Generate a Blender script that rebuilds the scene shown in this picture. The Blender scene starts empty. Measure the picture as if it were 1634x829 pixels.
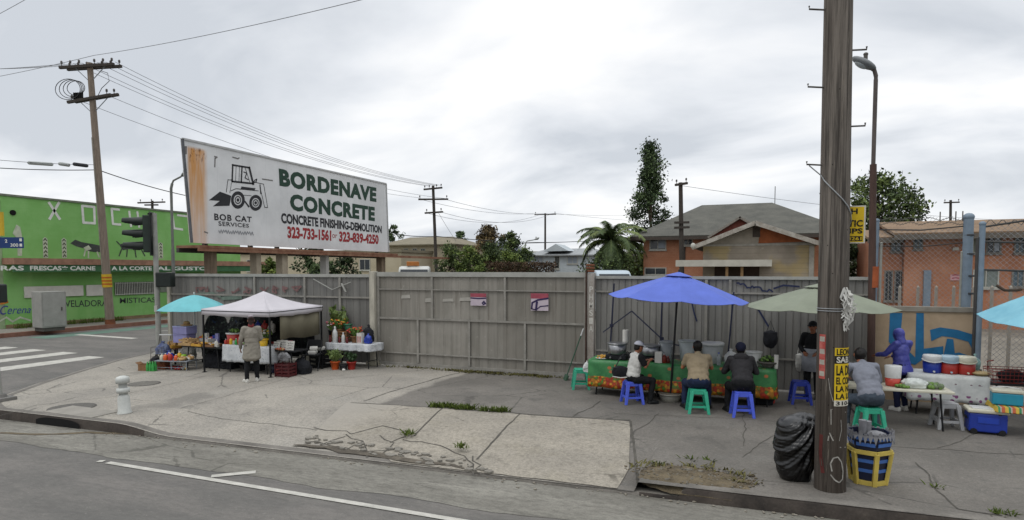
import bpy, bmesh, math, random
from mathutils import Vector, Matrix, Quaternion, noise
R = math.radians
random.seed(11)
scene = bpy.context.scene
COL = scene.collection

# ------------------------------------------------------------------ camera
CAMH, YAW, PITCH = 2.8, R(21.7), R(3.0)
cam_d = bpy.data.cameras.new("camera")
cam_d.sensor_width = 36.0
cam_d.lens = 36.0 * 1000 / 1634
cam_d.shift_y = 0.0415
cam_d.clip_start = 0.1
cam_d.clip_end = 3000
cam = bpy.data.objects.new("camera", cam_d)
COL.objects.link(cam)
cam.location = (0, 0, CAMH)
cam.rotation_euler = (R(90) - PITCH, 0, YAW)
scene.camera = cam

# ------------------------------------------------------------------ overcast sky
SUN_EL, SUN_AZ = R(58), R(200)
world = bpy.data.worlds.new("World")
scene.world = world
world.use_nodes = True
nt = world.node_tree
nt.nodes.clear()
def wn(t, **k):
    n = nt.nodes.new(t)
    for a, b in k.items(): setattr(n, a, b)
    return n
def wl(a, b): nt.links.new(a, b)
w_out = wn("ShaderNodeOutputWorld")
w_sky = wn("ShaderNodeTexSky", sky_type='NISHITA', sun_disc=False, sun_elevation=SUN_EL, sun_rotation=SUN_AZ)
w_b1 = wn("ShaderNodeBackground"); w_b1.inputs[1].default_value = 0.10
wl(w_sky.outputs[0], w_b1.inputs[0])
w_tc = wn("ShaderNodeTexCoord")
w_sep = wn("ShaderNodeSeparateXYZ"); wl(w_tc.outputs['Generated'], w_sep.inputs[0])
w_z = wn("ShaderNodeMath", operation='MAXIMUM'); wl(w_sep.outputs[2], w_z.inputs[0]); w_z.inputs[1].default_value = 0.0
w_z2 = wn("ShaderNodeMath", operation='ADD'); wl(w_z.outputs[0], w_z2.inputs[0]); w_z2.inputs[1].default_value = 0.30
w_dx = wn("ShaderNodeMath", operation='DIVIDE'); wl(w_sep.outputs[0], w_dx.inputs[0]); wl(w_z2.outputs[0], w_dx.inputs[1])
w_dy = wn("ShaderNodeMath", operation='DIVIDE'); wl(w_sep.outputs[1], w_dy.inputs[0]); wl(w_z2.outputs[0], w_dy.inputs[1])
w_cb = wn("ShaderNodeCombineXYZ"); wl(w_dx.outputs[0], w_cb.inputs[0]); wl(w_dy.outputs[0], w_cb.inputs[1])
w_n1 = wn("ShaderNodeTexNoise"); w_n1.inputs['Scale'].default_value = 1.5; w_n1.inputs['Detail'].default_value = 7; w_n1.inputs['Roughness'].default_value = 0.5
w_n1.inputs['Distortion'].default_value = 0.4
w_mp = wn("ShaderNodeMapping"); w_mp.inputs['Location'].default_value = (3.1, 1.7, 0.0); w_mp.inputs['Rotation'].default_value = (0, 0, R(20)); w_mp.inputs['Scale'].default_value = (0.8, 1.1, 1)
wl(w_cb.outputs[0], w_mp.inputs[0]); wl(w_mp.outputs[0], w_n1.inputs['Vector'])
w_rp = wn("ShaderNodeValToRGB")
cr = w_rp.color_ramp
cr.elements[0].position = 0.38; cr.elements[0].color = (0.60, 0.635, 0.685, 1)
cr.elements[1].position = 0.63; cr.elements[1].color = (1.0, 1.0, 1.0, 1)
e = cr.elements.new(0.5); e.color = (0.80, 0.825, 0.862, 1)
wl(w_n1.outputs[0], w_rp.inputs[0])
# an overcast sky is brighter overhead than near the horizon
w_zr = wn("ShaderNodeMapRange", interpolation_type='SMOOTHSTEP'); wl(w_sep.outputs[2], w_zr.inputs[0])
w_zr.inputs[1].default_value = 0.34; w_zr.inputs[2].default_value = 0.95; w_zr.inputs[3].default_value = 1.04; w_zr.inputs[4].default_value = 2.1
w_b2 = wn("ShaderNodeBackground"); wl(w_zr.outputs[0], w_b2.inputs[1])
wl(w_rp.outputs[0], w_b2.inputs[0])
w_mx = wn("ShaderNodeMixShader"); w_mx.inputs[0].default_value = 0.95
wl(w_b1.outputs[0], w_mx.inputs[1]); wl(w_b2.outputs[0], w_mx.inputs[2])
wl(w_mx.outputs[0], w_out.inputs[0])

sun_d = bpy.data.lights.new("sun", 'SUN')
sun_d.energy = 0.7; sun_d.angle = R(22); sun_d.color = (1.0, 0.96, 0.90)
sun = bpy.data.objects.new("sun", sun_d)
COL.objects.link(sun)
sun.rotation_euler = (R(90) - SUN_EL, 0, R(-35))
sun.location = (0, 0, 30)

scene.view_settings.view_transform = 'Standard'
scene.view_settings.look = 'None'
scene.view_settings.gamma = 1
scene.view_settings.exposure = 0.06
scene.view_settings.use_curve_mapping = False
scene.cycles.max_bounces = 6
scene.cycles.transparent_max_bounces = 12

# ------------------------------------------------------------------ pixel -> place helpers (photo pixels)
_ca, _sa = math.cos(YAW), math.sin(YAW)
_P0 = 430 + 1000 * math.tan(PITCH)
def ray(px, py):
    x = (px - 817) / 1000; y = -(py - _P0) / 1000
    Y = math.cos(PITCH) + y * math.sin(PITCH); Z = -math.sin(PITCH) + y * math.cos(PITCH)
    return Vector((x * _ca - Y * _sa, x * _sa + Y * _ca, Z))
def G(px, py, z=0.0):
    d = ray(px, py); t = (z - CAMH) / d.z
    return Vector((d.x * t, d.y * t, z))
def AV(px, py, v):
    d = ray(px, py); t = v / d.y
    return Vector((d.x * t, v, CAMH + d.z * t))
def AU(px, py, u):
    d = ray(px, py); t = u / d.x
    return Vector((u, d.y * t, CAMH + d.z * t))

BENCH = bpy.data.scenes.new('bench')          # small scene in which outlines and skins are evaluated, removed at the end
def evaluated(ob):
    BENCH.collection.objects.link(ob)
    vl = BENCH.view_layers[0]; vl.update(); dg = vl.depsgraph
    me = bpy.data.meshes.new_from_object(ob.evaluated_get(dg), depsgraph=dg)
    bpy.data.objects.remove(ob); return me

class Wall:
    """a vertical plane: 'v' faces -v (the street), 'u' faces +u (the side street)"""
    def __init__(s, kind, k): s.kind, s.k = kind, k
    def sz(s, px, py):
        p = AV(px, py, s.k) if s.kind == 'v' else AU(px, py, s.k)
        return (p.x if s.kind == 'v' else p.y, p.z)
    def pt(s, a, z, off=0.0):
        return Vector((a, s.k - off, z)) if s.kind == 'v' else Vector((s.k + off, a, z))

# ------------------------------------------------------------------ materials
def lin(h):
    h = h.lstrip('#'); o = []
    for i in (0, 2, 4):
        c = int(h[i:i+2], 16) / 255
        o.append(c / 12.92 if c <= 0.04045 else ((c + 0.055) / 1.055) ** 2.4)
    return o
MATS = {}
def mat(name, hexc, rough=0.8, var=0.18, scale=4.0, bump=0.0, bscale=None, hex2=None, stretch=(1, 1, 1), metal=0.0, alpha=1.0, trans=0.0, spec=0.3, sub=0.0, fine=0.0):
    if name in MATS: return MATS[name]
    m = bpy.data.materials.new(name); m.use_nodes = True
    n = m.node_tree.nodes; l = m.node_tree.links
    b = n['Principled BSDF']
    c = lin(hexc)
    b.inputs['Roughness'].default_value = rough
    b.inputs['Metallic'].default_value = metal
    b.inputs['Specular IOR Level'].default_value = spec
    b.inputs['Alpha'].default_value = alpha
    b.inputs['Transmission Weight'].default_value = trans
    if sub: b.inputs['Subsurface Weight'].default_value = sub; b.inputs['Subsurface Radius'].default_value = (.02, .01, .005)
    tc = n.new('ShaderNodeTexCoord'); mp = n.new('ShaderNodeMapping'); mp.inputs['Scale'].default_value = stretch
    l.new(tc.outputs['Object'], mp.inputs[0])
    nz = n.new('ShaderNodeTexNoise'); nz.inputs['Scale'].default_value = scale; nz.inputs['Detail'].default_value = 8; nz.inputs['Roughness'].default_value = 0.62
    l.new(mp.outputs[0], nz.inputs['Vector'])
    rp = n.new('ShaderNodeValToRGB')
    if hex2: c2 = lin(hex2); c1 = c
    else:
        c1 = [min(1, x * (1 - var)) for x in c]; c2 = [min(1, x * (1 + var)) for x in c]
    rp.color_ramp.elements[0].position = 0.32; rp.color_ramp.elements[0].color = (*c1, 1)
    rp.color_ramp.elements[1].position = 0.68; rp.color_ramp.elements[1].color = (*c2, 1)
    l.new(nz.outputs[0], rp.inputs[0])
    last = rp.outputs[0]
    if fine:
        n2 = n.new('ShaderNodeTexNoise'); n2.inputs['Scale'].default_value = scale * 14; n2.inputs['Detail'].default_value = 4
        l.new(mp.outputs[0], n2.inputs['Vector'])
        mr = n.new('ShaderNodeMapRange'); mr.inputs['To Min'].default_value = 1 - fine; mr.inputs['To Max'].default_value = 1 + fine
        mr.inputs['From Min'].default_value = .3; mr.inputs['From Max'].default_value = .7
        l.new(n2.outputs[0], mr.inputs[0])
        mm = n.new('ShaderNodeMix'); mm.data_type = 'RGBA'; mm.blend_type = 'MULTIPLY'; mm.inputs['Factor'].default_value = 1
        l.new(last, mm.inputs['A']); l.new(mr.outputs[0], mm.inputs['B']); last = mm.outputs['Result']
    l.new(last, b.inputs['Base Color'])
    if bump:
        nb = n.new('ShaderNodeTexNoise'); nb.inputs['Scale'].default_value = bscale or scale * 6; nb.inputs['Detail'].default_value = 6
        l.new(mp.outputs[0], nb.inputs['Vector'])
        bp = n.new('ShaderNodeBump'); bp.inputs['Strength'].default_value = bump; bp.inputs['Distance'].default_value = 0.02
        l.new(nb.outputs[0], bp.inputs['Height']); l.new(bp.outputs[0], b.inputs['Normal'])
    MATS[name] = m
    return m

class N:
    """small node graph writer for the special materials"""
    def __init__(s, name, rough=0.85, spec=0.3):
        s.m = bpy.data.materials.new(name); s.m.use_nodes = True
        s.t = s.m.node_tree; s.b = s.t.nodes['Principled BSDF']
        s.b.inputs['Roughness'].default_value = rough; s.b.inputs['Specular IOR Level'].default_value = spec
        s.tc = s.t.nodes.new('ShaderNodeTexCoord'); s.co = s.tc.outputs['Object']
        s.sep = s.t.nodes.new('ShaderNodeSeparateXYZ'); s.L(s.co, s.sep.inputs[0])
        s.x, s.y, s.z = s.sep.outputs
        MATS[name] = s.m
    def L(s, a, b): s.t.links.new(a, b)
    def put(s, v, i):
        if hasattr(v, 'is_linked') or hasattr(v, 'links'): s.L(v, i)
        else: i.default_value = v
    def math(s, op, a, b=0.0, clamp=False):
        q = s.t.nodes.new('ShaderNodeMath'); q.operation = op; q.use_clamp = clamp
        s.put(a, q.inputs[0]); s.put(b, q.inputs[1]); return q.outputs[0]
    def noise(s, scale, detail=6, rough=.6, stretch=(1, 1, 1), dist=0.0, loc=(0, 0, 0)):
        mp = s.t.nodes.new('ShaderNodeMapping'); mp.inputs['Scale'].default_value = stretch; mp.inputs['Location'].default_value = loc
        s.L(s.co, mp.inputs[0])
        q = s.t.nodes.new('ShaderNodeTexNoise'); q.inputs['Scale'].default_value = scale; q.inputs['Detail'].default_value = detail
        q.inputs['Roughness'].default_value = rough; q.inputs['Distortion'].default_value = dist
        s.L(mp.outputs[0], q.inputs['Vector']); return q.outputs[0]
    def voro(s, scale, feature='F1', stretch=(1, 1, 1), rand=1.0, out='Distance', vec=None):
        mp = s.t.nodes.new('ShaderNodeMapping'); mp.inputs['Scale'].default_value = stretch
        s.L(vec or s.co, mp.inputs[0])
        q = s.t.nodes.new('ShaderNodeTexVoronoi'); q.feature = feature; q.inputs['Scale'].default_value = scale; q.inputs['Randomness'].default_value = rand
        s.L(mp.outputs[0], q.inputs['Vector']); return q.outputs[out]
    def ramp(s, f, lo, hi, a=0.0, b=1.0):
        q = s.t.nodes.new('ShaderNodeMapRange'); q.interpolation_type = 'SMOOTHSTEP'
        s.put(f, q.inputs[0]); q.inputs[1].default_value = lo; q.inputs[2].default_value = hi; q.inputs[3].default_value = a; q.inputs[4].default_value = b
        return q.outputs[0]
    def mix(s, f, a, b, mode='MIX'):
        q = s.t.nodes.new('ShaderNodeMix'); q.data_type = 'RGBA'; q.blend_type = mode
        s.put(f, q.inputs['Factor'])
        for v, i in ((a, q.inputs['A']), (b, q.inputs['B'])):
            if isinstance(v, str): i.default_value = (*lin(v), 1)
            elif isinstance(v, (int, float)): i.default_value = (v, v, v, 1)
            else: s.L(v, i)
        return q.outputs['Result']
    def done(s, col, bump=None, bs=0.3, bd=0.02):
        s.L(col, s.b.inputs['Base Color'])
        if bump is not None:
            q = s.t.nodes.new('ShaderNodeBump'); q.inputs['Strength'].default_value = bs; q.inputs['Distance'].default_value = bd
            s.L(bump, q.inputs['Height']); s.L(q.outputs[0], s.b.inputs['Normal'])
        return s.m

# ------------------------------------------------------------------ things, parts, meshes
OFF = {}
def tag(o, label=None, cat=None, group=None, kind=None):
    if label: o['label'] = label
    if cat: o['category'] = cat
    if group: o['group'] = group
    if kind: o['kind'] = kind
    return o
def thing(name, label, cat, loc=(0, 0, 0), rz=0.0, group=None):
    o = bpy.data.objects.new(name, None); COL.objects.link(o)
    o.empty_display_size = 0.2
    o.location = Vector(loc) if len(loc) == 3 else Vector((loc[0], loc[1], 0)); o.rotation_euler = (0, 0, rz)
    OFF[o.name] = Vector(o.location)
    return tag(o, label, cat, group)
def copy_thing(src, loc, rz=0.0, label=None, group=None, scale=None):
    c = src.copy(); COL.objects.link(c); c.location = loc; c.rotation_euler = (0, 0, rz)
    if scale: c.scale = scale
    if label: c['label'] = label
    if group: c['group'] = group
    for ch in src.children:
        d = ch.copy(); COL.objects.link(d); d.parent = c
        for g in ch.children:
            k = g.copy(); COL.objects.link(k); k.parent = d
    return c

class MB:
    def __init__(s): s.v = []; s.f = []; s.m = []; s.sm = []
    def add(s, vs, fs, m=0, smooth=False):
        b = len(s.v); s.v.extend([tuple(v) for v in vs])
        for f in fs: s.f.append(tuple(i + b for i in f)); s.m.append(m); s.sm.append(smooth)
        return s
    def box(s, c, d, rz=0.0, m=0, rot=None):
        x, y, z = d[0] / 2, d[1] / 2, d[2] / 2
        M = rot if rot is not None else Matrix.Rotation(rz, 3, 'Z')
        vs = [Vector(c) + M @ Vector(p) for p in ((-x, -y, -z), (x, -y, -z), (x, y, -z), (-x, y, -z), (-x, -y, z), (x, -y, z), (x, y, z), (-x, y, z))]
        return s.add(vs, [(0, 3, 2, 1), (4, 5, 6, 7), (0, 1, 5, 4), (1, 2, 6, 5), (2, 3, 7, 6), (3, 0, 4, 7)], m)
    def box2(s, a, b, m=0):
        a, b = Vector(a), Vector(b)
        return s.box((a + b) / 2, [abs(q) for q in (b - a)], m=m)
    def bar(s, p0, p1, w, h=None, m=0):
        p0, p1 = Vector(p0), Vector(p1); d = p1 - p0
        q = d.to_track_quat('Z', 'Y').to_matrix()
        return s.box((p0 + p1) / 2, (w, h or w, d.length), rot=q, m=m)
    def cyl(s, p0, p1, r0, r1=None, n=10, m=0, cap=True, smooth=True):
        p0, p1 = Vector(p0), Vector(p1); r1 = r0 if r1 is None else r1
        q = (p1 - p0).to_track_quat('Z', 'Y').to_matrix(); vs = []
        for p, r in ((p0, r0), (p1, r1)):
            for i in range(n):
                t = 2 * math.pi * i / n; vs.append(p + q @ Vector((r * math.cos(t), r * math.sin(t), 0)))
        s.add(vs, [(i, (i + 1) % n, n + (i + 1) % n, n + i) for i in range(n)], m, smooth)
        if cap: s.add(vs[:n], [tuple(range(n - 1, -1, -1))], m); s.add(vs[n:], [tuple(range(n))], m)
        return s
    def tube(s, pts, r, n=6, m=0, smooth=True, taper=None):
        pts = [Vector(p) for p in pts]; vs = []; k = len(pts)
        for i, p in enumerate(pts):
            t = (pts[min(i + 1, k - 1)] - pts[max(i - 1, 0)]); q = t.to_track_quat('Z', 'Y').to_matrix()
            rr = r if taper is None else r + (taper - r) * i / (k - 1)
            for j in range(n):
                a = 2 * math.pi * j / n; vs.append(p + q @ Vector((rr * math.cos(a), rr * math.sin(a), 0)))
        fs = []
        for i in range(k - 1):
            for j in range(n):
                fs.append((i * n + j, i * n + (j + 1) % n, (i + 1) * n + (j + 1) % n, (i + 1) * n + j))
        s.add(vs, fs, m, smooth)
        s.add(vs[:n], [tuple(range(n - 1, -1, -1))], m); s.add(vs[-n:], [tuple(range(n))], m)
        return s
    def lathe(s, prof, c=(0, 0, 0), n=20, m=0, smooth=True, ph=0.0, sq=(1, 1)):
        vs = []; k = len(prof)
        for r, z in prof:
            for j in range(n):
                a = 2 * math.pi * j / n + ph; vs.append((c[0] + r * math.cos(a) * sq[0], c[1] + r * math.sin(a) * sq[1], c[2] + z))
        fs = [(i * n + j, i * n + (j + 1) % n, (i + 1) * n + (j + 1) % n, (i + 1) * n + j) for i in range(k - 1) for j in range(n)]
        s.add(vs, fs, m, smooth)
        if prof[0][0] > 1e-4: s.add(vs[:n], [tuple(range(n - 1, -1, -1))], m)
        if prof[-1][0] > 1e-4: s.add(vs[-n:], [tuple(range(n))], m)
        return s
    def ell(s, c, rad, n=12, k=8, m=0, M=None, jit=0.0):
        vs = []
        for i in range(k + 1):
            ph = math.pi * i / k
            for j in range(n):
                a = 2 * math.pi * j / n
                p = Vector((rad[0] * math.sin(ph) * math.cos(a), rad[1] * math.sin(ph) * math.sin(a), -rad[2] * math.cos(ph)))
                if jit: p *= 1 + jit * noise.noise(Vector(c) * 7 + p * 9)
                vs.append(Vector(c) + (M @ p if M else p))
        fs = [(i * n + j, i * n + (j + 1) % n, (i + 1) * n + (j + 1) % n, (i + 1) * n + j) for i in range(k) for j in range(n)]
        return s.add(vs, fs, m, True)
    def caps(s, p0, r0, p1, r1, n=12):
        s.cyl(p0, p1, r0, r1, n); s.ell(p0, (r0,) * 3, n, 8); s.ell(p1, (r1,) * 3, n, 8); return s
    def prism(s, poly, z0, z1, m=0):
        k = len(poly); vs = [(p[0], p[1], z0) for p in poly] + [(p[0], p[1], z1) for p in poly]
        s.add(vs, [tuple(range(k - 1, -1, -1)), tuple(range(k, 2 * k))] + [(i, (i + 1) % k, k + (i + 1) % k, k + i) for i in range(k)], m)
        return s
    def plate(s, W, poly, off=0.004, th=0.004, m=0):
        """flat polygon given in wall coordinates, lying on the wall"""
        k = len(poly)
        area = sum(poly[i][0] * poly[(i + 1) % k][1] - poly[(i + 1) % k][0] * poly[i][1] for i in range(k))
        if area < 0: poly = poly[::-1]
        vs = [W.pt(a, z, off) for a, z in poly] + [W.pt(a, z, off - th) for a, z in poly]
        s.add(vs, [tuple(range(k)), tuple(range(2 * k - 1, k - 1, -1))] + [(i + k, (i + 1) % k + k, (i + 1) % k, i) for i in range(k)], m)
        return s
    def stroke(s, W, pts, w, off=0.004, m=0):
        """paint stroke (polyline) on a wall"""
        for i in range(len(pts) - 1):
            a, b = Vector(pts[i]), Vector(pts[i + 1]); d = (b - a)
            if d.length < 1e-6: continue
            d.normalize(); nn = Vector((-d.y, d.x)) * w / 2; e = d * w * .3
            q = [a - nn - e, b - nn + e, b + nn + e, a + nn - e]
            s.add([W.pt(p.x, p.y, off + .0004 * (i % 5)) for p in q], [(0, 1, 2, 3)], m)
        return s
    def build(s, name, mats, parent=None, w=False, bevel=0.0, keep=False, label=None):
        off = Vector((0, 0, 0))
        if w and parent is not None:
            p = parent
            while p.parent: p = p.parent
            off = OFF.get(p.name, Vector())
        elif parent is None and not keep and s.v:
            xs = [v[0] for v in s.v]; ys = [v[1] for v in s.v]; zs = [v[2] for v in s.v]
            off = Vector(((min(xs) + max(xs)) / 2, (min(ys) + max(ys)) / 2, min(zs)))
        me = bpy.data.meshes.new(name)
        me.from_pydata([tuple(Vector(v) - off) for v in s.v], [], s.f)
        mats = mats if isinstance(mats, (list, tuple)) else [mats]
        for q in mats: me.materials.append(q)
        me.polygons.foreach_set('material_index', s.m)
        me.polygons.foreach_set('use_smooth', s.sm)
        me.update()
        o = bpy.data.objects.new(name, me); COL.objects.link(o)
        if parent is not None: o.parent = parent
        elif not keep: o.location = off
        OFF[o.name] = off
        if bevel:
            b = o.modifiers.new('bevel', 'BEVEL'); b.width = bevel; b.segments = 2; b.limit_method = 'ANGLE'; b.angle_limit = R(40)
        if label: o['label'] = label
        return o
def structure(mb, name, mats): return tag(mb.build(name, mats, keep=True), kind='structure')
def solo(mb, name, mats, label, cat, group=None, bevel=0.0): return tag(mb.build(name, mats, bevel=bevel), label, cat, group)

# text: outline of the characters mapped through fmap(x in 0..1, y in 0..1) -> point
def text_into(mb, string, fmap, bold=0.02, m=0, shear=0.0, spacing=1.0):
    cu = bpy.data.curves.new('lettering', 'FONT'); cu.body = string; cu.size = 1; cu.offset = bold; cu.resolution_u = 3
    cu.shear = shear; cu.space_character = spacing
    me = evaluated(bpy.data.objects.new('lettering', cu))
    vs = [v.co.copy() for v in me.vertices]; fs = [tuple(p.vertices) for p in me.polygons]
    bpy.data.curves.remove(cu); bpy.data.meshes.remove(me)
    if not vs: return
    x0 = min(v.x for v in vs); x1 = max(v.x for v in vs); y0 = min(v.y for v in vs); y1 = max(v.y for v in vs)
    mb.add([fmap((v.x - x0) / (x1 - x0), (v.y - y0) / (y1 - y0)) for v in vs], fs, m)
def quad_map(W, TL, TR, BR, BL, off=0.005):
    c = [Vector(W.sz(*p)) for p in (TL, TR, BR, BL)]
    def f(x, y):
        t = c[0].lerp(c[1], x); b = c[3].lerp(c[2], x); p = b.lerp(t, y)
        return W.pt(p.x, p.y, off)
    return f
def rect_map(W, a0, z0, a1, z1, off=0.005):
    return lambda x, y: W.pt(a0 + (a1 - a0) * x, z0 + (z1 - z0) * y, off)
def flat_map(O, ex, ey):
    O, ex, ey = Vector(O), Vector(ex), Vector(ey)
    return lambda x, y: O + ex * x + ey * y

def displace(me, f):
    nn = [v.normal.copy() for v in me.vertices]; co = []
    for v, n_ in zip(me.vertices, nn): p = v.co + n_ * f(v.co); co += [p.x, p.y, p.z]
    me.vertices.foreach_set('co', co); me.update()
def voxel(mb, size=0.012, it=4, disp=0.0, dscale=20.0):
    """melt overlapping closed shapes into one continuous skin"""
    me = bpy.data.meshes.new('tmp'); me.from_pydata([tuple(v) for v in mb.v], [], mb.f)
    bm = bmesh.new(); bm.from_mesh(me); bmesh.ops.recalc_face_normals(bm, faces=bm.faces); bm.to_mesh(me); bm.free()
    ob = bpy.data.objects.new('tmp', me)
    r = ob.modifiers.new('r', 'REMESH'); r.mode = 'VOXEL'; r.voxel_size = size; r.use_smooth_shade = True
    if it:
        q = ob.modifiers.new('s', 'SMOOTH'); q.factor = 0.5; q.iterations = it
    out = evaluated(ob); bpy.data.meshes.remove(me)
    if disp:
        def push(p): return disp * (noise.noise(Vector((p.x * dscale, p.y * dscale, p.z * dscale * .6))) + .5 * noise.noise(p * dscale * 2.3))
        displace(out, push)
    out.polygons.foreach_set('use_smooth', [True] * len(out.polygons))
    return out
def mesh_part(me, name, m, parent, label=None):
    me.name = name; me.materials.clear(); me.materials.append(m)
    o = bpy.data.objects.new(name, me); COL.objects.link(o)
    if parent is not None: o.parent = parent
    if label: o['label'] = label
    return o
# ================================================================== GROUND
def vk(u):
    P = [(-19.9, 30), (-19.6, 17), (-19.3, 15.3), (-18.6, 13.5), (-17.6, 11.7), (-16.6, 10.0), (-15.7, 8.75), (-14.9, 8.0), (-14.2, 7.72)]
    if u >= -14.2: return 7.72 + 0.036 * (u + 14.2)
    for (a, b), (c, d) in zip(P, P[1:]):
        if a <= u <= c: return b + (d - b) * (u - a) / (c - a)
    return 30
def sst(a, b, x):
    t = max(0, min(1, (x - a) / (b - a))); return t * t * (3 - 2 * t)
def dropf(u):
    if u < -3: return sst(-10.9, -9.6, u)
    return 1 - sst(-1.52, -1.46, u) if u < -1.2 else 0
def swz(u, v):
    d = v - vk(u)
    z = -0.135 * dropf(u) * (1 - sst(0.0, 2.6, d))
    z += -0.06 * sst(-17.5, -19.0, u) * (1 - sst(0.0, 1.2, u + 19.9)) if u < -17.4 else 0
    return z

g = N('asphalt', .9)
n1 = g.noise(.5, 6, .6, (1, 2.2, 1)); n2 = g.noise(55, 4, .7); n3 = g.noise(1.3, 5, .6, (.22, 3.0, 1)); n4 = g.noise(6, 5)
c = g.mix(g.ramp(n1, .35, .68), '#62605c', '#736f6a')
c = g.mix(g.ramp(n3, .5, .72, 0, .5), c, '#575553')
c = g.mix(g.ramp(n4, .56, .75, 0, .35), c, '#7d7a74')
c = g.mix(g.ramp(n2, .3, .72), c, g.mix(.3, c, '#464442'), 'MIX')
c = g.mix(g.ramp(g.noise(14, 4, .7, (.5, 1.2, 1), loc=(3, 3, 3)), .40, .66, 0, .3), c, '#474543'); c = g.mix(g.ramp(g.noise(.9, 5, .65, (.35, 2, 1), .5, (8, 1, 0)), .58, .70, 0, .4), c, '#4d4b49')
c = g.mix(g.ramp(g.noise(24, 3, .6, loc=(1, 1, 7)), .62, .72, 0, .3), c, '#8a8780')
g.done(c, n2, .35, .01)
m_asphalt = g.m

g = N('gutter_concrete', .9)
n1 = g.noise(.8, 7, .65, (.6, 1.6, 1)); n2 = g.noise(40, 4, .7); n3 = g.noise(3.2, 6, .62, (.5, 2, 1), .6)
c = g.mix(g.ramp(n1, .34, .66), '#716e66', '#858279')
c = g.mix(g.ramp(n3, .54, .70, 0, .55), c, '#5a5750')
c = g.mix(g.ramp(g.noise(1.1, 4, .5, (.3, 4, 1), .3, (4, 2, 0)), .56, .74, 0, .5), c, '#918e84')
cw = g.voro(.8, 'DISTANCE_TO_EDGE', (.6, 1.5, 1)); ck = g.math('MULTIPLY', g.ramp(g.math('ADD', cw, g.math('MULTIPLY', g.noise(6, 4, .6), .06)), .032, .045, .55, 0), g.ramp(g.noise(.7, 3, .5, loc=(2, 5, 1)), .48, .56))
c = g.mix(ck, c, '#37352f')
c = g.mix(g.ramp(g.noise(5, 6, .7, (.5, 1.6, 1), loc=(0, 4, 2)), .56, .7, 0, .5), c, '#4b4944')
c = g.mix(g.ramp(g.noise(12, 4, .7, (.6, 1.4, 1), loc=(3, 3, 3)), .40, .66, 0, .4), c, '#4a4843')
c = g.mix(g.ramp(n2, .35, .75, 0, .4), c, '#454440')
g.done(c, n2, .3, .01); m_gutter = g.m

g = N('pavement_concrete', .9)
edge = g.math('ADD', g.x, g.math('MULTIPLY', g.noise(.9, 4, .6), .5))
edge = g.math('SUBTRACT', edge, g.ramp(g.y, 10.5, 10.9, 5.2, 0))
dark = g.ramp(edge, -7.25, -7.05)
n1 = g.noise(.55, 7, .62); n2 = g.noise(45, 4, .7); n3 = g.noise(2.3, 7, .66, dist=.5); n4 = g.noise(.9, 3, .5, loc=(7, 3, 1))
lt = g.mix(g.ramp(n1, .36, .64), '#928d84', '#a29c91')
lt = g.mix(g.ramp(n3, .55, .72, 0, .45), lt, '#75716a')
lt = g.mix(g.ramp(n4, .56, .7, 0, .4), lt, '#a29e95')
dk = g.mix(g.ramp(n1, .34, .66), '#66625c', '#79746d')
dk = g.mix(g.ramp(n3, .54, .7, 0, .55), dk, '#4d4b48')
dk = g.mix(g.ramp(n4, .58, .72, 0, .5), dk, '#77746e')
c = g.mix(dark, lt, dk)
spots = g.ramp(g.voro(2.1), .035, .06, 1, 0)
c = g.mix(g.math('MULTIPLY', spots, .5), c, '#3c3b39')
wet = g.ramp(g.noise(.45, 5, .6, loc=(2, 9, 0)), .58, .66, 0, .4)
c = g.mix(wet, c, '#5b5955')
cw = g.voro(.55, 'DISTANCE_TO_EDGE'); ck = g.math('MULTIPLY', g.ramp(g.math('ADD', cw, g.math('MULTIPLY', g.noise(7, 4, .6), .05)), .028, .036, .6, 0), g.ramp(g.noise(.35, 3, .5, loc=(5, 5, 1)), .50, .56))
c = g.mix(ck, c, '#3a3834')
c = g.mix(g.ramp(g.noise(7, 6, .7, loc=(0, 4, 2)), .56, .72, 0, .35), c, '#55524c')
c = g.mix(g.ramp(g.noise(17, 4, .7, loc=(3, 3, 3)), .40, .66, 0, .32), c, '#4b4944'); c = g.mix(g.ramp(g.noise(11, 5, .7, loc=(9, 1, 3)), .58, .72, 0, .3), c, '#aaa79e')
c = g.mix(g.ramp(g.noise(.8, 6, .7, (1, 1, 1), .8, (6, 6, 6)), .60, .70, 0, .4), c, '#4c4a46')
gum = g.ramp(g.voro(5.5), .03, .05, .45, 0)
c = g.mix(g.math('MULTIPLY', gum, g.ramp(g.noise(.6, 3, .5, loc=(1, 8, 1)), .48, .56)), c, '#33322f')
c = g.mix(g.ramp(n2, .34, .75, 0, .45), c, '#3d3b38')
g.done(c, n2, .25, .008); m_pave = g.m

g = N('apron_concrete', .9)
n1 = g.noise(.9, 7, .62); n2 = g.noise(38, 4, .7); n3 = g.noise(2.6, 7, .66, dist=.4)
c = g.mix(g.ramp(n1, .34, .66), '#918b80', '#a0998c')
c = g.mix(g.ramp(n3, .55, .72, 0, .5), c, '#6a665c')
c = g.mix(g.ramp(g.noise(1.4, 4, .5, loc=(3, 1, 5)), .55, .7, 0, .4), c, '#938c7c')
c = g.mix(g.ramp(g.voro(3.3), .03, .055, .55, 0), c, '#4a463d')
cw = g.voro(.9, 'DISTANCE_TO_EDGE'); ck = g.math('MULTIPLY', g.ramp(g.math('ADD', cw, g.math('MULTIPLY', g.noise(6, 4, .6), .06)), .032, .042, .6, 0), g.ramp(g.noise(.6, 3, .5, loc=(2, 5, 1)), .52, .58))
c = g.mix(ck, c, '#3a372f')
c = g.mix(g.ramp(g.noise(8, 6, .7, loc=(0, 4, 2)), .54, .72, 0, .4), c, '#5b564b')
c = g.mix(g.ramp(g.noise(15, 4, .7, loc=(3, 3, 3)), .40, .66, 0, .35), c, '#524d43')
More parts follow.
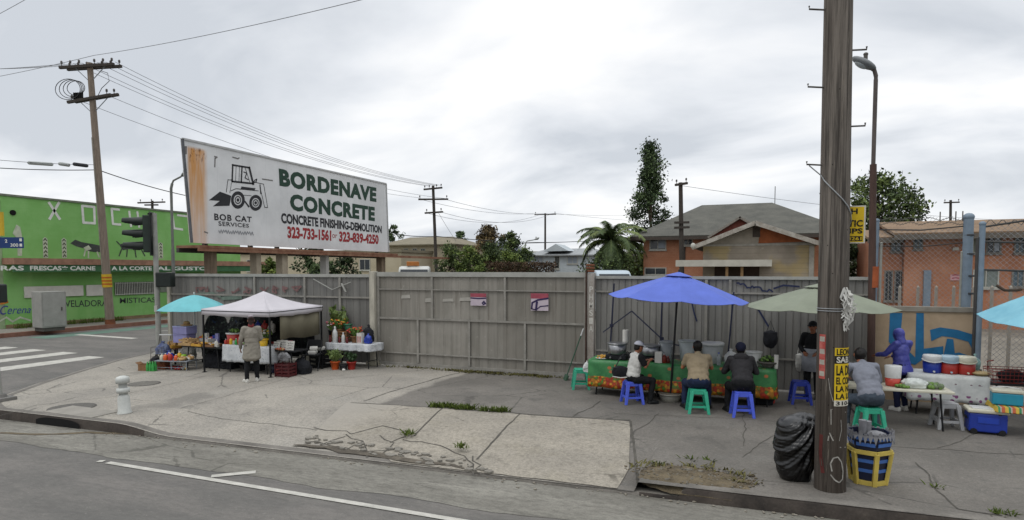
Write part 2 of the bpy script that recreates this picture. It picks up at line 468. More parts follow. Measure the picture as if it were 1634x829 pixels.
c = g.mix(g.ramp(n2, .34, .75, 0, .45), c, '#4b473f')
c = g.mix(g.ramp(g.math('ADD', g.x, g.math('MULTIPLY', g.noise(2, 5, .6), 1.6)), -7.2, -5.4, .9, 0), c, '#918c83')
g.done(c, n2, .25, .008); m_apron = g.m
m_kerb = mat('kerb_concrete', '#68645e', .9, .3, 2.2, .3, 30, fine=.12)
m_joint = mat('joint_dirt', '#4d4a44', .95, .3, 6)
m_soil = mat('soil', '#4a4235', .95, .3, 5, .6, 40, hex2='#6b604c', fine=.25)
m_paint = mat('road_paint', '#9c9a92', .8, .12, 5, hex2='#b8b5ad', fine=.12)
m_teal = mat('bike_lane_paint', '#5c7468', .85, .2, 1.2)
m_lot = mat('lot_gravel', '#6f695f', .95, .25, .6)

mb = MB(); s = 900
mb.add([(-s, -s, -.24), (s, -s, -.24), (s, s, -.24), (-s, s, -.24)], [(0, 1, 2, 3)])
structure(mb, 'ground', m_lot)
def ribbon(mb, pts, w, zf, m=0, jit=0.0, taper=False):
    pts = [Vector((p[0], p[1])) for p in pts]; q = []
    for a, b in zip(pts, pts[1:]):
        k = max(1, int((b - a).length / .18))
        for i in range(k): q.append(a.lerp(b, i / k))
    q.append(pts[-1]); vs = []; K = len(q)
    for i, p in enumerate(q):
        d = (q[min(i + 1, K - 1)] - q[max(i - 1, 0)]).normalized(); nn = Vector((-d.y, d.x))
        o = nn * jit * noise.noise(Vector((p.x * 3, p.y * 3, 1.7))); ww = w * (1 + (.6 * noise.noise(Vector((p.x * 5, p.y * 5, 9))) if jit else 0))
        if taper: ww *= .25 + .75 * math.sin(math.pi * min(1, max(0, i / max(1, K - 1))))
        for sg in (1, -1):
            r = p + o + nn * ww / 2 * sg; vs.append((r.x, r.y, zf(r.x, r.y)))
    mb.add(vs, [(2 * i, 2 * i + 1, 2 * i + 3, 2 * i + 2) for i in range(K - 1)], m)
def flat(z): return lambda u, v: z
def grid_sheet(mb, us, vf0, vf1, nv, zf, m=0):
    b = [];
    for u in us:
        for j in range(nv + 1):
            v = vf0(u) + (vf1(u) - vf0(u)) * (j / nv) ** 1.4; b.append((u, v, zf(u, v)))
    k = nv + 1
    mb.add(b, [(i * k + j, (i + 1) * k + j, (i + 1) * k + j + 1, i * k + j + 1) for i in range(len(us) - 1) for j in range(nv)], m, True)
def fr(a, b, st):
    k = int(round((b - a) / st)); return [a + (b - a) * i / k for i in range(k + 1)]

mb = MB()
mb.add([(-400, -60, -.185), (400, -60, -.185), (400, 8.9, -.185), (-400, 8.9, -.185)], [(0, 1, 2, 3)])
mb.add([(-30.75, 8.9, -.185), (-14, 8.9, -.185), (-19.0, 16, -.185), (-19.0, 400, -.185), (-30.75, 400, -.185)], [(0, 1, 2, 3, 4)])
structure(mb, 'road', m_asphalt)
mb = MB()
gut_edge = lambda u: 6.72 + .03 * (u + 12) + .10 * noise.noise(Vector((u * .8, 3, 0))) + .05 * noise.noise(Vector((u * 3, 1, 0)))
grid_sheet(mb, fr(-14.6, 30, .2), gut_edge, lambda u: vk(u) + .05, 3, flat(-.180))
structure(mb, 'gutter', m_gutter)

mb = MB()
us = fr(-19.85, -14.2, .08) + fr(-14.1, -1.6, .2) + [-1.56, -1.54, -1.52, -1.5, -1.48, -1.46, -1.44] + fr(-1.3, 30, .25)
grid_sheet(mb, us, vk, lambda u: max(16.4, vk(u) + .01), 30, swz)
structure(mb, 'pavement', m_pave)
# kerb: rounded nose + face
mb = MB(); pts = []
for u in fr(-19.85, -14.2, .1) + fr(-14.05, 30, .12): pts.append(Vector((u, vk(u))))
prof = [(.17, .005), (.05, .005), (.012, -.005), (-.004, -.03), (-.012, -.21)]
K = len(prof); vs = []
for i, p in enumerate(pts):
    d = (pts[min(i + 1, len(pts) - 1)] - pts[max(i - 1, 0)]).normalized(); nn = Vector((-d.y, d.x))
    e = swz(p.x, p.y)
    gap = -.13 if -1.47 < p.x < -.95 else 0
    wob = .012 * noise.noise(Vector((p.x * 2.2, 4, 0)))
    for (o, z) in prof:
        r = p + nn * (o + (wob if o < .05 else 0))
        zz = (swz(r.x, r.y) if o > .03 else e) + z
        vs.append((r.x, r.y, max(-.22, zz + gap)))
mb.add(vs, [(i * K + j, i * K + j + 1, (i + 1) * K + j + 1, (i + 1) * K + j) for i in range(len(pts) - 1) for j in range(K - 1)], 0, True)
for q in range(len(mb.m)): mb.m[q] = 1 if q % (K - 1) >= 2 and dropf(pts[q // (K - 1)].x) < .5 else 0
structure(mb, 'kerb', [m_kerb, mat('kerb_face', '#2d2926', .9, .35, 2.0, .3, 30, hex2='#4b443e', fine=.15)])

# driveway apron: three pale slabs
TL, TR, BR = G(556, 642), G(1006, 673), G(1019, 758)
def ap_top(u): return TL.y + (TR.y - TL.y) * (u - TL.x) / (TR.x - TL.x)
def ap_bot(u):
    if u < -5.2: return vk(u) + .12 + .42 * sst(-5.2, -7.2, u) * (1 - sst(-7.2, -8.4, u) * .7) + .12 * noise.noise(Vector((u * 2, 0, 3)))
    return vk(u) + .02 + .05 * noise.noise(Vector((u * 2, 0, 3)))
mb = MB(); uB = G(505, 692, -.1).x + .9; aps = fr(TL.x, TR.x + .45, .12)
def ap_t2(u):
    if u < TL.x: return ap_top(TL.x) - (TL.x - u) * 3.5
    if u > TR.x: return ap_top(TR.x) - (u - TR.x) * 5.4
    return ap_top(u)
grid_sheet(mb, aps, lambda u: min(max(ap_bot(u), ap_t2(u) - .02 - (ap_t2(u) - ap_bot(u)) * min(1, (u - TL.x) / .9) + .06 * noise.noise(Vector((u * 6, 2, 2)))), ap_t2(u) - .02), ap_t2, 14, lambda u, v: swz(u, v) + .012)
structure(mb, 'driveway_apron', m_apron)
jz = lambda u, v: swz(u, v) + .0175
jp = lambda u, v: swz(u, v) + .006
def pg(*pp, z=0.0): return [G(x, y, z) for x, y in pp]
mb = MB()
for L, w in (([(707, 652), (661, 690)], .03), ([(830, 661), (762, 722)], .03), ([(707, 652), (560, 643)], .025)): ribbon(mb, pg(*L), w, jz, jit=.03)
ribbon(mb, pg((690, 650), (800, 659), (900, 666), (1006, 672)), .05, jz, jit=.06)
ribbon(mb, pg((1006, 672), (1019, 757)), .04, jp, jit=.02)
for L, w in (([(560, 648), (500, 690)], .02), ([(580, 640), (640, 620), (700, 603), (755, 590)], .035), ([(905, 668), (932, 656), (958, 640)], .03),
             ([(1187, 655), (1187, 712)], .02), ([(1240, 690), (1185, 730)], .018), ([(1400, 712), (1480, 716), (1634, 726)], .022), ([(1462, 738), (1478, 757), (1502, 791), (1530, 812), (1600, 824)], .035),
             ([(0, 664), (60, 646), (180, 633), (330, 600)], .018), ([(290, 652), (470, 600)], .016), ([(0, 625), (110, 599)], .03), ([(1050, 660), (1000, 700)], .018),
             ([(1500, 716), (1560, 690)], .018), ([(980, 660), (1187, 668)], .018), ([(1187, 668), (1440, 690)], .018), ([(300, 655), (520, 680)], .016)):
    ribbon(mb, pg(*L), w * .7, jp, jit=.07)
structure(mb, 'pavement_joints', m_joint)
mb = MB(); rnd = random.Random(5)
for L in ([(545, 692), (575, 700), (590, 712), (640, 714)], [(575, 700), (560, 712)], [(590, 712), (580, 722)], [(545, 692), (510, 702)], [(600, 694), (625, 703), (612, 716)], [(625, 703), (661, 690)],
          [(640, 700), (700, 708), (742, 722), (757, 740)], [(560, 690), (610, 682), (661, 690)], [(757, 722), (765, 735), (757, 752)], [(500, 680), (560, 690)], [(740, 735), (790, 752)]):
    ribbon(mb, pg(*L, z=-.05), .022, jz, jit=.16, taper=False)
structure(mb, 'pavement_cracks', m_joint)
# dirt along the broken kerb and the bare patch by the apron
mb = MB()
ribbon(mb, pg((475, 706), (560, 716), (640, 726), (720, 742), (760, 752), (850, 758), (960, 772), (1020, 782), (1085, 786), (1200, 797), (1330, 812), (1480, 829), z=-.176), .14, lambda u, v: -.176 + .012 * noise.noise(Vector((u * 6, v * 6, 0))) + .006, jit=.12)
ribbon(mb, pg((0, 690), (60, 693), (140, 690), (215, 692), z=-.176), .09, lambda u, v: -.174, jit=.05)
structure(mb, 'gutter_dirt', m_soil)
mb = MB()
ribbon(mb, pg((470, 711), (520, 716), (580, 724), (640, 733), (700, 742), (740, 749), z=-.135), .22, lambda u, v: max(swz(u, v), -.176) + .020 + .014 * noise.noise(Vector((u * 7, v * 7, 2))), jit=.10, taper=True)
structure(mb, 'broken_edge', mat('broken_asphalt', '#3f3a33', .95, .35, 5, .6, 30, hex2='#655e53', fine=.3))
mb = MB(); cx, cy = -.82, 8.72; vs = [(cx, cy, .016)]; n = 90; rings = 12
for r in range(1, rings + 1):
    for j in range(n):
        a = 2 * math.pi * j / n; f = r / rings
        rr = 1 + .30 * noise.noise(Vector((math.cos(a) * 1.3, math.sin(a) * 1.3, 5))) + .16 * noise.noise(Vector((math.cos(a) * 5, math.sin(a) * 5, 2))) + .07 * noise.noise(Vector((math.cos(a) * 14, math.sin(a) * 14, 2)))
        x = cx + .80 * rr * f * math.cos(a); y = max(cy + (.36 if math.sin(a) > 0 else .62) * rr * f * math.sin(a), vk(cx + .80 * rr * f * math.cos(a)) - .03 + .02 * f)
        z = .004 + (.022 * noise.noise(Vector((x * 8, y * 8, 0))) + .012 * noise.noise(Vector((x * 25, y * 25, 4))) + .012) * (1 - f ** 3)
        e_ = vk(x) + .16
        if y < e_: z -= .16 * min(1, (e_ - y) / .28)
        vs.append((x, y, z - (.006 if r == rings else 0)))
fs = [(0, 1 + j, 1 + (j + 1) % n) for j in range(n)] + [(1 + (r - 1) * n + j, 1 + r * n + j, 1 + r * n + (j + 1) % n, 1 + (r - 1) * n + (j + 1) % n) for r in range(1, rings) for j in range(n)]
mb.add(vs, fs, 0, True); structure(mb, 'dirt_patch', m_soil)

mb = MB(); rnd = random.Random(19)
for i in range(70):
    f = rnd.random(); p = G(490 + 290 * f, 712 + 45 * f - rnd.random() * 16, -.13); k = rnd.randint(5, 7); r = rnd.uniform(.02, .085); z = max(swz(p.x, p.y), -.176) + .028; tx, ty = rnd.uniform(-.12, .12), rnd.uniform(-.12, .12)
    P_ = [(r * rnd.uniform(.7, 1.2) * math.cos(6.283 * q / k), .7 * r * rnd.uniform(.7, 1.2) * math.sin(6.283 * q / k)) for q in range(k)]
    vs = [(p.x + a, p.y + b, z - .02) for a, b in P_] + [(p.x + a, p.y + b, z + .008 + a * tx + b * ty) for a, b in P_]; mb.add(vs, [tuple(range(k, 2 * k))] + [(q, (q + 1) % k, k + (q + 1) % k, k + q) for q in range(k)])
tag(mb.build('rubble', mat('rubble_concrete', '#76726a', .95, .25, 6, fine=.2), keep=True), 'broken chunks of concrete along the crumbled driveway edge', 'rubble', kind='stuff')

# painted markings
mb = MB()
mb2 = pg((172, 738), (440, 782), (730, 830), z=-.18); e = mb2[-1] + (mb2[-1] - mb2[0]) * 1.2
ribbon(mb, [mb2[0], e], .10, flat(-.1745))
ribbon(mb, pg((156, 736), (166, 736), z=-.18), .10, flat(-.1745))
ribbon(mb, pg((337, 760), (408, 753), z=-.18), .13, flat(-.1748))
structure(mb, 'lane_line', m_paint)
mb = MB()
for i, (u, v0, v1) in enumerate(((-21.15, 9.4, 14.6), (-23.1, 9.4, 15.0), (-25.0, 9.4, 15.1), (-26.8, 9.4, 15.2), (-28.6, 9.4, 15.2))):
    ribbon(mb, [(u, v0), (u, v1)], .80, flat(-.180))
structure(mb, 'crosswalk', m_paint)
mb = MB(); ribbon(mb, [(-29.2, 19.3), (-25.2, 19.1)], .35, flat(-.180)); ribbon(mb, [(-27.2, 22.0), (-20.2, 26.6)], .14, flat(-.180)); structure(mb, 'stop_line', m_paint)
mb = MB(); ribbon(mb, [(-29.3, 17.6), (-29.3, 34)], 1.3, flat(-.1805)); structure(mb, 'bike_lane', m_teal)
# far pavement of the side street
mb = MB(); mb.box2((-60, 9, -.22), (-30.95, 140, 0)); mb.box2((-30.95, 9, -.22), (-30.8, 140, .006), m=1)
structure(mb, 'far_pavement', [mat('far_concrete', '#77726a', .9, .15, 1.0), mat('red_kerb', '#7d5a4c', .85, .2, 3)])
mb = MB(); mb.box2((-19, 16.38, -.18), (120, 200, -.02)); structure(mb, 'yard', m_lot)

# drains and covers
m_iron = mat('cast_iron', '#55524d', .7, .25, 12, .3, 60)
m_black = mat('black_void', '#0b0b0b', .9, .2, 5)
t = thing('storm_drain', 'dark kerb inlet of a storm drain at the street corner', 'storm drain', G(70, 682, -.06))
a = G(14, 670, 0).x; b = G(122, 670, 0).x
mb = MB(); vs = []
for i in range(17):
    u = a + (b - a) * i / 16; h = -.028 - .06 * (abs(i - 8) / 8) ** 4
    vs += [(u, vk(u) - .034, -.176), (u, vk(u) - .034, h)]
mb.add(vs, [(2 * i, 2 * i + 2, 2 * i + 3, 2 * i + 1) for i in range(16)]); mb.build('opening', m_black, t, w=True)
mb = MB(); mb.box2((a - .12, vk(a) + .17, .003), (b + .1, vk(a) + .75, .012)); mb.build('drain_lid', mat('lid_concrete', '#858179', .9, .15, 3), t, w=True, bevel=.004)
def cover(px, py, r, name, label, m):
    c = G(px, py); z = swz(c.x, c.y)
    t = thing(name, label, 'cover', (c.x, c.y, z))
    mb = MB(); mb.lathe([(r, 0.001), (r, .008), (r - .05, .008)], n=28); mb.build('rim', m_iron, t)
    mb = MB(); mb.lathe([(r - .055, .002), (r - .055, .006), (0, .006)], n=28, smooth=False)
    for i in range(-3, 4): mb.box((0, i * r * .24, .008), (2 * math.sqrt(max(.01, (r * .85) ** 2 - (i * r * .24) ** 2)), .025, .004))
    mb.build('plate', m, t)
cover(115, 650, .42, 'manhole_cover', 'round iron manhole cover in the pavement beside the white bollard', m_iron)
cover(230, 612, .36, 'utility_cover', 'faint round cover in the pavement in front of the left market stall', mat('worn_cover', '#7a766d', .85, .2, 8))

# weeds: ground cover nobody could count
def tufts(mb, spots, rnd, hmin=.04, hmax=.12, n=26, spread=.12):
    for c in spots:
        for _ in range(n):
            x = c[0] + rnd.gauss(0, spread); y = c[1] + rnd.gauss(0, spread * .6); z = c[2]
            h = rnd.uniform(hmin, hmax); a = rnd.uniform(0, 6.28); w = rnd.uniform(.008, .02); l = rnd.uniform(.01, .08)
            d = Vector((math.cos(a), math.sin(a), 0)); e = Vector((-d.y, d.x, 0)) * w; p = Vector((x, y, z))
            mb.add([p - e, p + e, p + d * l + e * .6 + Vector((0, 0, h * .7)), p + d * l * 1.8 + Vector((0, 0, h)), p + d * l - e * .6 + Vector((0, 0, h * .7))], [(0, 1, 2, 3, 4)])
m_weed = mat('weed_green', '#3d4a1e', .9, .35, 8, hex2='#5c6a2a')
m_moss = mat('moss', '#4b4a26', .95, .3, 6, hex2='#66603a')
rnd = random.Random(13); mb = MB()
for i in range(420):
    a = rnd.uniform(0, 6.28); r = rnd.random() ** .6; x = -.82 + .95 * r * math.cos(a); y = 8.74 + .42 * r * math.sin(a); s_ = rnd.uniform(.004, .02) * (1 if rnd.random() < .9 else 1.8)
    if y > vk(x) + .12: mb.ell((x, y, .012), (s_ * rnd.uniform(.8, 1.6), s_, s_ * .6), 5, 3, m=rnd.randrange(2))
tag(mb.build('dirt_crumbs', [m_soil, mat('crumb_grey', '#6b675e', .95, .3, 12)], keep=True), 'crumbs of soil and broken concrete on the bare dirt patch', 'crumbs', kind='stuff')
mb = MB(); tufts(mb, [Vector((-.82 + .7 * math.cos(k), 8.78 + .3 * math.sin(k), .01)) for k in (0.4, .9, 1.3, 1.7, 2.2, 2.6, 3.1, 5.8)], rnd, .02, .07, 14, .09)
tag(mb.build('dry_grass', m_moss, keep=True), 'sparse dry grass at the edge of the bare dirt patch', 'grass', kind='stuff')
rnd = random.Random(3); mb = MB(); sp = []
for x0, x1, y in ((692, 722, 650), (724, 752, 653), (770, 778, 656), (790, 808, 657)):
    for i in range(int((x1 - x0) / 4) + 1): sp.append(G(x0 + i * 4, y + rnd.uniform(-1, 1)))
tufts(mb, sp, rnd, .05, .13, 22, .06)
for p in ((648, 694), (655, 692), (735, 713), (738, 715), (1050, 745), (1490, 780), (1590, 822), (1600, 824), (1610, 822), (1100, 735), (1130, 737)): tufts(mb, [G(p[0], p[1], -.03)], rnd, .03, .1, 18, .05)
tag(mb.build('weeds', m_weed, keep=True), 'low green weeds growing in the pavement cracks', 'weeds', kind='stuff')
mb = MB()
for i in range(90):
    x = 625 + i * 3.1 + rnd.uniform(-8, 8); k = math.exp(-((x - 760) / 60) ** 2) + math.exp(-((x - 860) / 30) ** 2) * .8
    if rnd.random() < k + .12:
        p = G(x, 584 + (x - 600) * .062); p.y = 15.5 - abs(rnd.gauss(0, .10)); tufts(mb, [p], rnd, .02, .07, 16, .1)
tag(mb.build('moss_strip', m_moss, keep=True), 'brown and green moss along the foot of the steel gate', 'moss', kind='stuff')
# litter and pebbles in the gutter
mb = MB()
for i in range(150):
    u = rnd.uniform(-11, 6); v = vk(u) - abs(rnd.gauss(0.05, .12)); r = rnd.uniform(.006, .02)
    mb.ell((u, v, -.178 + r * .5), (r * rnd.uniform(.8, 1.8), r, r * .6), 5, 3)
tag(mb.build('gutter_grit', mat('grit', '#6e675a', .95, .4, 20, hex2='#9a948a'), keep=True), 'grit and pebbles lying in the gutter', 'grit', kind='stuff')

# ================================================================== FENCE LINE
FV = 15.55
WF = Wall('v', FV)
g = N('fence_steel', .7, .35)
st = g.noise(1.6, 6, .6, (3.5, 3.5, .22)); bl = g.noise(.7, 5, .6); fn = g.noise(26, 4, .6)
c = g.mix(g.ramp(st, .36, .66), '#6b6a66', '#7d7b76')
c = g.mix(g.ramp(bl, .5, .68, 0, .5), c, '#8a8882')
c = g.mix(g.ramp(g.noise(2.4, 5, .6, (2.5, 2.5, .3), loc=(4, 0, 2)), .58, .74, 0, .55), c, '#565249')
c = g.mix(g.ramp(g.noise(5, 6, .7, (1.6, 1.6, .5), loc=(1, 0, 8)), .66, .78, 0, .5), c, '#6d5847')
c = g.mix(g.ramp(fn, .4, .7, 0, .15), c, '#55524c')
sh = g.math('FRACT', g.math('MULTIPLY', g.math('SINE', g.math('MULTIPLY', g.math('FLOOR', g.math('MULTIPLY', g.x, .83)), 12.9898)), 43.7585))
c = g.mix(g.ramp(sh, 0, 1, 0, .38), c, '#5b5a57')
g.done(c); m_fence = g.m
g = N('gate_steel', .7, .35)
st = g.noise(1.4, 6, .6, (4, 4, .2)); bl = g.noise(.8, 5, .6, loc=(3, 3, 3))
c = g.mix(g.ramp(st, .36, .66), '#75726a', '#86827a')
c = g.mix(g.ramp(bl, .5, .68, 0, .45), c, '#938f87')
c = g.mix(g.ramp(g.noise(2.2, 5, .6, (3, 3, .25), loc=(9, 0, 2)), .56, .74, 0, .6), c, '#5f584e')
c = g.mix(g.ramp(g.noise(9, 4, .6), .62, .75, 0, .35), c, '#aaa69e')
sh = g.math('FRACT', g.math('MULTIPLY', g.math('SINE', g.math('MULTIPLY', g.math('FLOOR', g.math('MULTIPLY', g.x, 1.24)), 12.9898)), 43.7585))
c = g.mix(g.ramp(sh, 0, 1, 0, .38), c, '#645f56')
g.done(c); m_gate = g.m
m_rail = mat('gate_rail', '#827f78', .7, .2, 3, stretch=(1, 1, 1), fine=.1)
m_post = mat('post_steel', '#a39f92', .7, .25, 3, stretch=(3, 3, .5), fine=.12)
m_rust = mat('rust', '#5a3a2a', .9, .35, 6, .3, hex2='#7a4c33')
m_cap = mat('fence_cap', '#93938d', .7, .2, 2)

def ribs(mb, u0, u1, z0, z1, v, pitch=.2, depth=.025):
    n = int(round((u1 - u0) / pitch)); xs = []
    for i in range(n):
        a = u0 + (u1 - u0) * i / n; p = (u1 - u0) / n
        xs += [(a, 0), (a + p * .80, 0), (a + p * .86, depth), (a + p * .95, depth)]
    xs.append((u1, 0)); vs = []
    for x, d in xs: vs += [(x, v + d, z0), (x, v + d, z1)]
    mb.add(vs, [(2 * i, 2 * i + 2, 2 * i + 3, 2 * i + 1) for i in range(len(xs) - 1)])
    mb.add([(u0, v + depth + .004, z0), (u1, v + depth + .004, z0), (u1, v + depth + .004, z1), (u0, v + depth + .004, z1)], [(0, 3, 2, 1)])

gl, gr = -10.42, -4.12          # gate ends
zg = AV(770, 434, FV).z
# left fence
t = thing('corrugated_fence', 'grey corrugated steel fence left of the gate behind the white canopy', 'fence', ((gl - 18.7) / 2, FV, 0))
zl = AV(560, 441, FV).z
mb = MB(); ribs(mb, -18.72, gl - .12, .04, zl, FV + .03, .24, .014); mb.build('corrugated_panel', m_fence, t, w=True)
mb = MB(); mb.box2((-18.75, FV - .03, zl - .02), (gl - .1, FV + .07, zl + .07)); mb.build('top_rail', m_cap, t, w=True)
mb = MB(); mb.box2((-18.75, FV - .02, 1.95), (gl - .1, FV + .02, 2.0)); mb.build('rail', m_rail, t, w=True)
for px in (407, 487, 543):
    u = AV(px, 470, FV).x; mb = MB(); mb.box2((u - .035, FV - .035, 0), (u + .035, FV + .015, zl - .03)); mb.build('stud', m_rail, t, w=True)
mb = MB(); mb.box2((-18.84, FV - .05, 0), (-18.72, FV + .07, zl + .12)); mb.build('post', m_post, t, w=True)
m_redg = mat('faded_red_paint', '#705654', .85, .3, 6); m_greeng = mat('faded_green_paint', '#647268', .85, .3, 6)
mb = MB(); rnd = random.Random(8)
for px0 in (312, 326, 345, 368, 388, 415, 432, 450, 466):
    L = []
    for k in range(6): L.append(WF.sz(px0 + rnd.uniform(0, 15), rnd.uniform(456, 468)))
    q = MB(); q.stroke(WF, L, .05, .012); q.build('graffiti', m_redg, t, w=True)
mb = MB(); mb.stroke(WF, [WF.sz(p, q) for p, q in ((308, 470), (340, 468), (352, 473))], .1, .015); mb.build('graffiti', m_greeng, t, w=True)
mb = MB(); mb.stroke(WF, [WF.sz(p, q) for p, q in ((355, 476), (385, 474))], .12, .015); mb.build('graffiti', m_greeng, t, w=True)
mb = MB(); mb.tube([AV(500, 445, FV - .05), AV(530, 462, FV - .06), AV(560, 450, FV - .05)], .015); mb.tube([AV(545, 452, FV - .05), AV(552, 466, FV - .06)], .03); mb.build('cable', m_cap, t, w=True)

# gate
t = thing('sliding_gate', 'wide grey steel sliding gate with horizontal rails and faded stains', 'gate', ((gl + gr) / 2, FV, 0))
mb = MB(); ribs(mb, gl, gr, .07, zg - .05, FV + .02, .27, .010); mb.build('gate_panel', m_gate, t, w=True)
mb = MB(); mb.box2((gl, FV - .04, zg - .13), (gr, FV + .06, zg)); mb.build('top_rail', m_cap, t, w=True)
for y, h in ((463, .035), (512, .055), (570, .035)):
    z = AV(770, y, FV).z; mb = MB(); mb.box2((gl + .06, FV - .03, z - h / 2), (gr - .06, FV + .01, z + h / 2)); mb.build('rail', m_rail, t, w=True)
mb = MB(); mb.box2((gl, FV - .035, .05), (gr, FV + .02, .12)); mb.build('bottom_rail', m_rail, t, w=True)
zm = AV(770, 512, FV).z
for px, lo in ((690, 0), (806, 0), (667, 1), (749, 1), (838, 1)):
    u = AV(px, 500, FV).x; mb = MB()
    mb.box2((u - .03, FV - .032, .13 if lo else zm + .03), (u + .03, FV + .01, zm - .03 if lo else zg - .14)); mb.build('batten', m_rail, t, w=True)
for u in (gl + .04, gr - .04): mb = MB(); mb.box2((u - .04, FV - .034, .13), (u + .04, FV + .02, zg - .14)); mb.build('side_frame', m_rail, t, w=True)
m_fade = mat('washed_paint', '#9b9890', .85, .12, 5)
mb = MB()
for x0, y0, x1, y1 in ((678, 475, 690, 482), (706, 476, 724, 481), (733, 474, 752, 480), (640, 470, 655, 476)):
    a = WF.sz(x0, y1); b = WF.sz(x1, y0); mb = MB(); mb.plate(WF, [(a[0], a[1]), (b[0], a[1] + .01), (b[0] - .03, b[1]), (a[0] + .02, b[1] - .02)], -.002, .002); mb.build('scrubbed_patch', m_fade, t, w=True)
def poster(x0, y0, x1, y1, name, label, kind):
    a = WF.sz(x0, y1); b = WF.sz(x1, y0); W2 = Wall('v', FV - .035)
    t = thing(name, label, 'poster', ((a[0] + b[0]) / 2, FV - .035, a[1]))
    mb = MB(); mb.box2((a[0], FV - .047, a[1]), (b[0], FV - .036, b[1])); mb.build('sheet', mat('poster_paper', '#a79aa6', .7, .2, 5, hex2='#b9aeb4'), t, w=True)
    mb = MB(); h = b[1] - a[1]; mb.plate(W2, [(a[0], b[1] - h * .3), (b[0], b[1] - h * .3), (b[0], b[1]), (a[0], b[1])], .0155, .002); mb.build('red_band', mat('poster_red', '#8f4450', .7, .25, 7), t, w=True)
    mb = MB(); w = b[0] - a[0]; P = lambda x, y: (a[0] + x * w, a[1] + y * h)
    if kind == 0:
        mb.stroke(W2, [P(.02, .62), P(.5, .58), P(.98, .62)], .035, .016); mb.stroke(W2, [P(.75, .2), P(.85, .35), P(.95, .2), P(.8, .1)], .04, .016)
    else:
        mb.stroke(W2, [P(.05, .1), P(.08, .45), P(.4, .62), P(.98, .72)], .045, .016); mb.stroke(W2, [P(.3, .05), P(.35, .5)], .06, .016)
        mb.stroke(W2, [P(.05, .1), P(.3, .04), P(.55, .25), P(.98, .3)], .03, .016)
    mb.build('print', mat('poster_ink', '#2c2348', .7, .2, 9), t, w=True)
poster(752, 468, 777, 487, 'poster', 'small pink and lilac poster with a dark stripe on the gate, nearer its middle', 0)
poster(848, 468, 876, 495, 'poster', 'larger pink and lilac poster with dark looping graffiti on the gate, nearer the rusty post', 1)
# gate posts
t = thing('gate_post', 'pale grey square steel post between corrugated fence and gate', 'post', (gl - .1, FV, 0))
mb = MB(); mb.box2((gl - .19, FV - .14, 0), (gl - .02, FV + .06, zg + .02)); mb.build('shaft', m_post, t, w=True, bevel=.008)
mb = MB(); mb.box2((gl - .27, FV - .24, 0), (gl + .06, FV + .1, .14)); mb.build('foot', mat('post_foot', '#8b8778', .9, .3, 5), t, w=True, bevel=.02)
t = thing('rusty_gate_post', 'rusty steel post with white marks right of the gate, above the broom', 'post', (gr + .1, FV, 0))
ur = AV(944, 500, FV).x
mb = MB(); mb.box2((ur - .09, FV - .12, 0), (ur + .09, FV + .05, zg - .02)); mb.build('shaft', mat('rusty_post', '#80776e', .85, .35, 3, stretch=(2, 2, .6), hex2='#a39f98', fine=.2), t, w=True, bevel=.008)
mb = MB(); mb.box2((ur - .125, FV - .16, 0), (ur - .092, FV - .10, zg + .06)); mb.build('hinge_bar', mat('dark_rust', '#43342c', .9, .3, 6), t, w=True)
mb = MB()
for k in range(3): mb.lathe([(.10, 0), (.12, .03), (.10, .06)], (ur - .03, FV - .04, zg + .0 + k * .075), n=10)
mb.build('chain_wrap', m_rust, t, w=True)
Wp = Wall('v', FV - .12); mb = MB(); zz = zg - .35
for ch in 'PHMSIA':
    text_into(mb, ch, rect_map(Wp, ur - .03, zz - .15, ur + .07, zz, .004)); zz -= .2
mb.build('white_marks', mat('white_marks', '#b9b6ae', .8, .15, 9), t, w=True)

# right fence
zr = AV(1130, 444, FV).z; ue = AV(1391, 500, FV).x
t = thing('corrugated_fence', 'grey corrugated steel fence behind the blue umbrella, scrawled with dark paint', 'fence', ((ur + ue) / 2, FV, 0))
mb = MB(); ribs(mb, ur + .1, ue, .04, zr, FV + .03, .155, .016); mb.build('corrugated_panel', m_fence, t, w=True)
mb = MB(); mb.box2((ur + .1, FV - .02, zr - .02), (ue, FV + .07, zr + .05)); mb.build('top_rail', m_cap, t, w=True)
for z in (.75, 2.25): mb = MB(); mb.box2((ur + .1, FV - .012, z - .02), (ue, FV + .02, z + .02)); mb.build('rail', m_rail, t, w=True)
for px in (1127, 1165):
    u = AV(px, 470, FV).x; mb = MB(); mb.box2((u - .03, FV - .03, 0), (u + .03, FV + .015, zr - .03)); mb.build('stud', m_rail, t, w=True)
mb = MB(); S = lambda L: [WF.sz(p, q) for p, q in L]
for L, w in (([(1103, 478), (1108, 500), (1112, 512)], .035), ([(1208, 490), (1220, 510), (1226, 520)], .04), ([(1235, 460), (1250, 455), (1275, 457)], .04)):
    q = MB(); q.stroke(WF, S(L), w, .014); q.build('graffiti', mat('dark_blue_paint', '#232943', .8, .25, 8), t, w=True)
rnd = random.Random(4); L = []
for k in range(22): L.append(WF.sz(1176 + k * 2.7, 453 + k * .55 + rnd.uniform(-3, 3)))
mb.stroke(WF, L, .035, .014)
mb.build('graffiti', mat('dark_blue_paint', '#232943', .8, .25, 8), t, w=True)

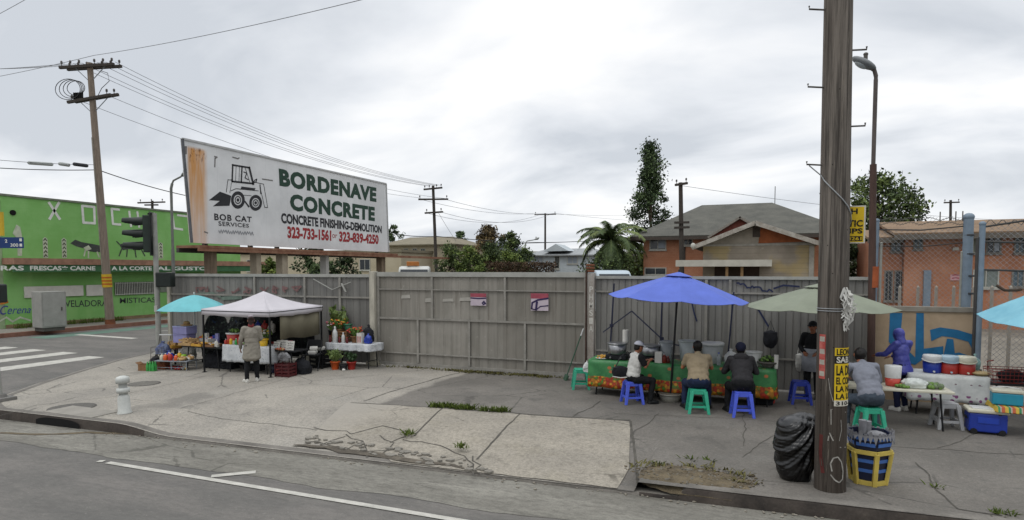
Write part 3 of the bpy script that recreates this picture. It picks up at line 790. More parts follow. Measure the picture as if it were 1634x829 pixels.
t = thing('bare_gazebo', 'bare dark blue gazebo frame with zigzag strut by the fence behind the blue parasol', 'gazebo', (AV(1060, 560, 15.3).x, 15.3, 0))
m_frame_b = mat('frame_navy', '#1d2136', .5, .2, 6)
for x0, x1, y in ((980, 974, 452), (1057, 1054, 470), (1171, 1163, 466)):
    a, b = AV(x0, y, 15.3), AV(x1, 552, 15.3); d_ = (b - a) * (a.z / (a.z - b.z)); q = MB(); q.bar(a, a + d_, .035); q.build('upright', m_frame_b, t, w=True)
P_ = [AV(x, y, 15.27) for x, y in ((962, 530), (1008, 496), (1062, 546), (1092, 553))]
for p, q_ in zip(P_, P_[1:]): q = MB(); q.bar(p, q_, .028); q.build('strut', m_frame_b, t, w=True)
for x, y in ((976, 519), (1056, 540), (1167, 480)): q = MB(); q.box(AV(x, y, 15.3), (.09, .06, .07)); q.build('clamp', m_frame_b, t, w=True)

# ================================================================== painted wall + chain link on the right
WV = FV - .1
Wt = Wall('v', WV)
u0, u1 = AV(1393, 520, WV).x, AV(1556, 520, WV).x; zt = AV(1480, 497, WV).z
t = thing('painted_wall', 'tan wall with large blue graffiti letters behind the purple hooded person', 'wall', ((u0 + u1) / 2, WV, 0))
g = N('tan_wall', .9)
c = g.mix(g.ramp(g.noise(1.6, 6), .35, .66), '#8f7d66', '#a5927a'); c = g.mix(g.ramp(g.noise(5, 6, .6, (1, 1, .4)), .58, .75, 0, .4), c, '#6f6355')
g.done(c)
mb = MB(); mb.box2((u0, WV, 0), (u1, WV + .2, zt)); mb.build('wall_body', g.m, t, w=True)
mb = MB(); mb.box2((u0 - .02, WV - .03, zt + .001), (u1 + .02, WV + .23, zt + .1)); mb.build('coping', mat('coping', '#7d786e', .9, .2, 4), t, w=True)
m_bluep = mat('blue_paint', '#1f5f86', .7, .2, 4)
mb = MB()
for L in ([(1420, 499), (1440, 499), (1436, 545), (1418, 545)], [(1462, 499), (1474, 499), (1474, 572), (1460, 582)], [(1484, 526), (1500, 522), (1528, 526), (1554, 534), (1556, 566), (1545, 545), (1520, 538), (1503, 536), (1486, 544)],
          [(1511, 540), (1521, 541), (1524, 568), (1505, 568)], [(1474, 556), (1505, 552), (1505, 572), (1474, 578)], [(1500, 568), (1530, 562), (1548, 568), (1548, 590), (1500, 590)], [(1418, 545), (1436, 545), (1460, 570), (1460, 582), (1440, 575)]):
    k_ = globals().get('k_', 0) + 1; q = MB(); q.plate(Wt, [Wt.sz(*p) for p in L], .004 + .0012 * k_, .003); q.build('graffiti', m_bluep, t, w=True)

m_galv = mat('galvanised', '#82878c', .5, .15, 6, metal=.3); m_wire = mat('fence_wire', '#85878a', .5, .1, 6, metal=.4)
def chainlink(mb, ua, ub, za, zb, v, cell=.105, r=.0045):
    k = int((ub - ua + zb - za) / cell); H = zb - za; rot = [(1, 0), (-.5, .87), (-.5, -.87)]
    for sgn in (1, -1):
        for i in range(k + 1):
            if sgn > 0:
                p = ua + i * cell - H; a = (max(p, ua), za + max(0, ua - p)); bx = p + H; b = (min(bx, ub), zb - max(0, bx - ub))
            else:
                p = ua + i * cell; a = (min(p, ub), za + max(0, p - ub)); bx = p - H; b = (max(bx, ua), zb - max(0, ua - bx))
            if b[1] - a[1] < .02: continue
            vs = [(a[0] + q[0] * r, v + q[1] * r + sgn * .004, a[1]) for q in rot] + [(b[0] + q[0] * r, v + q[1] * r + sgn * .004, b[1]) for q in rot]
            mb.add(vs, [(0, 1, 4, 3), (1, 2, 5, 4), (2, 0, 3, 5)])
zc = AV(1480, 352, WV).z
t = thing('chain_link_fence', 'chain link fence with barbed wire standing above the tan painted wall', 'fence', ((u0 + u1) / 2, WV + .25, 0))
mb = MB(); chainlink(mb, u0 + .05, u1 - .02, zt + .08, zc - .15, WV + .26); mb.build('mesh', m_wire, t, w=True)
for i, (y0, y1) in enumerate(((366, 364), (392, 390))):
    mb = MB(); mb.tube([AV(1398, y0, WV + .26), AV(1470, y0 + 1, WV + .26), AV(1545, y1 - 4, WV + .26)], .013 if i else .016); mb.build('wire', mat('dark_wire', '#3f3d3b', .7, .2, 6), t, w=True)
rnd = random.Random(2)
for y in (349, 356):
    mb = MB(); L = [AV(1398 + k * 5, y + 2 * math.sin(k), WV + .26) for k in range(31)]; mb.tube(L, .006, 4)
    for p in L: mb.bar(p - Vector((.03, 0, .03)), p + Vector((.03, 0, .03)), .006)
    mb.build('barbed_wire', mat('barbed', '#55534f', .6, .2, 9), t, w=True)
def pipe(px, y0, y1, r, m, name='post', v=WV + .26, cap=True):
    a, b = AV(px, y1, v), AV(px, y0, v); a.x = b.x
    if y1 > 490: a.z = max(0, zt + .1)
    mb = MB(); mb.cyl(a, b, r, n=12)
    if cap: mb.ell(b, (r * 1.15, r * 1.15, r * .9), 12, 6)
    return mb.build(name, m, t, w=True)
m_bluegrey = mat('blue_grey_post', '#6f7c88', .6, .15, 5)
pipe(1399, 352, 497, .055, m_bluegrey); pipe(1406, 388, 497, .03, mat('pale_post', '#8e8e86', .7, .2, 5))
o = pipe(1546, 346, 497, .095, m_bluegrey, 'gate_pole')
mb = MB()
for y in (375, 405, 440, 468): p = AV(1546, y, WV + .26); mb = MB(); mb.lathe([(.1, -.02), (.105, 0), (.1, .02)], p, n=12); mb.build('collar', mat('collar_dark', '#3e4043', .6, .2, 6), o, w=True)
pipe(1535, 402, 497, .025, mat('pale_post', '#8e8e86'))

# swing gate of chain link at the far right
v2 = FV - .35; ua, ub = AV(1569, 520, v2).x, 7.2
t = thing('chain_link_gate', 'tall chain link gate right of the tan wall, behind the pale blue umbrella', 'gate', ((ua + ub) / 2, v2, 0))
mb = MB(); chainlink(mb, ua + .03, ub, .1, AV(1569, 352, v2).z, v2); mb.build('mesh', m_wire, t, w=True)
def pole2(px, y0, r, m):
    p = AV(px, y0, v2); mb = MB(); mb.cyl((p.x, v2, 0), (p.x, v2, p.z), r, n=10); mb.ell((p.x, v2, p.z), (r * 1.2, r * 1.2, r), 10, 6); mb.build('post', m, t, w=True)
pole2(1568, 357, .055, m_bluegrey); pole2(1560, 380, .03, mat('dark_wire', '#3f3d3b'))
for y0, y1 in ((362, 352), (385, 387), (430, 432)):
    a = AV(1568, y0, v2); b = AV(1634, y1, v2); mb = MB(); mb.cyl(a, a + (b - a) * 2.2, .02, n=8); mb.build('rail', mat('dark_wire', '#3f3d3b'), t, w=True)
mb = MB(); mb.tube([AV(1566 + k * 4, 354 + 4 * math.sin(k * 1.3), v2) for k in range(24)], .007, 4); mb.build('barbed_wire', mat('barbed', '#55534f'), t, w=True)
mb = MB(); mb.tube([AV(1590, 455, v2 - .03), AV(1603, 463, v2 - .04), AV(1622, 463, v2 - .03), AV(1630, 461, v2 - .03)], .03); mb.build('branch', mat('dead_branch', '#4a3d33', .9, .3, 8), t, w=True)
# picket posts of the apartment yard
for i, px in enumerate((1436, 1465, 1494, 1522, 1554, 1583, 1613)):
    p = AV(px, 458, 17.2); mb = MB(); mb.box2((p.x - .026, 17.16, -.02), (p.x + .026, 17.23, p.z)); mb.add([(p.x - .026, 17.16, p.z), (p.x + .026, 17.16, p.z), (p.x + .026, 17.23, p.z), (p.x - .026, 17.23, p.z), (p.x, 17.195, p.z + .05)], [(0, 1, 4), (1, 2, 4), (2, 3, 4), (3, 0, 4)])
    solo(mb, 'picket_post', mat('white_picket', '#8d867b', .8, .15, 6), 'short pale picket post behind the tan painted wall', 'post', 'picket posts behind the chain link fence')
# ================================================================== GREEN SHOP across the side street
GU = -33.3
Wg = Wall('u', GU)
g = N('green_paint_wall', .85)
bx = g.math('FRACT', g.math('MULTIPLY', g.z, 4.0)); blk = g.ramp(bx, .0, .07, 1, 0)
c = g.mix(g.ramp(g.noise(.7, 6), .35, .66), '#74a75c', '#82b26b'); c = g.mix(g.ramp(g.noise(2.2, 6, .6, (1, 1, .5)), .56, .74, 0, .35), c, '#669a4e')
c = g.mix(g.math('MULTIPLY', blk, .22), c, '#5a8a47')
c = g.mix(g.ramp(g.noise(.5, 4, .5, (1, 1, .3), loc=(0, 3, 1)), .58, .7, 0, .3), c, '#9cc47f')
g.done(c, blk, .15, .01); m_green = g.m
va, vb = AU(4, 400, GU).y, 33.2
zt2 = AU(4, 312, GU).z
t = thing('corner_shop', 'long bright green shop building with white lettering across the side street', 'building', (GU - 6, (va + vb) / 2, 0))
mb = MB(); mb.box2((GU - 14, va, -.15), (GU, vb, zt2)); mb.build('wall', m_green, t, w=True)
mb = MB(); mb.box2((GU - 14.1, va - .06, zt2 + .002), (GU + .06, vb + .05, zt2 + .1)); mb.build('coping', mat('shop_coping', '#6f7566', .8, .2, 3), t, w=True)
mb = MB(); mb.box2((GU - .4, va - .35, 0), (GU - .02, va - .002, zt2 - .2)); mb.build('side_pier', mat('pale_green', '#8da07a', .85, .15, 3), t, w=True)
m_white = mat('white_paint', '#cfd0c8', .75, .12, 4); m_wfade = mat('chalky_paint', '#aeb59f', .8, .2, 4)
def U(*pp): return [Wg.sz(*p) for p in pp]
mb = MB()
for L in (U((78, 323), (95, 349)), U((94, 323), (79, 349)), U((131, 328), (133, 355), (151, 356), (150, 330), (131, 328)), U((190, 334), (178, 333), (180, 357), (192, 358)),
          U((206, 337), (209, 361)), U((206, 352), (221, 354)), U((219, 338), (222, 362)), U((245, 340), (249, 363)), U((275, 343), (278, 364), (291, 366)), U((283, 343), (300, 345))):
    q = MB(); q.stroke(Wg, L, .13, .012); q.build('wall_letter', m_white, t, w=True)
# totem and animal murals
for x, y0, y1 in ((72, 378, 411), (102, 379, 411), (256, 386, 412)):
    q = MB(); a = Wg.sz(x - 3, y1); b = Wg.sz(x + 3.5, y0)
    q.plate(Wg, [(a[0], a[1]), (b[0], a[1]), (b[0], b[1] - .1), ((a[0] + b[0]) / 2, b[1]), (a[0], b[1] - .1)], .01)
    for k in range(5):
        z = a[1] + (b[1] - a[1]) * (k + .5) / 5.2; mid = (a[0] + b[0]) / 2; q.stroke(Wg, [(mid - .07, z - .04), (mid, z + .06), (mid + .07, z - .04)], .05, .016, m=1)
    q.build('mural', [m_wfade, mat('mural_dark', '#4a5040', .85, .2, 5)], t, w=True)
q = MB(); q.plate(Wg, U((20, 372), (26, 358), (32, 362), (35, 376), (35, 408), (28, 408), (27, 380)), .01); q.build('mural', m_wfade, t, w=True)
m_mural = mat('mural_ink', '#3f4440', .85, .3, 6)
q = MB(); q.plate(Wg, U((112, 388), (120, 382), (130, 386), (148, 389), (162, 392), (160, 402), (150, 402), (140, 400), (134, 396), (122, 393)), .01)
for L in (((136, 399), (134, 408)), ((141, 401), (141, 411)), ((155, 402), (158, 410))): q.stroke(Wg, U(*L), .08, .011, m=1)
q.plate(Wg, U((133, 395), (141, 391), (146, 397), (138, 400)), .013, m=1)
q.build('mural', [m_mural, m_wfade], t, w=True)
q = MB(); q.plate(Wg, U((190, 390), (200, 387), (222, 390), (231, 396), (222, 399), (205, 397), (196, 399)), .01)
for L in (((194, 397), (190, 408)), ((203, 397), (202, 409)), ((215, 397), (217, 410)), ((225, 397), (231, 408)), ((192, 391), (186, 385))): q.stroke(Wg, U(*L), .07, .011)
q.build('mural', m_mural, t, w=True)
q = MB(); c = Wg.pt(*Wg.sz(20, 339)); q.cyl(c - Vector((.05, 0, 0)), c + Vector((.06, 0, 0)), .13); q.build('vent', m_black, t, w=True)
# awning band with lettering
zb0, zb1, zb2 = AU(4, 433, GU).z, AU(4, 422, GU).z, AU(4, 415.5, GU).z
mb = MB(); mb.box2((GU + .01, va - .05, zb1 + .01), (GU + .9, vb + 2.0, zb2 + .12)); mb.build('awning', mat('awning_edge', '#8b6a57', .85, .25, 3), t, w=True)
mb = MB(); mb.box2((GU + .78, va - .05, zb0 - .02), (GU + .85, vb + 2.0, zb1 + .008)); o = mb.build('fascia', mat('fascia_green', '#3a6140', .8, .2, 2), t, w=True)
Wf = Wall('u', GU + .85)
mb = MB()
for s, x0, x1 in (('RAS', 1, 38), ('FRESCAS', 48, 98), ('*', 99, 108), ('CARNE', 112, 152), ('A LA CORTE', 178, 242), ('AL GUSTO', 250, 330)):
    a = Wf.sz(x0, 431.5); b = Wf.sz(x1, 424.5); text_into(mb, s, rect_map(Wf, a[0], zb0 + .05, b[0], zb1 - .05, .006), .03)
mb.build('lettering', m_white, o, w=True)
mb = MB()
a, b = Wg.sz(38, 475), Wg.sz(131, 455); mb.box2((GU + .02, a[0], a[1]), (GU + .09, b[0], b[1])); mb.build('banner', mat('white_banner', '#c6c3ba', .75, .1, 3), t, w=True)
mb = MB(); a, b = Wg.sz(137, 472), Wg.sz(163, 454); mb.box2((GU + .02, a[0], a[1]), (GU + .09, b[0], b[1])); mb.build('banner', mat('white_banner', '#c6c3ba'), t, w=True)
a, b = Wg.sz(183, 471), Wg.sz(246, 449)
mb = MB(); mb.box2((GU + .005, a[0], a[1]), (GU + .03, b[0], b[1])); o = mb.build('window', mat('dark_window', '#4b4f49', .3, .2, 3), t, w=True)
mb = MB(); k = 24
for i in range(k + 1): y = a[0] + (b[0] - a[0]) * i / k; mb.cyl((GU + .08, y, a[1]), (GU + .08, y, b[1]), .022, n=6)
for z in (a[1] + .05, b[1] - .05): mb.box2((GU + .06, a[0], z - .02), (GU + .10, b[0], z + .02))
mb.build('grille', mat('white_grille', '#a9aaa0', .7, .15, 5), o, w=True)
a, b = Wg.sz(255, 466), Wg.sz(292, 446)
mb = MB(); mb.box2((GU + .005, a[0], a[1]), (GU + .05, b[0], b[1])); mb.build('window', mat('shutter_grey', '#73786c', .6, .15, 3), t, w=True)
mb = MB(); text_into(mb, 'VELADORAS', quad_map(Wg, (103, 479), (176, 478), (176, 488), (104, 490), .008), .01); mb.build('wall_lettering', m_mural, t, w=True)
mb = MB(); text_into(mb, 'MISTICAS', quad_map(Wg, (191, 475), (248, 474), (248, 482), (191, 484), .008), .01); mb.build('wall_lettering', m_mural, t, w=True)
mb = MB(); text_into(mb, 'Cerena', quad_map(Wg, (0, 487), (49, 488), (49, 499), (0, 502), .008), .0, shear=.35); mb.build('wall_lettering', mat('purple_paint', '#3d3f86', .8, .2, 6), t, w=True)
mb = MB(); mb.stroke(Wg, U((0, 512), (10, 506), (20, 513), (32, 506), (48, 511)), .08, .01); mb.build('wall_lettering', m_wfade, t, w=True)
mb = MB(); mb.stroke(Wg, U((2, 482), (10, 480)), .22, .011); mb.build('mural', mat('orange_paint', '#b8732c', .8, .2, 6), t, w=True)
mb = MB(); mb.box2((GU + .001, va, -.02), (GU + .05, vb, .18)); mb.build('plinth', mat('plinth', '#7d6b52', .9, .25, 4), t, w=True)
mb = MB(); rnd = random.Random(6); tufts(mb, [Vector((GU + .15 + rnd.random() * .4, va + .2 + i * .12, 0)) for i in range(46)], rnd, .06, .3, 14, .12)
tag(mb.build('grass_strip', m_weed, keep=True), 'grass growing along the foot of the green shop wall', 'grass', kind='stuff')

# utility cabinet, sign post by the green wall
cpos = G(80, 527)
t = thing('utility_cabinet', 'grey metal utility cabinet on the far pavement by the green wall', 'cabinet', (cpos.x, cpos.y, 0), R(-4))
m_cab = mat('cabinet_grey', '#85857f', .6, .12, 3)
mb = MB(); mb.box((0, 0, .98), (.8, 1.05, 1.65)); mb.build('body', m_cab, t, bevel=.03)
mb = MB(); mb.box((.405, 0, .98), (.012, .92, 1.5)); o = mb.build('door', mat('cabinet_door', '#8e8e88', .6, .12, 3), t, bevel=.005)
mb = MB(); mb.box((.425, .3, 1.0), (.03, .05, .16)); mb.build('handle', m_iron, o)
mb = MB(); mb.box((0, 0, .075), (.7, .9, .15)); mb.build('base', mat('cabinet_base', '#4e4b46', .9, .2, 5), t)
sp = G(145, 512)
t = thing('parking_sign', 'narrow grey sign plate seen edge-on on a thin post by the green wall', 'sign', (sp.x, sp.y, 0))
mb = MB(); mb.cyl((0, 0, 0), (0, 0, 2.75), .035); mb.build('pole', m_galv, t)
mb = MB(); mb.box((.05, 0, 2.3), (.012, .36, .95), rz=R(12)); mb.build('plate', mat('sign_back', '#8a8f8b', .5, .1, 4), t)

# ================================================================== BILLBOARD
BU = -18.75
Wb = Wall('u', BU)
g = N('billboard_face', .6)
pa, pb2 = Wb.sz(300, 300)[0], Wb.sz(326, 300)[0]
ctr = (pa + pb2) / 2
gy = g.math('ADD', g.y, (Wb.sz(291, 221)[0] + Wb.sz(616, 293)[0]) / 2)
ra = g.math('MULTIPLY', g.ramp(gy, pa - .05, pa + .12), g.ramp(gy, pb2 - .10, pb2 + .22, 1, 0))
ztop = Wb.sz(310, 238)[1]; zbot = Wb.sz(310, 392)[1]
fade = g.ramp(g.z, zbot - .3, ztop, .45, 1)
lim = g.ramp(g.z, ztop - .03, ztop + .12, 1, 0)
stk = g.ramp(g.noise(2.6, 5, .6, (1, 4, .25)), .25, .6, .45, 1)
rust = g.math('MULTIPLY', g.math('MULTIPLY', g.math('MULTIPLY', ra, fade), lim), stk)
c = g.mix(g.ramp(g.noise(.5, 6), .35, .66), '#c3c4c4', '#d4d5d5')
c = g.mix(g.ramp(g.noise(1.4, 6, .65, (1, 1.5, .35), loc=(0, 5, 2)), .56, .75, 0, .45), c, '#adb0b1')
c = g.mix(g.ramp(g.noise(8, 4, .6), .68, .74, 0, .6), c, '#6e6a66')
pan = g.ramp(g.math('FRACT', g.math('MULTIPLY', g.y, .82)), .0, .012, 1, 0)
c = g.mix(g.math('MULTIPLY', pan, .35), c, '#77787a')
c = g.mix(rust, c, '#bd8236')
dk = g.math('MULTIPLY', g.ramp(g.noise(5, 6, .7, (1, 2, .6)), .52, .6), g.math('MULTIPLY', ra, g.ramp(g.z, ztop - .6, ztop - .1)))
c = g.mix(g.math('MULTIPLY', dk, lim), c, '#5a3a22')
g.done(c); m_bb = g.m
TLb, TRb, BRb, BLb = Wb.sz(291, 221), Wb.sz(616, 293), Wb.sz(620, 402), Wb.sz(306, 387)
bb = thing('billboard', 'weathered white billboard with a loader drawing and green lettering, rust stained at left', 'billboard', (BU, (TLb[0] + TRb[0]) / 2, 0))
def lerp2(a, b, t): return (a[0] + (b[0] - a[0]) * t, a[1] + (b[1] - a[1]) * t)
mb = MB(); mb.plate(Wb, [TLb, TRb, BRb, BLb], 0, .10); mb.build('face', m_bb, bb, w=True)
m_edge = mat('billboard_edge', '#55575a', .6, .25, 5); m_rbeam = mat('rusty_beam', '#6a4332', .85, .3, 3, hex2='#8a6a55')
for p, q in ((TLb, TRb), (TLb, BLb), (TRb, BRb)):
    mb = MB(); mb.bar(Wb.pt(*p, .0), Wb.pt(*q, .0), .07); mb.build('edge_trim', m_edge if p == TLb and q == BLb else mat('trim_pale', '#a8a9a8', .6, .15, 4), bb, w=True)
e0, e1 = Wb.pt(BLb[0] - .1, BLb[1] - .1, .12), Wb.pt(*Wb.sz(690, 408), .12)
mb = MB(); mb.box2((BU - .7, BLb[0] - .05, BLb[1] - .18), (BU + .45, BRb[0] + .2, BLb[1] - .09)); mb.build('catwalk', m_rbeam, bb, w=True)
mb = MB(); mb.box2((BU + .32, BLb[0] - .05, BLb[1] - .3), (BU + .44, e1.y + 2.0, BLb[1] - .182)); mb.build('stringer', m_rbeam, bb, w=True)
mb = MB(); mb.box2((BU - .7, BLb[0] - .05, BLb[1] - .34), (BU - .58, BRb[0] + .2, BLb[1] - .182)); mb.build('stringer', mat('dark_steel', '#474440', .8, .25, 4), bb, w=True)
m_cpost = mat('concrete_post', '#8a8070', .9, .25, 3, hex2='#a09684')
for px, wd, m in ((335, .28, mat('wood_post', '#6d5f4f', .9, .3, 3, stretch=(3, 3, .5))), (407, .26, m_cpost), (449, .34, m_cpost), (517, .22, mat('steel_post', '#9a9994', .6, .15, 4)), (607, .36, mat('wood_post', '#6d5f4f'))):
    y = Wb.sz(px, 415)[0]; mb = MB(); mb.box2((BU - .15, y - wd / 2, -.1), (BU + .2, y + wd / 2, BLb[1] - .19)); mb.build('post', m, bb, w=True, bevel=.02)
    mb = MB(); mb.box2((BU - .3, y - .07, BLb[1] - .3), (BU - .16, y + .07, TLb[1] - .6)); mb.build('back_strut', mat('dark_steel', '#474440'), bb, w=True)
m_bgreen = mat('letter_green', '#1d3a2c', .6, .15, 6); m_bblack = mat('letter_black', '#26272a', .6, .15, 6); m_bred = mat('letter_red', '#8f2a2c', .6, .15, 6); m_bfaint = mat('letter_faint', '#8b8d90', .7, .2, 6)
def btext(s, TL, TR, BR, BL, m, bold=.03, sp=1.0):
    mb = MB(); text_into(mb, s, quad_map(Wb, TL, TR, BR, BL, .006), bold, spacing=sp); mb.build('lettering', m, bb, w=True)
btext('BORDENAVE', (444.5, 268), (600.5, 299), (600.5, 322.5), (446, 296.5), m_bgreen, .055, 1.1)
btext('CONCRETE', (462, 308), (598, 330), (598, 353), (463, 335.5), m_bgreen, .055, 1.1)
btext('CONCRETE FINISHING-DEMOLITION', (448, 339), (609, 360), (609, 372), (449, 356), m_bblack, .045)
btext('323-733-1561', (458, 360), (528.5, 367), (528.5, 384.5), (459, 380), m_bred, .045)
btext('or', (530, 373), (538, 374), (538, 380), (530, 379.5), m_bred, .0)
btext('323-839-4250', (541, 368.5), (604, 374.5), (604, 390), (541, 385.5), m_bred, .045)
btext('BOB CAT', (341.5, 340), (401.5, 345.5), (401.5, 354.5), (342, 351), m_bblack, .03, 1.15)
btext('SERVICES', (348, 352.5), (397, 357), (397, 363), (349, 360), m_bblack, .02, 1.1)
mb = MB(); L = []
for k in range(30): L.append(Wb.sz(349 + k * 1.9, 368.5 + k * .13 + (2.6 if k % 2 else -2.2) * (1 if k % 5 else .3)))
mb.stroke(Wb, L, .045, .006); mb.build('faded_script', m_bfaint, bb, w=True)
# the loader drawing
Z = lambda *pp: [Wb.sz(320 + a / 4.875, 230 + b / 4.875) for a, b in pp]
def ring(mb, cx, cy, rx, ry, w, m=0, off=.006, n=26):
    o = []; i = []
    for k in range(n):
        a = 2 * math.pi * k / n; o.append(Z((cx + rx * math.cos(a), cy + ry * math.sin(a)))[0]); i.append(Z((cx + rx * w * math.cos(a), cy + ry * w * math.sin(a)))[0])
    vs = [Wb.pt(*p, off) for p in o] + [Wb.pt(*p, off) for p in i]
    mb.add(vs, [(k, (k + 1) % n, n + (k + 1) % n, n + k) for k in range(n)], m)
mb = MB()
mb.plate(Wb, Z((65, 435), (150, 368), (238, 400), (225, 478), (95, 482), (150, 440)), .006)
for cx, cy, rx, ry in ((290, 433, 54, 68), (428, 455, 50, 62)):
    ring(mb, cx, cy, rx, ry, .60); ring(mb, cx, cy, rx * .46, ry * .46, .72); ring(mb, cx, cy, rx * .2, ry * .2, .05)
for L, w in (([(250, 160), (245, 290)], 14), ([(246, 160), (380, 182)], 13), ([(378, 180), (410, 310)], 20), ([(243, 288), (412, 306)], 14), ([(276, 172), (272, 288)], 4), ([(322, 172), (316, 296)], 13), ([(303, 172), (298, 290)], 4),
             ([(345, 180), (385, 300)], 5), ([(335, 215), (360, 225), (345, 260), (370, 275)], 8), ([(243, 278), (212, 276), (200, 372)], 5), ([(240, 300), (228, 378)], 4), ([(235, 362), (275, 345), (450, 362)], 5),
             ([(408, 292), (455, 302), (490, 310), (522, 492), (498, 490), (462, 330)], 5), ([(462, 315), (468, 385)], 11), ([(345, 445), (375, 485)], 14), ([(412, 300), (420, 280), (438, 270), (432, 290), (412, 300)], 8), ([(330, 395), (395, 400)], 4)):
    mb.stroke(Wb, Z(*L), w * .0052, .0065)
mb.plate(Wb, Z((318, 328), (428, 342), (416, 362), (310, 350)), .007)
mb.build('loader_drawing', m_bblack, bb, w=True)
mb = MB()
for L in (((108, 95), (128, 100), (112, 110), (110, 175)), ((250, 100), (290, 112), (300, 105)), ((30, 680), (55, 690)), ((480, 270), (560, 282))): mb = MB(); mb.stroke(Wb, Z(*L), .05, .006); mb.build('scuff', mat('scuff', '#6c6a68', .8, .25, 8), bb, w=True)
mb = MB(); mb.plate(Wb, [Wb.sz(*p) for p in ((293, 233), (298, 233), (298, 246), (294, 246))], .006); mb.build('scuff', mat('scuff', '#6c6a68'), bb, w=True)

# ================================================================== UTILITY POLES
m_wood = mat('pole_wood', '#7b6f63', .92, .3, 5, .4, 20, stretch=(5, 5, .35), fine=.15)
m_woodd = mat('dark_arm_wood', '#3d3833', .9, .3, 6, stretch=(2, 2, 2))
m_ins = mat('insulator', '#54504d', .4, .2, 9)
def upole(base, top, r0, r1, label, m=None, cat='utility pole'):
    base, top = Vector(base), Vector(top); t = thing('utility_pole', label, cat, base)
    mb = MB(); d = top - base; mb.cyl((0, 0, 0), d, r0, r1, 14); mb.build('shaft', m or m_wood, t)
    return t, d
def crossarm(t, c, dr, L, s=.11, ins=(), m=None):
    dr = Vector(dr).normalized(); mb = MB(); mb.bar(c - dr * L / 2, c + dr * L / 2, s, s); o = mb.build('crossarm', m or m_woodd, t)
    for k in ins:
        p = c + dr * L * k; q = MB(); q.cyl(p + Vector((0, 0, s * .5)), p + Vector((0, 0, s + .08)), .018, n=6); q.lathe([(.02, 0), (.055, .02), (.045, .07), (.06, .09), (.03, .15)], p + Vector((0, 0, s + .04)), n=8); q.build('insulator', m_ins, o)
    return o
ARM = {}
# left pole at the green shop, leaning
pb = G(176, 517); tb = pb + (AU(143, 100, pb.x) - pb)
lp, d = upole(pb, tb, .21, .13, 'tall leaning wooden power pole with coiled cable in front of the green shop')
LPdir = Vector((.93, .37, 0.04)).normalized()
LPo = pb
for k, (f, off, L) in enumerate(((.985, -.16, 2.7), (.985, .16, 2.7), (.865, -.16, 2.2), (.872, .16, 2.2))):
    c = d * f + Vector((-.37, .93, 0)) * off; ARM[k] = c + pb
    sft = LPdir * (.12 if k % 2 else -.05); crossarm(lp, c + sft, LPdir + Vector((0, 0, .02 if k < 2 else .13)), L, .13, (-.46, -.3, -.14, .14, .3, .46) if k < 2 else (-.4, .4))
for sx in (-1, 1):
    for f in (.985, .868):
        c = d * f; mb = MB(); mb.bar(c + LPdir * .75 * sx, c - Vector((0, 0, .75)), .03); mb.build('brace', m_galv, lp)
mb = MB()
for q in range(4):
    L = []; cc = d * .875 + LPdir * -1.0 + Vector((0, 0, .35))
    for i in range(25):
        a = 2 * math.pi * i / 24; L.append(cc + LPdir * (.62 - .06 * q) * math.cos(a) + Vector((0, 0, (.5 - .05 * q) * math.sin(a))) + Vector((.05 * q, .1 * q - .2, .04 * q)))
    mb.tube(L, .018, 5)
mb.build('cable_coil', mat('cable_black', '#2f2f31', .6, .15, 6), lp)
mb = MB(); c = d * .87 - LPdir * .55
for q in range(5): mb.cyl(c + LPdir * (.1 * q - .2) + Vector((0, -.15, -.12)), c + LPdir * (.1 * q - .2) + Vector((0, -.15, .25)), .045, n=8)
mb.build('cable_joint', m_black, lp)
L = [d * .97 + LPdir * .5, d * .96 + LPdir * .85, d * .93 + LPdir * .9, d * .905 + LPdir * .5, d * .88 + LPdir * .3]
mb = MB(); mb.tube(L, .016, 5); mb.build('jumper_cable', mat('cable_black', '#2f2f31'), lp)
mb = MB(); mb.bar(d * .02 + Vector((.0, -.19, 0)), d * .72 + Vector((0, -.17, 0)), .07, .05); mb.build('conduit', mat('conduit', '#7e776c', .8, .2, 4), lp)
yz0 = AU(169, 458, pb.x).z; yz1 = AU(169, 437, pb.x).z
t = thing('pole_notice', 'small yellow notice wrapped on the leaning pole by the green shop', 'notice', pb + d * (yz0 / d.z))
mb = MB(); a = d * (yz0 / d.z); b = d * (yz1 / d.z); mb.cyl((0, 0, 0), b - a, .225, .222, 14, cap=False); mb.build('sheet', mat('notice_yellow', '#b99a2a', .7, .15, 6), t)
mb = MB()
for k in range(3): p = (b - a) * (.25 + .25 * k); mb.cyl(p - Vector((0, 0, .05)), p + Vector((0, 0, .03)), .2265, n=14, cap=False)
mb.build('print', mat('notice_orange', '#a5561e', .7, .15, 6), t)
mb = MB(); mb.cyl((0, 0, 0), d * .02, .24, .22, 14); mb.build('butt', m_rust, lp)

def far_pole(px, top, Y, label, arms, bpy_=None, r=.15, px2=None):
    """px at mid height, top pixel row, Y metres from the camera"""
    dd = ray(px, 430); dd = dd * (Y / (dd.x * -_sa + dd.y * _ca)); base = Vector((dd.x, dd.y, -.1))
    dt = ray(px2 or px, top); dt = dt * (Y / (dt.x * -_sa + dt.y * _ca)); tp = Vector((dt.x, dt.y, CAMH + dt.z))
    t, d = upole(base, tp, r, r * .75, label, m_woodd)
    out = []
    for (zt_, L, ang, ins) in arms:
        q = ray(px, zt_); q = q * (Y / (q.x * -_sa + q.y * _ca)); f = (CAMH + q.z - base.z) / d.z
        c = d * f; dr = Vector((_ca * math.cos(ang) - _sa * math.sin(ang), _sa * math.cos(ang) + _ca * math.sin(ang), 0))
        crossarm(t, c - Vector((-_sa * .15, _ca * .15, 0)), dr + Vector((0, 0, .03)), L, .13, ins); out.append((base + c, dr, L))
    return out
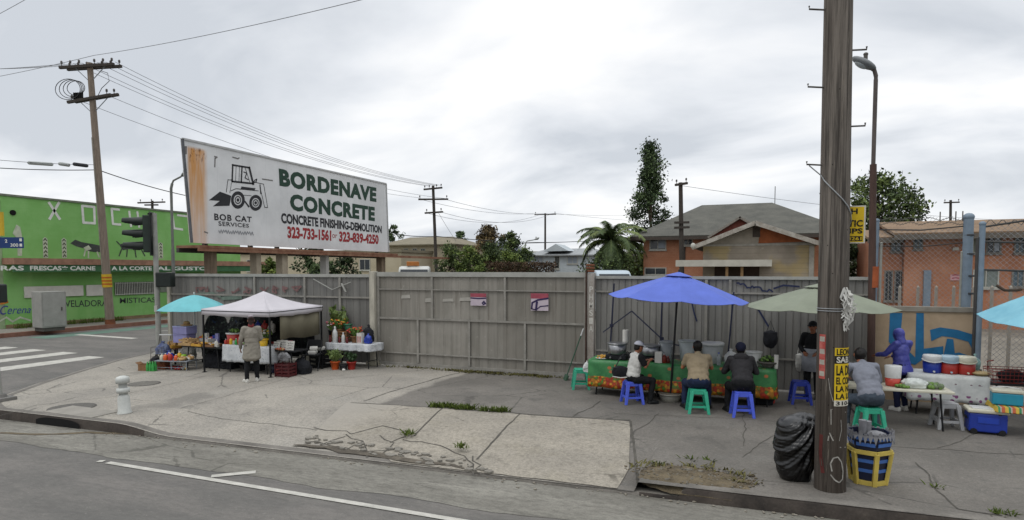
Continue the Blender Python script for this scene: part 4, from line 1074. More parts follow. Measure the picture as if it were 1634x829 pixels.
mp_ = far_pole(698, 296, 52, 'dark three armed power pole behind the fence right of the billboard', ((301, 1.75, R(-25), (-.45, -.2, .2, .45)), (318, 2.45, R(12), (-.45, .45)), (339, 1.65, R(-20), (-.4, .4))), px2=691)
p869 = far_pole(870, 340, 78, 'slim single armed power pole in front of the white house', ((342, 2.7, R(5), (-.45, .45)),), r=.15)
p1088 = far_pole(1090, 291, 38, 'dark power pole rising in front of the brick house', ((294, .85, R(-50), (-.4, .4)), (355, .9, R(5), ()), (363, .9, R(-5), ())), r=.16, px2=1086)
p1517 = far_pole(1517, 319, 62, 'distant power pole above the roof of the brick apartment block', ((323, 1.5, R(0), (-.45, .45)),), r=.15)
p243 = far_pole(243, 320, 60, 'distant power pole with one crossarm behind the green shop', ((323, 2.6, R(0), (-.4, 0, .4)), (327, 1.2, R(10), ())), r=.15)
# antenna on the brick house comes with the house

# ------------------------------------------------------------------ near pole
np_b = G(1324, 779); np_t = AV(1338, 0, np_b.y) ; dn = (np_t - np_b) * 1.5
g = N('near_pole_wood', .95, .2)
gr1 = g.noise(3.2, 8, .7, (7, 7, .18)); gr2 = g.noise(1.2, 5, .6, (3, 3, .3))
c = g.mix(g.ramp(gr1, .34, .64), '#3e3a36', '#79726a'); c = g.mix(g.ramp(gr2, .5, .7, 0, .6), c, '#544c45')
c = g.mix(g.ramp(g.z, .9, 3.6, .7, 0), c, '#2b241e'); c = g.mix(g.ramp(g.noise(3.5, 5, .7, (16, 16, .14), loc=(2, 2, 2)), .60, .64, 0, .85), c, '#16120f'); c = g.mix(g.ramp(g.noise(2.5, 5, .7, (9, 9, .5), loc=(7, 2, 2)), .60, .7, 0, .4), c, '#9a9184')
c = g.mix(g.ramp(g.voro(9, stretch=(1, 1, .8)), .05, .09, .8, 0), c, '#1c1713')
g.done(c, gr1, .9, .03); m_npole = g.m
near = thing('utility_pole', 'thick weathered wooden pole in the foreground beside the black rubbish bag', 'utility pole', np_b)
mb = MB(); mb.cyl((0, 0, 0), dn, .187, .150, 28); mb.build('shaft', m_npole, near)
def on_near(z): return dn * (z / dn.z)
def rad_near(z): return .187 - .037 * z / dn.z
VX = Vector((_ca, _sa, 0)); VY = Vector((-_sa, _ca, 0))      # camera right / forward, level
for px, py, sgn in ((1293, 22, -1), (1374, 76, 1), (1291, 144, -1), (1373, 199, 1), (1290, 266, -1)):
    z = AV(px, py, np_b.y).z; c = on_near(z); mb = MB()
    mb.tube([c + VX * sgn * .1, c + VX * sgn * .36 + Vector((0, 0, .012)), c + VX * sgn * .36 + Vector((0, 0, .05))], .011, 6); mb.build('step_bolt', m_iron, near)
mb = MB(); z0 = AV(1293, 266, np_b.y).z; z1 = AV(1360, 345, np_b.y).z
L = [on_near(z0) + VX * -.33]
for k in range(9): f = k / 8; a = math.pi + (math.pi * 1.0) * f; z = z0 - .12 + (z1 - z0) * f; L.append(on_near(z) + (VX * math.cos(a) + VY * math.sin(a)) * (rad_near(z) + .012))
mb.tube(L, .008, 5); mb.build('guy_wire', mat('old_wire', '#8c8f90', .5, .2, 6), near)
mb = MB(); z = AV(1325, 495, np_b.y).z
for k in range(2): mb.tube([on_near(z + .03 * k) + (VX * math.cos(a) + VY * math.sin(a)) * (rad_near(z) + .006) for a in [2 * math.pi * i / 24 for i in range(25)]], .006, 5)
mb.build('wire_band', mat('old_wire', '#8c8f90'), near)
# white tape bundle tied to the pole
tb0 = on_near(AV(1345, 470, np_b.y).z)
t = thing('tape_bundle', 'shredded white plastic tape tied round the foreground pole', 'tape', np_b + tb0)
mb = MB(); rnd = random.Random(12)
for k in range(22):
    a = -R(58) + rnd.uniform(-.6, .4); rr = rad_near(tb0.z) + .012; p = (VX * math.cos(a) + VY * math.sin(a)) * rr; o = VX * math.cos(a) + VY * math.sin(a); L = [p + Vector((0, 0, rnd.uniform(-.02, .1)))]
    ln = rnd.uniform(.12, .46)
    for i in range(1, 6): L.append(p + o * rnd.uniform(.0, .05) + VX * rnd.uniform(-.05, .05) + Vector((0, 0, -ln * i / 5)))
    for i in range(5):
        w = VX * .010; mb.add([L[i] - w, L[i] + w, L[i + 1] + w, L[i + 1] - w], [(0, 1, 2, 3)])
mb.ell((VX * .12 - VY * .19), (.035, .03, .03), 8, 6, jit=.5)
mb.build('strips', mat('white_plastic', '#b4b3ad', .5, .2, 8), t)
# sheets pasted round the pole
def pole_sheet(name, label, px0, px1, py0, py1, m, cat='flyer', lines=(), mt=None):
    z1 = AV(1325, py0, np_b.y).z; z0 = AV(1325, py1, np_b.y).z; zm_ = (z0 + z1) / 2; c = on_near(zm_); r = rad_near(zm_) + .006
    xc = 1324 + (779 - (py0 + py1) / 2) * 14 / 779; hw = 23.5
    a0 = -math.acos(max(-1, min(1, (px0 - xc) / hw))); a1 = -math.acos(max(-1, min(1, (px1 - xc) / hw)))
    t = thing(name, label, cat, np_b + on_near(z0))
    def fm(x, y, e=0.0):
        a = a0 + (a1 - a0) * x; z = z0 + (z1 - z0) * y; p = on_near(z) + (VX * math.cos(a) + VY * math.sin(a)) * (r + e); return p - on_near(z0)
    mb = MB(); vs = []; k = 12
    for i in range(k + 1): vs += [fm(i / k, 0), fm(i / k, 1)]
    mb.add(vs, [(2 * i, 2 * i + 2, 2 * i + 3, 2 * i + 1) for i in range(k)]); mb.build('sheet', m, t)
    return t, fm
m_yel = mat('flyer_yellow', '#c2a417', .6, .12, 6); m_ink = mat('flyer_ink', '#15130f', .6, .15, 8)
t, fm = pole_sheet('flyer', 'yellow event flyer with black bands of lettering on the foreground pole', 1320, 1349.5, 552, 643, m_yel)
mb = MB(); vs = []
for i in range(13): vs += [fm(i / 12, .73, .001), fm(i / 12, .865, .001)]
mb.add(vs, [(2 * i, 2 * i + 2, 2 * i + 3, 2 * i + 1) for i in range(12)]); mb.build('band', m_ink, t); mb = MB(); vs = []
for i in range(13): vs += [fm(i / 12, .0, .001), fm(i / 12, .10, .001)]
mb.add(vs, [(2 * i, 2 * i + 2, 2 * i + 3, 2 * i + 1) for i in range(12)])
mb.build('band', mat('flyer_white', '#b9b6aa', .6, .1, 6), t)
for s, y0, y1, m in (('LEONA', .875, .985, m_ink), ('SAB 2', .745, .85, mat('flyer_white', '#b9b6aa')), ('LA DIN', .53, .70, m_ink), ('EL COMB', .375, .50, m_ink), ('LA NU', .245, .35, m_ink), ('LA LU', .12, .22, m_ink), ('310-3', .015, .085, m_ink)):
    mb = MB(); text_into(mb, s, lambda x, y: fm(.07 + .88 * x, y0 + (y1 - y0) * y, .003), .03); mb.build('lettering', m, t)
t, fm = pole_sheet('flyer', 'narrow torn red and white flyer on the left side of the foreground pole', 1304.8, 1309.5, 532, 602, mat('flyer_red', '#8f2f2a', .6, .3, 9, hex2='#b4685f'))
mb = MB()
for y in (.12, .38, .62, .9):
    mb = MB(); vs = []
    for i in range(7): vs += [fm(.1 + .8 * i / 6, y - .06, .0015), fm(.1 + .8 * i / 6, y + .05, .0015)]
    mb.add(vs, [(2 * i, 2 * i + 2, 2 * i + 3, 2 * i + 1) for i in range(6)]); mb.build('print', mat('flyer_pale', '#9c978c', .6, .2, 9), t)
# white spray marks low on the pole
def pole_stroke(mb, pts, w, e=.004):
    q = []
    for px, py in pts:
        z = AV(1325, py, np_b.y).z; xc = 1324 + (779 - py) * 14 / 779; a = -math.acos(max(-.97, min(.97, (px - xc) / 24.5))); q.append((a, z))
    for (a0, z0), (a1, z1) in zip(q, q[1:]):
        d2 = Vector(((a1 - a0) * .2, z1 - z0)).normalized(); nn = Vector((-d2.y, d2.x)) * w / 2; vs = []
        for a, z, s in ((a0, z0, -1), (a1, z1, -1), (a1, z1, 1), (a0, z0, 1)):
            aa = a + s * nn.x / .2; zz = z + s * nn.y; vs.append(on_near(zz) + (VX * math.cos(aa) + VY * math.sin(aa)) * (rad_near(zz) + e))
        mb.add(vs, [(0, 1, 2, 3)])
mb = MB()
for L, w in (([(1316, 745), (1314, 733), (1318, 724), (1325, 722), (1331, 730), (1334, 745), (1333, 757), (1327, 762), (1320, 758), (1314, 750)], .022), ([(1311, 698), (1312, 690)], .02), ([(1313, 685), (1316, 693), (1318, 697)], .02),
             ([(1315, 648), (1315, 672)], .014), ([(1316, 648), (1340, 653)], .012), ([(1330, 664), (1331, 680), (1327, 697)], .01), ([(1328, 707), (1340, 708)], .014), ([(1312, 600), (1314, 620), (1318, 636)], .01)): mb = MB(); pole_stroke(mb, L, w * .75); mb.build('spray_mark', mat('spray_white', '#8f8c85', .8, .3, 20), near)
mb = MB()
for L, w in (([(1304, 690), (1303, 720), (1305, 750)], .05),): pole_stroke(mb, L, w, .003)
mb.build('spray_mark', mat('spray_red', '#4f231f', .85, .3, 10), near)
# yellow sign behind the pole
zz1, zz0 = AV(1369, 328, np_b.y + .12).z, AV(1369, 388, np_b.y + .12).z
xr = AV(1381, 350, np_b.y + .12).x; Ws = Wall('v', np_b.y + .10)
t = thing('yellow_sign', 'yellow sign with black lettering sticking out behind the foreground pole', 'sign', (xr - .2, np_b.y + .12, zz0))
mb = MB(); mb.box2((xr - .42, np_b.y + .105, zz0), (xr, np_b.y + .12, zz1)); mb.build('board', mat('flyer_white', '#b9b6aa'), t, w=True)
mb = MB(); mb.plate(Ws, [(xr - .41, zz0 + .015), (xr - .018, zz0 + .015), (xr - .018, zz1 - .015), (xr - .41, zz1 - .015)], -.003, .001); mb.build('yellow_field', m_yel, t, w=True)
h = zz1 - zz0
for s, x0, y0, y1, m in (('FISH', .30, .78, .93, m_ink), ('EXOTIC', .40, .44, .62, m_ink), ('TRIPS', .34, .26, .40, m_ink)):
    mb = MB(); text_into(mb, s, rect_map(Ws, xr - x0, zz0 + h * y0, xr - (.09 if s == 'FISH' else .03), zz0 + h * y1, 0.002), .03); mb.build('lettering', m, t, w=True)
mb = MB(); mb.plate(Ws, [(xr - .36, zz0 + h * .06), (xr - .03, zz0 + h * .06), (xr - .03, zz0 + h * .19), (xr - .36, zz0 + h * .19)], 0.0, .001); mb.build('band', m_ink, t, w=True)
mb = MB(); text_into(mb, '310-4261', rect_map(Ws, xr - .35, zz0 + h * .08, xr - .04, zz0 + h * .17, .003), .02); mb.build('lettering', m_yel, t, w=True)

# ================================================================== STREET LAMPS, SIGNAL
def lamp(base, H, arm, label, r, m, m2, headL, name='street_lamp'):
    t = thing(name, label, 'street lamp', base)
    mb = MB(); arm = Vector(arm)
    L = [Vector((0, 0, 0)), Vector((0, 0, H * .5)), Vector((0, 0, H - .35)), Vector((0, 0, H - .12)) + arm * .12, Vector((0, 0, H)) + arm * .5]
    mb.cyl((0, 0, 0), (0, 0, H * .52), r, r * .85, 12); mb.tube(L[1:4], r * .7, 10); mb.build('pole', m, t)
    a = arm.normalized(); mb = MB(); mb.tube([L[3], L[3] + Vector((0, 0, .12)) + a * .08, Vector((0, 0, H)) + arm], r * .5, 8); mb.build('arm', m2, t)
    c = Vector((0, 0, H)) + arm; q = (a + Vector((0, 0, .25))).to_track_quat('X', 'Z').to_matrix()
    mb = MB(); mb.ell(c + a * headL * .5 + Vector((0, 0, .06)), (headL * .55, .16, .1), 14, 8, M=q); o = mb.build('lamp_head', m2, t)
    mb = MB(); mb.ell(c + a * headL * .62 + Vector((0, 0, .03)), (headL * .32, .13, .1), 12, 8, M=q); mb.build('lens', mat('lamp_glass', '#9aa0a0', .3, .1, 3), o)
    mb = MB(); mb.cyl(c + a * headL * .35 + Vector((0, 0, .12)), c + a * headL * .35 + Vector((0, 0, .27)), .045); mb.build('photocell', m_iron, o)
    return t
m_lpole = mat('brown_lamp_pole', '#46342d', .7, .25, 4, stretch=(2, 2, .5)); m_lhead = mat('lamp_grey', '#6d7071', .5, .15, 5)
lb = AV(1389, 640, FV - .28); lb.z = 0
Hl = AV(1397, 106, lb.y).z
L0 = AV(1389, 470, lb.y); a_ = AV(1364, 92, lb.y) - AV(1397, 106, lb.y)
t = thing('street_lamp', 'brown lamp post with grey cobra head, partly hidden by the foreground pole', 'street lamp', lb)
tp = AV(1398, 112, lb.y) - lb; md = AV(1393.5, 262, lb.y) - lb
mb = MB(); mb.cyl((0, 0, 0), md, .078, .066, 14); mb.build('pole', m_lpole, t)
mb = MB(); mb.tube([md, md.lerp(tp, .9), tp - Vector((0, 0, .12)), tp + Vector((-.03, 0, .0)), tp + VX * -.12 + Vector((0, 0, .06))], .042, 10); mb.build('upper_pole', mat('lamp_steel', '#4f4844', .6, .2, 4), t)
hd = AV(1363, 93, lb.y) - lb; c0 = tp + VX * -.05 + Vector((0, 0, .05)); ax = (hd - c0)
q = ax.to_track_quat('X', 'Z').to_matrix()
mb = MB(); mb.ell(c0 + ax * .5, (ax.length * .62, .17, .085), 16, 10, M=q); o = mb.build('lamp_head', m_lhead, t)
mb = MB(); mb.ell(c0 + ax * .62 - Vector((0, 0, .05)), (ax.length * .36, .13, .07), 14, 8, M=q); mb.build('lens', mat('lamp_glass', '#9aa0a0', .3, .1, 3), o)
mb = MB(); p = c0 + ax * .42; mb.cyl(p, p + Vector((0, 0, .2)), .04); mb.ell(p + Vector((0, 0, .2)), (.05, .05, .04), 8, 6); mb.build('photocell', m_iron, o)
mb = MB(); z = AV(1389, 440, lb.y).z; mb.cyl(Vector((0, 0, z - .25)), Vector((0, 0, z + .2)), .086, .085, 14); mb.build('paint_band', mat('orange_band', '#8f4a2a', .8, .3, 6), t)
fb = G(279, 513)
lamp(fb, AU(266, 292, fb.x).z + .1, VX * .55 + Vector((0, 0, .28)), 'slim grey street lamp on the far pavement, left of the billboard', .10, mat('far_lamp', '#6b6d68', .6, .15, 4), mat('far_lamp', '#6b6d68'), .5)
dd = ray(838, 430) * 62; lamp((dd.x, dd.y, 0), 5.6, VX * .9 + Vector((0, 0, .15)), 'distant pale street lamp left of the white house', .1, mat('lamp_pale', '#8f928f', .6, .1, 4), mat('lamp_pale', '#8f928f'), .5)

# traffic signal on the near corner
sb = Vector((-18.6, 14.95, -.03)); SY = (sb.x * -_sa + sb.y * _ca)
def SP(px, py, dy=0.0):
    q = ray(px, py); q = q * ((SY + dy) / (q.x * -_sa + q.y * _ca)); return Vector((q.x, q.y, CAMH + q.z)) - sb
t = thing('traffic_signal', 'grey traffic signal pole with dark three-lens head at the street corner', 'traffic light', sb)
m_spole = mat('signal_pole', '#8b8b85', .6, .15, 4); m_sig = mat('signal_dark', '#1c221f', .5, .2, 5); m_sigb = mat('signal_back', '#26302a', .5, .15, 5)
mb = MB(); tpp = SP(246, 340); mb.cyl((0, 0, 0), tpp, .085, .075, 12); mb.build('pole', m_spole, t)
mb = MB(); mb.lathe([(.2, 0), (.2, .06), (.12, .12)], n=12); mb.build('base', m_spole, t)
fd = (VX * -.96 + VY * -.28).normalized(); sdv = Vector((-fd.y, fd.x, 0)); ct = SP(236, 373)
q = Matrix((fd, sdv, Vector((0, 0, 1)))).transposed()
hh = SP(236, 345).z - SP(236, 404).z
mb = MB(); mb.box(ct, (.22, .36, hh), rot=q); hd_ = mb.build('signal_head', m_sigb, t, bevel=.02)
mb = MB(); mb.box(ct - fd * .125 , (.015, .62, hh + .22), rot=q); mb.build('backplate', m_sig, hd_)
for k, col in enumerate(('#40201d', '#453a1c', '#1f3d33')):
    p = ct + fd * .12 + Vector((0, 0, hh * (.33 - .33 * k))); mb = MB(); mb.cyl(p - fd * .02, p + fd * .012, .13, n=16); o = mb.build('lens', mat('lens' + str(k), col, .3, .1, 5), t)
    vs = []; n = 14; ln = .60
    for i in range(n + 1):
        a = R(-38) + R(256) * i / n; e = sdv * math.cos(a) * .155 + Vector((0, 0, math.sin(a) * .155)); l2 = ln if math.sin(a) > -.1 else ln * .5
        vs += [p + e, p + e + fd * l2 - Vector((0, 0, .04)), p + e * .95, p + e * .95 + fd * l2 - Vector((0, 0, .04))]
    mb = MB(); fs = []
    for i in range(n):
        j = 4 * i; fs += [(j, j + 1, j + 5, j + 4), (j + 2, j + 6, j + 7, j + 3), (j + 1, j + 3, j + 7, j + 5)]
    mb.add(vs, fs, 0, True); mb.build('visor', m_sig, o)
mb = MB(); a1, a2, a3, a4 = SP(236, 341), SP(246, 341), SP(246, 398), SP(238, 398)
mb.bar(a1, a2, .06); mb.bar(a2, SP(246, 405), .09); mb.bar(a4, a3, .06); mb.build('bracket', m_sig, t)
mb = MB(); c = SP(264, 446); mb.box(c, (.5, .32, .48), rz=YAW); o = mb.build('pedestrian_signal', m_sig, t, bevel=.03)
mb = MB(); mb.bar(SP(251, 446), c, .06); mb.build('bracket', m_sig, t)
mb = MB(); p = SP(252, 492); mb.box(p - VY * .1, (.1, .08, .2), rz=YAW); mb.build('push_button', mat('button_pale', '#a6a69f', .6, .1, 5), t)
# second signal just outside the left edge carries the street sign
sb2 = Vector((-15.15, 8.31, 0)); SY2 = sb2.x * -_sa + sb2.y * _ca
def SQ(px, py):
    q = ray(px, py); q = q * (SY2 / (q.x * -_sa + q.y * _ca)); return Vector((q.x, q.y, CAMH + q.z)) - sb2
t = thing('signal_pole', 'grey signal pole at the left picture edge with a blue street sign', 'traffic light', sb2)
mb = MB(); mb.cyl((0, 0, 0), VX * -.32 + Vector((0, 0, 4.6)), .075, .065, 12); mb.build('pole', m_spole, t)
mb = MB(); mb.prism([(-.2, -.2), (.26, -.2), (.26, .2), (-.2, .2)], 0, .07); mb.lathe([(.15, .07), (.12, .14)], n=12); mb.build('base', mat('signal_foot', '#6c6a66', .8, .2, 5), t)
c = SQ(10, 388); e_ = SQ(37, 391)
mb = MB(); cc = SQ(8, 387); mb.box(cc, (.75, .025, .23), rz=YAW + R(3)); sg = mb.build('street_sign', mat('sign_blue', '#1b3566', .5, .1, 4), t)
Mz = Matrix.Rotation(YAW + R(3), 3, 'Z'); ex, nz_ = Mz @ Vector((1, 0, 0)), Mz @ Vector((0, -1, 0))
mb = MB(); text_into(mb, '300', flat_map(cc + ex * .12 + nz_ * .016 + Vector((0, 0, -.085)), ex * .16, Vector((0, 0, .07))), .02)
text_into(mb, '2', flat_map(cc + ex * .01 + nz_ * .016 + Vector((0, 0, .0)), ex * .05, Vector((0, 0, .07))), .02)
mb.box(cc + ex * .33 + nz_ * .014 + Vector((0, 0, .06)), (.05, .003, .06), rz=YAW + R(3)); mb.box(cc + ex * .33 + nz_ * .014 + Vector((0, 0, -.05)), (.05, .003, .06), rz=YAW + R(3))
mb.build('lettering', m_white, sg)
mb = MB(); mb.box(SQ(-4, 357), (.24, .05, .5), rz=YAW); mb.build('yellow_plate', mat('notice_yellow', '#b99a2a'), t)
mb = MB(); mb.box(SQ(-12, 468), (.42, .3, .4), rz=YAW); mb.build('pedestrian_signal', m_sig, t, bevel=.03)

# ================================================================== WIRES
m_cable = mat('power_cable', '#7a7c80', .6, .1, 5); m_cabled = mat('telecom_cable', '#2f3033', .6, .1, 5); m_cablel = mat('pale_cable', '#85878b', .6, .1, 5)
def wire(a, b, sag, r, label, m=None, group=None, n=20):
    a, b = Vector(a), Vector(b); L = [a.lerp(b, i / n) - Vector((0, 0, sag * 4 * (i / n) * (1 - i / n))) for i in range(n + 1)]
    mb = MB(); mb.tube(L, r * .72, 5); return solo(mb, 'power_line', m or m_cable, label, 'cable', group)
g1 = 'power lines from the leaning pole to the far pole'
A0 = pb + d * .985 + Vector((0, 0, .2)); A2 = pb + d * .868 + Vector((0, 0, .05))
for k, f in enumerate((-.3, -.14, .14, .3, .46)):
    o, dr, L = mp_[0]; wire(A0 + LPdir * 2.7 * f, o + dr * L * (f * .9) + Vector((0, 0, .25)), .9, .017, 'thin line strung from the leaning pole behind the billboard', group=g1)
for k, f in enumerate((-.42, .42)):
    o, dr, L = mp_[1]; wire(A2 + LPdir * 2.2 * f, o + dr * L * f + Vector((0, 0, .1)), .8, .017, 'thin line strung from the leaning pole behind the billboard', group=g1)
FAR = ray(-260, 20) * 46
for k, f in enumerate((-.46, -.14, .3)):
    wire(A0 + LPdir * 2.7 * f, Vector((FAR.x + .9 * k, FAR.y + .4 * k, 18.3 - .0 * k)), .5, .017, 'thin line running from the leaning pole out of the left edge', group='power lines leaving the leaning pole to the left')
def at(px, py, Y):
    q = ray(px, py); q = q * (Y / (q.x * -_sa + q.y * _ca)); return Vector((q.x, q.y, CAMH + q.z))
wire(at(-60, 132, 26), at(150, 88, 22), .05, .013, 'upper pale line crossing above the leaning pole, left portion', m_cablel)
wire(at(150, 88, 22), at(700, -32, 13), .12, .012, 'long thin line climbing from the leaning pole to the top edge', m_cablel)
wire(at(-40, 42, 16), at(80, -24, 14), .02, .009, 'short thin line crossing the top left corner', m_cablel)
pl = pb + d * (AU(152, 270, pb.x).z / d.z)
wire(at(-80, 262, 30), pl + Vector((0, 0, .0)), .1, .03, 'thick dark telephone cable left of the leaning pole, lower of the two', m_cabled)
wire(at(-80, 247, 30), pl + Vector((0, 0, .25)), .1, .016, 'thin telephone cable with splice cases left of the leaning pole', m_cabled)
wire(pl, at(330, 318, 40), .15, .035, 'thick dark telephone cable dropping from the leaning pole behind the billboard', m_cabled)
for x0, x1, lab in ((47, 82, 'long pale splice case hanging on the telephone cable'), (96, 109, 'short grey splice case hanging on the telephone cable'), (119, 138, 'dark splice case on the telephone cable nearest the pole')):
    a, b = at(x0, 259.5 + (x0 - 47) * .03, 31), at(x1, 260.5 + (x1 - 47) * .04, 31.5); mb = MB(); ax = (b - a); q = ax.to_track_quat('X', 'Z').to_matrix(); mb.cyl(a, b, .09, .09, 10); mb.ell(a, (.09,) * 3, 10, 6); mb.ell(b, (.09,) * 3, 10, 6)
    solo(mb, 'splice_case', mat('splice_pale', '#a6aaa7', .6, .1, 5) if x0 < 119 else m_cabled, lab, 'splice case')
g2 = 'power lines from the three armed pole to the right'
for f in (-.45, .45):
    o, dr, L = mp_[1]; o2, dr2, L2 = p869[0]; wire(o + dr * L * f, o2 + dr2 * L2 * f + Vector((0, 0, .15)), .5, .022, 'thin line between the three armed pole and the slim pole', group=g2)
    o, dr, L = mp_[2]; wire(o + dr * L * f, o2 + dr2 * L2 * f * .5, .9, .022, 'thin line between the three armed pole and the slim pole', group=g2)
    wire(o2 + dr2 * L2 * f + Vector((0, 0, .15)), at(1180, 345 + 20 * f, 120), .6, .022, 'thin line running right from the slim pole over the palm', group='power lines right of the slim pole')
wire(at(630, 373, 60), at(698, 377, 52), .1, .05, 'dark thick cable between the billboard edge and the three armed pole', m_cabled)
wire(at(698, 377, 52), at(900, 386, 75), .2, .045, 'dark thick cable right of the three armed pole', m_cabled)
wire(at(820, 388, 75), at(1010, 380, 70), .1, .05, 'dark thick cable passing behind the palm crown', m_cabled)
wire(at(700, 340, 52), at(728, 385, 60), .05, .02, 'slanting guy wire right of the three armed pole')
wire(at(1088, 296, 38), at(1640, 352, 60), .4, .018, 'thin line from the pole at the brick house to the right edge')
# ================================================================== BACKGROUND HOUSES
g = N('orange_brick', .9)
row = g.math('FRACT', g.math('MULTIPLY', g.z, 6.0)); c = g.mix(g.ramp(g.noise(1.1, 6), .35, .66), '#9d6b50', '#ad7d62')
c = g.mix(g.ramp(g.noise(14, 3, .6), .4, .7, 0, .5), c, '#8b5b43'); c = g.mix(g.ramp(row, 0, .1, .4, 0), c, '#b1937f')
g.done(c); m_brick = g.m
m_shingle = mat('grey_shingle', '#4b4b46', .95, .2, 1.2, .4, 14, hex2='#5d5c55', fine=.2)
m_brownsh = mat('brown_shingle', '#6d5a47', .95, .2, 1.0, .4, 14, hex2='#836d57', fine=.18)
m_soffit = mat('dark_soffit', '#463f39', .9, .2, 3)
m_glassd = mat('window_glass', '#20262b', .15, .2, 2, spec=.5); m_frame = mat('pale_frame', '#a7a69d', .7, .12, 4)
m_curt = mat('curtain', '#8d949c', .8, .15, 4)
def window(parent, W, x0, y0, x1, y1, m=None, frame=None, half=None, px=True):
    a, b = (W.sz(x0, y1), W.sz(x1, y0)) if px else ((x0, y0), (x1, y1))
    o = MB(); P = lambda p, q, d0, d1: o.add(*boxwall(W, p, q, d0, d1))
    P(a, b, .012, -.06); w = o.build('window', m or m_glassd, parent, w=True)
    f = MB(); t = .06
    for p, q in (((a[0] - t, a[1] - t), (b[0] + t, a[1])), ((a[0] - t, b[1]), (b[0] + t, b[1] + t)), ((a[0] - t, a[1]), (a[0], b[1])), ((b[0], a[1]), (b[0] + t, b[1])), (((a[0] + b[0]) / 2 - .02, a[1]), ((a[0] + b[0]) / 2 + .02, b[1]))): f.add(*boxwall(W, p, q, .05, -.02))
    f.build('frame', frame or m_frame, w, w=True)
    s_ = MB(); s_.add(*boxwall(W, (a[0] - .1, a[1] - .14), (b[0] + .1, a[1] - t - .005), .1, -.02)); s_.build('sill', frame or m_frame, w, w=True)
    if half:
        q = MB(); mid = (a[0] + b[0]) / 2; q.add(*boxwall(W, (mid + .025, a[1] + .05), (b[0] - .02, b[1] - .02), .03, .014)); q.build('curtain', half, w, w=True)
    return w
def boxwall(W, p, q, d0, d1):
    """box on a wall from (a,z) p to q, from d0 in front of it to d1"""
    vs = [W.pt(p[0], p[1], d1), W.pt(q[0], p[1], d1), W.pt(q[0], p[1], d0), W.pt(p[0], p[1], d0), W.pt(p[0], q[1], d1), W.pt(q[0], q[1], d1), W.pt(q[0], q[1], d0), W.pt(p[0], q[1], d0)]
    return vs, [(0, 1, 2, 3), (7, 6, 5, 4), (3, 2, 6, 7), (1, 5, 6, 2), (0, 4, 5, 1), (0, 3, 7, 4)]
def slab(mb, pts, th=.12, m=0):
    n = (Vector(pts[1]) - Vector(pts[0])).cross(Vector(pts[2]) - Vector(pts[0])).normalized()
    if n.z < 0: n = -n
    a = [Vector(p) for p in pts]; b = [p - n * th for p in a]; k = len(a)
    mb.add(a + b, [tuple(range(k)), tuple(range(2 * k - 1, k - 1, -1))] + [(i, i + k, (i + 1) % k + k, (i + 1) % k) for i in range(k)], m)

# brick house with hipped roof
HV = 42.0; WA = Wall('v', HV)
ul, ur_ = AV(1027, 400, HV).x, AV(1340, 400, HV).x; ze = AV(1060, 377, HV).z
rl, rr = AV(1120, 329, HV + 6), AV(1232, 323, HV + 6)
t = thing('brick_house', 'orange brick house with a grey hipped roof behind the fence', 'house', ((ul + ur_) / 2, HV + 5, 0))
mb = MB(); mb.box2((ul, HV, -.1), (ur_, HV + 12, ze)); mb.build('wall', m_brick, t, w=True)
o_ = .75; E = [(ul - o_, HV - o_, ze), (ur_ + o_, HV - o_, ze), (ur_ + o_, HV + 12 + o_, ze), (ul - o_, HV + 12 + o_, ze)]; zr_ = max(rl.z, rr.z)
rl.z = rr.z = zr_; mb = MB()
slab(mb, [E[0], E[1], rr, rl]); slab(mb, [E[3], E[2], rr, rl]); slab(mb, [E[0], rl, E[3]]); slab(mb, [E[1], E[2], rr])
roof = mb.build('roof', m_shingle, t, w=True)
mb = MB(); mb.box2((ul - o_, HV - o_, ze - .26), (ur_ + o_, HV - o_ + .08, ze - .06)); mb.box2((ul - o_, HV - o_ + .085, ze - .26), (ul - o_ + .08, HV + 12, ze - .06)); mb.box2((ul - o_ + .1, HV - o_ + .1, ze - .2), (ur_ + o_ - .1, HV - .01, ze - .14)); mb.build('eaves', m_soffit, roof, w=True)
mb = MB(); p = AV(1237, 297, HV + 6.2); mb.cyl((p.x, p.y, zr_ - .2), p, .025, n=6); mb.build('antenna', m_iron, roof, w=True)
window(t, WA, 1038, 379, 1062, 397, half=m_curt); window(t, WA, 1092, 380, 1104, 390); window(t, WA, 1030, 428, 1062, 437)
mb = MB(); a = WA.sz(1089, 420); b = WA.sz(1094, 393); mb.box2((a[0], HV - .06, a[1]), (b[0], HV - .002, b[1])); mb.build('downpipe', m_soffit, t, w=True)
ga = AV(1181, 346, HV - 2.2); gl_, gr_ = AV(1132, 376, HV - 2.2), AV(1230, 372, HV - 2.2); gl_.z = gr_.z = min(gl_.z, gr_.z)
mb = MB(); q = [gl_, gr_, ga]; mb.add([Vector(p) for p in q] + [Vector((p[0], HV + 2.5, p[2])) for p in q], [(0, 1, 2), (5, 4, 3), (0, 3, 4, 1)]); mb.build('gable', mat('red_gable', '#6a3a30', .9, .2, 4), t, w=True)
mb = MB()
for p in (gl_, gr_):
    d_ = (p - ga) * .06; slab(mb, [Vector((p.x, HV - 2.5, p.z)) + d_, Vector((ga.x, HV - 2.5, ga.z)) + Vector((0, 0, .03)), Vector((ga.x, HV + 3.5, ga.z + .03)), Vector((p.x, HV + 3.5, p.z)) + d_], .12)
mb.build('gable_roof', mat('gable_edge', '#7b756d', .9, .2, 4), t, w=True)
mb = MB(); mb.box2((gl_.x, HV - 2.0, -.1), (gr_.x, HV - .005, gl_.z)); mb.build('porch_wall', m_brick, t, w=True)

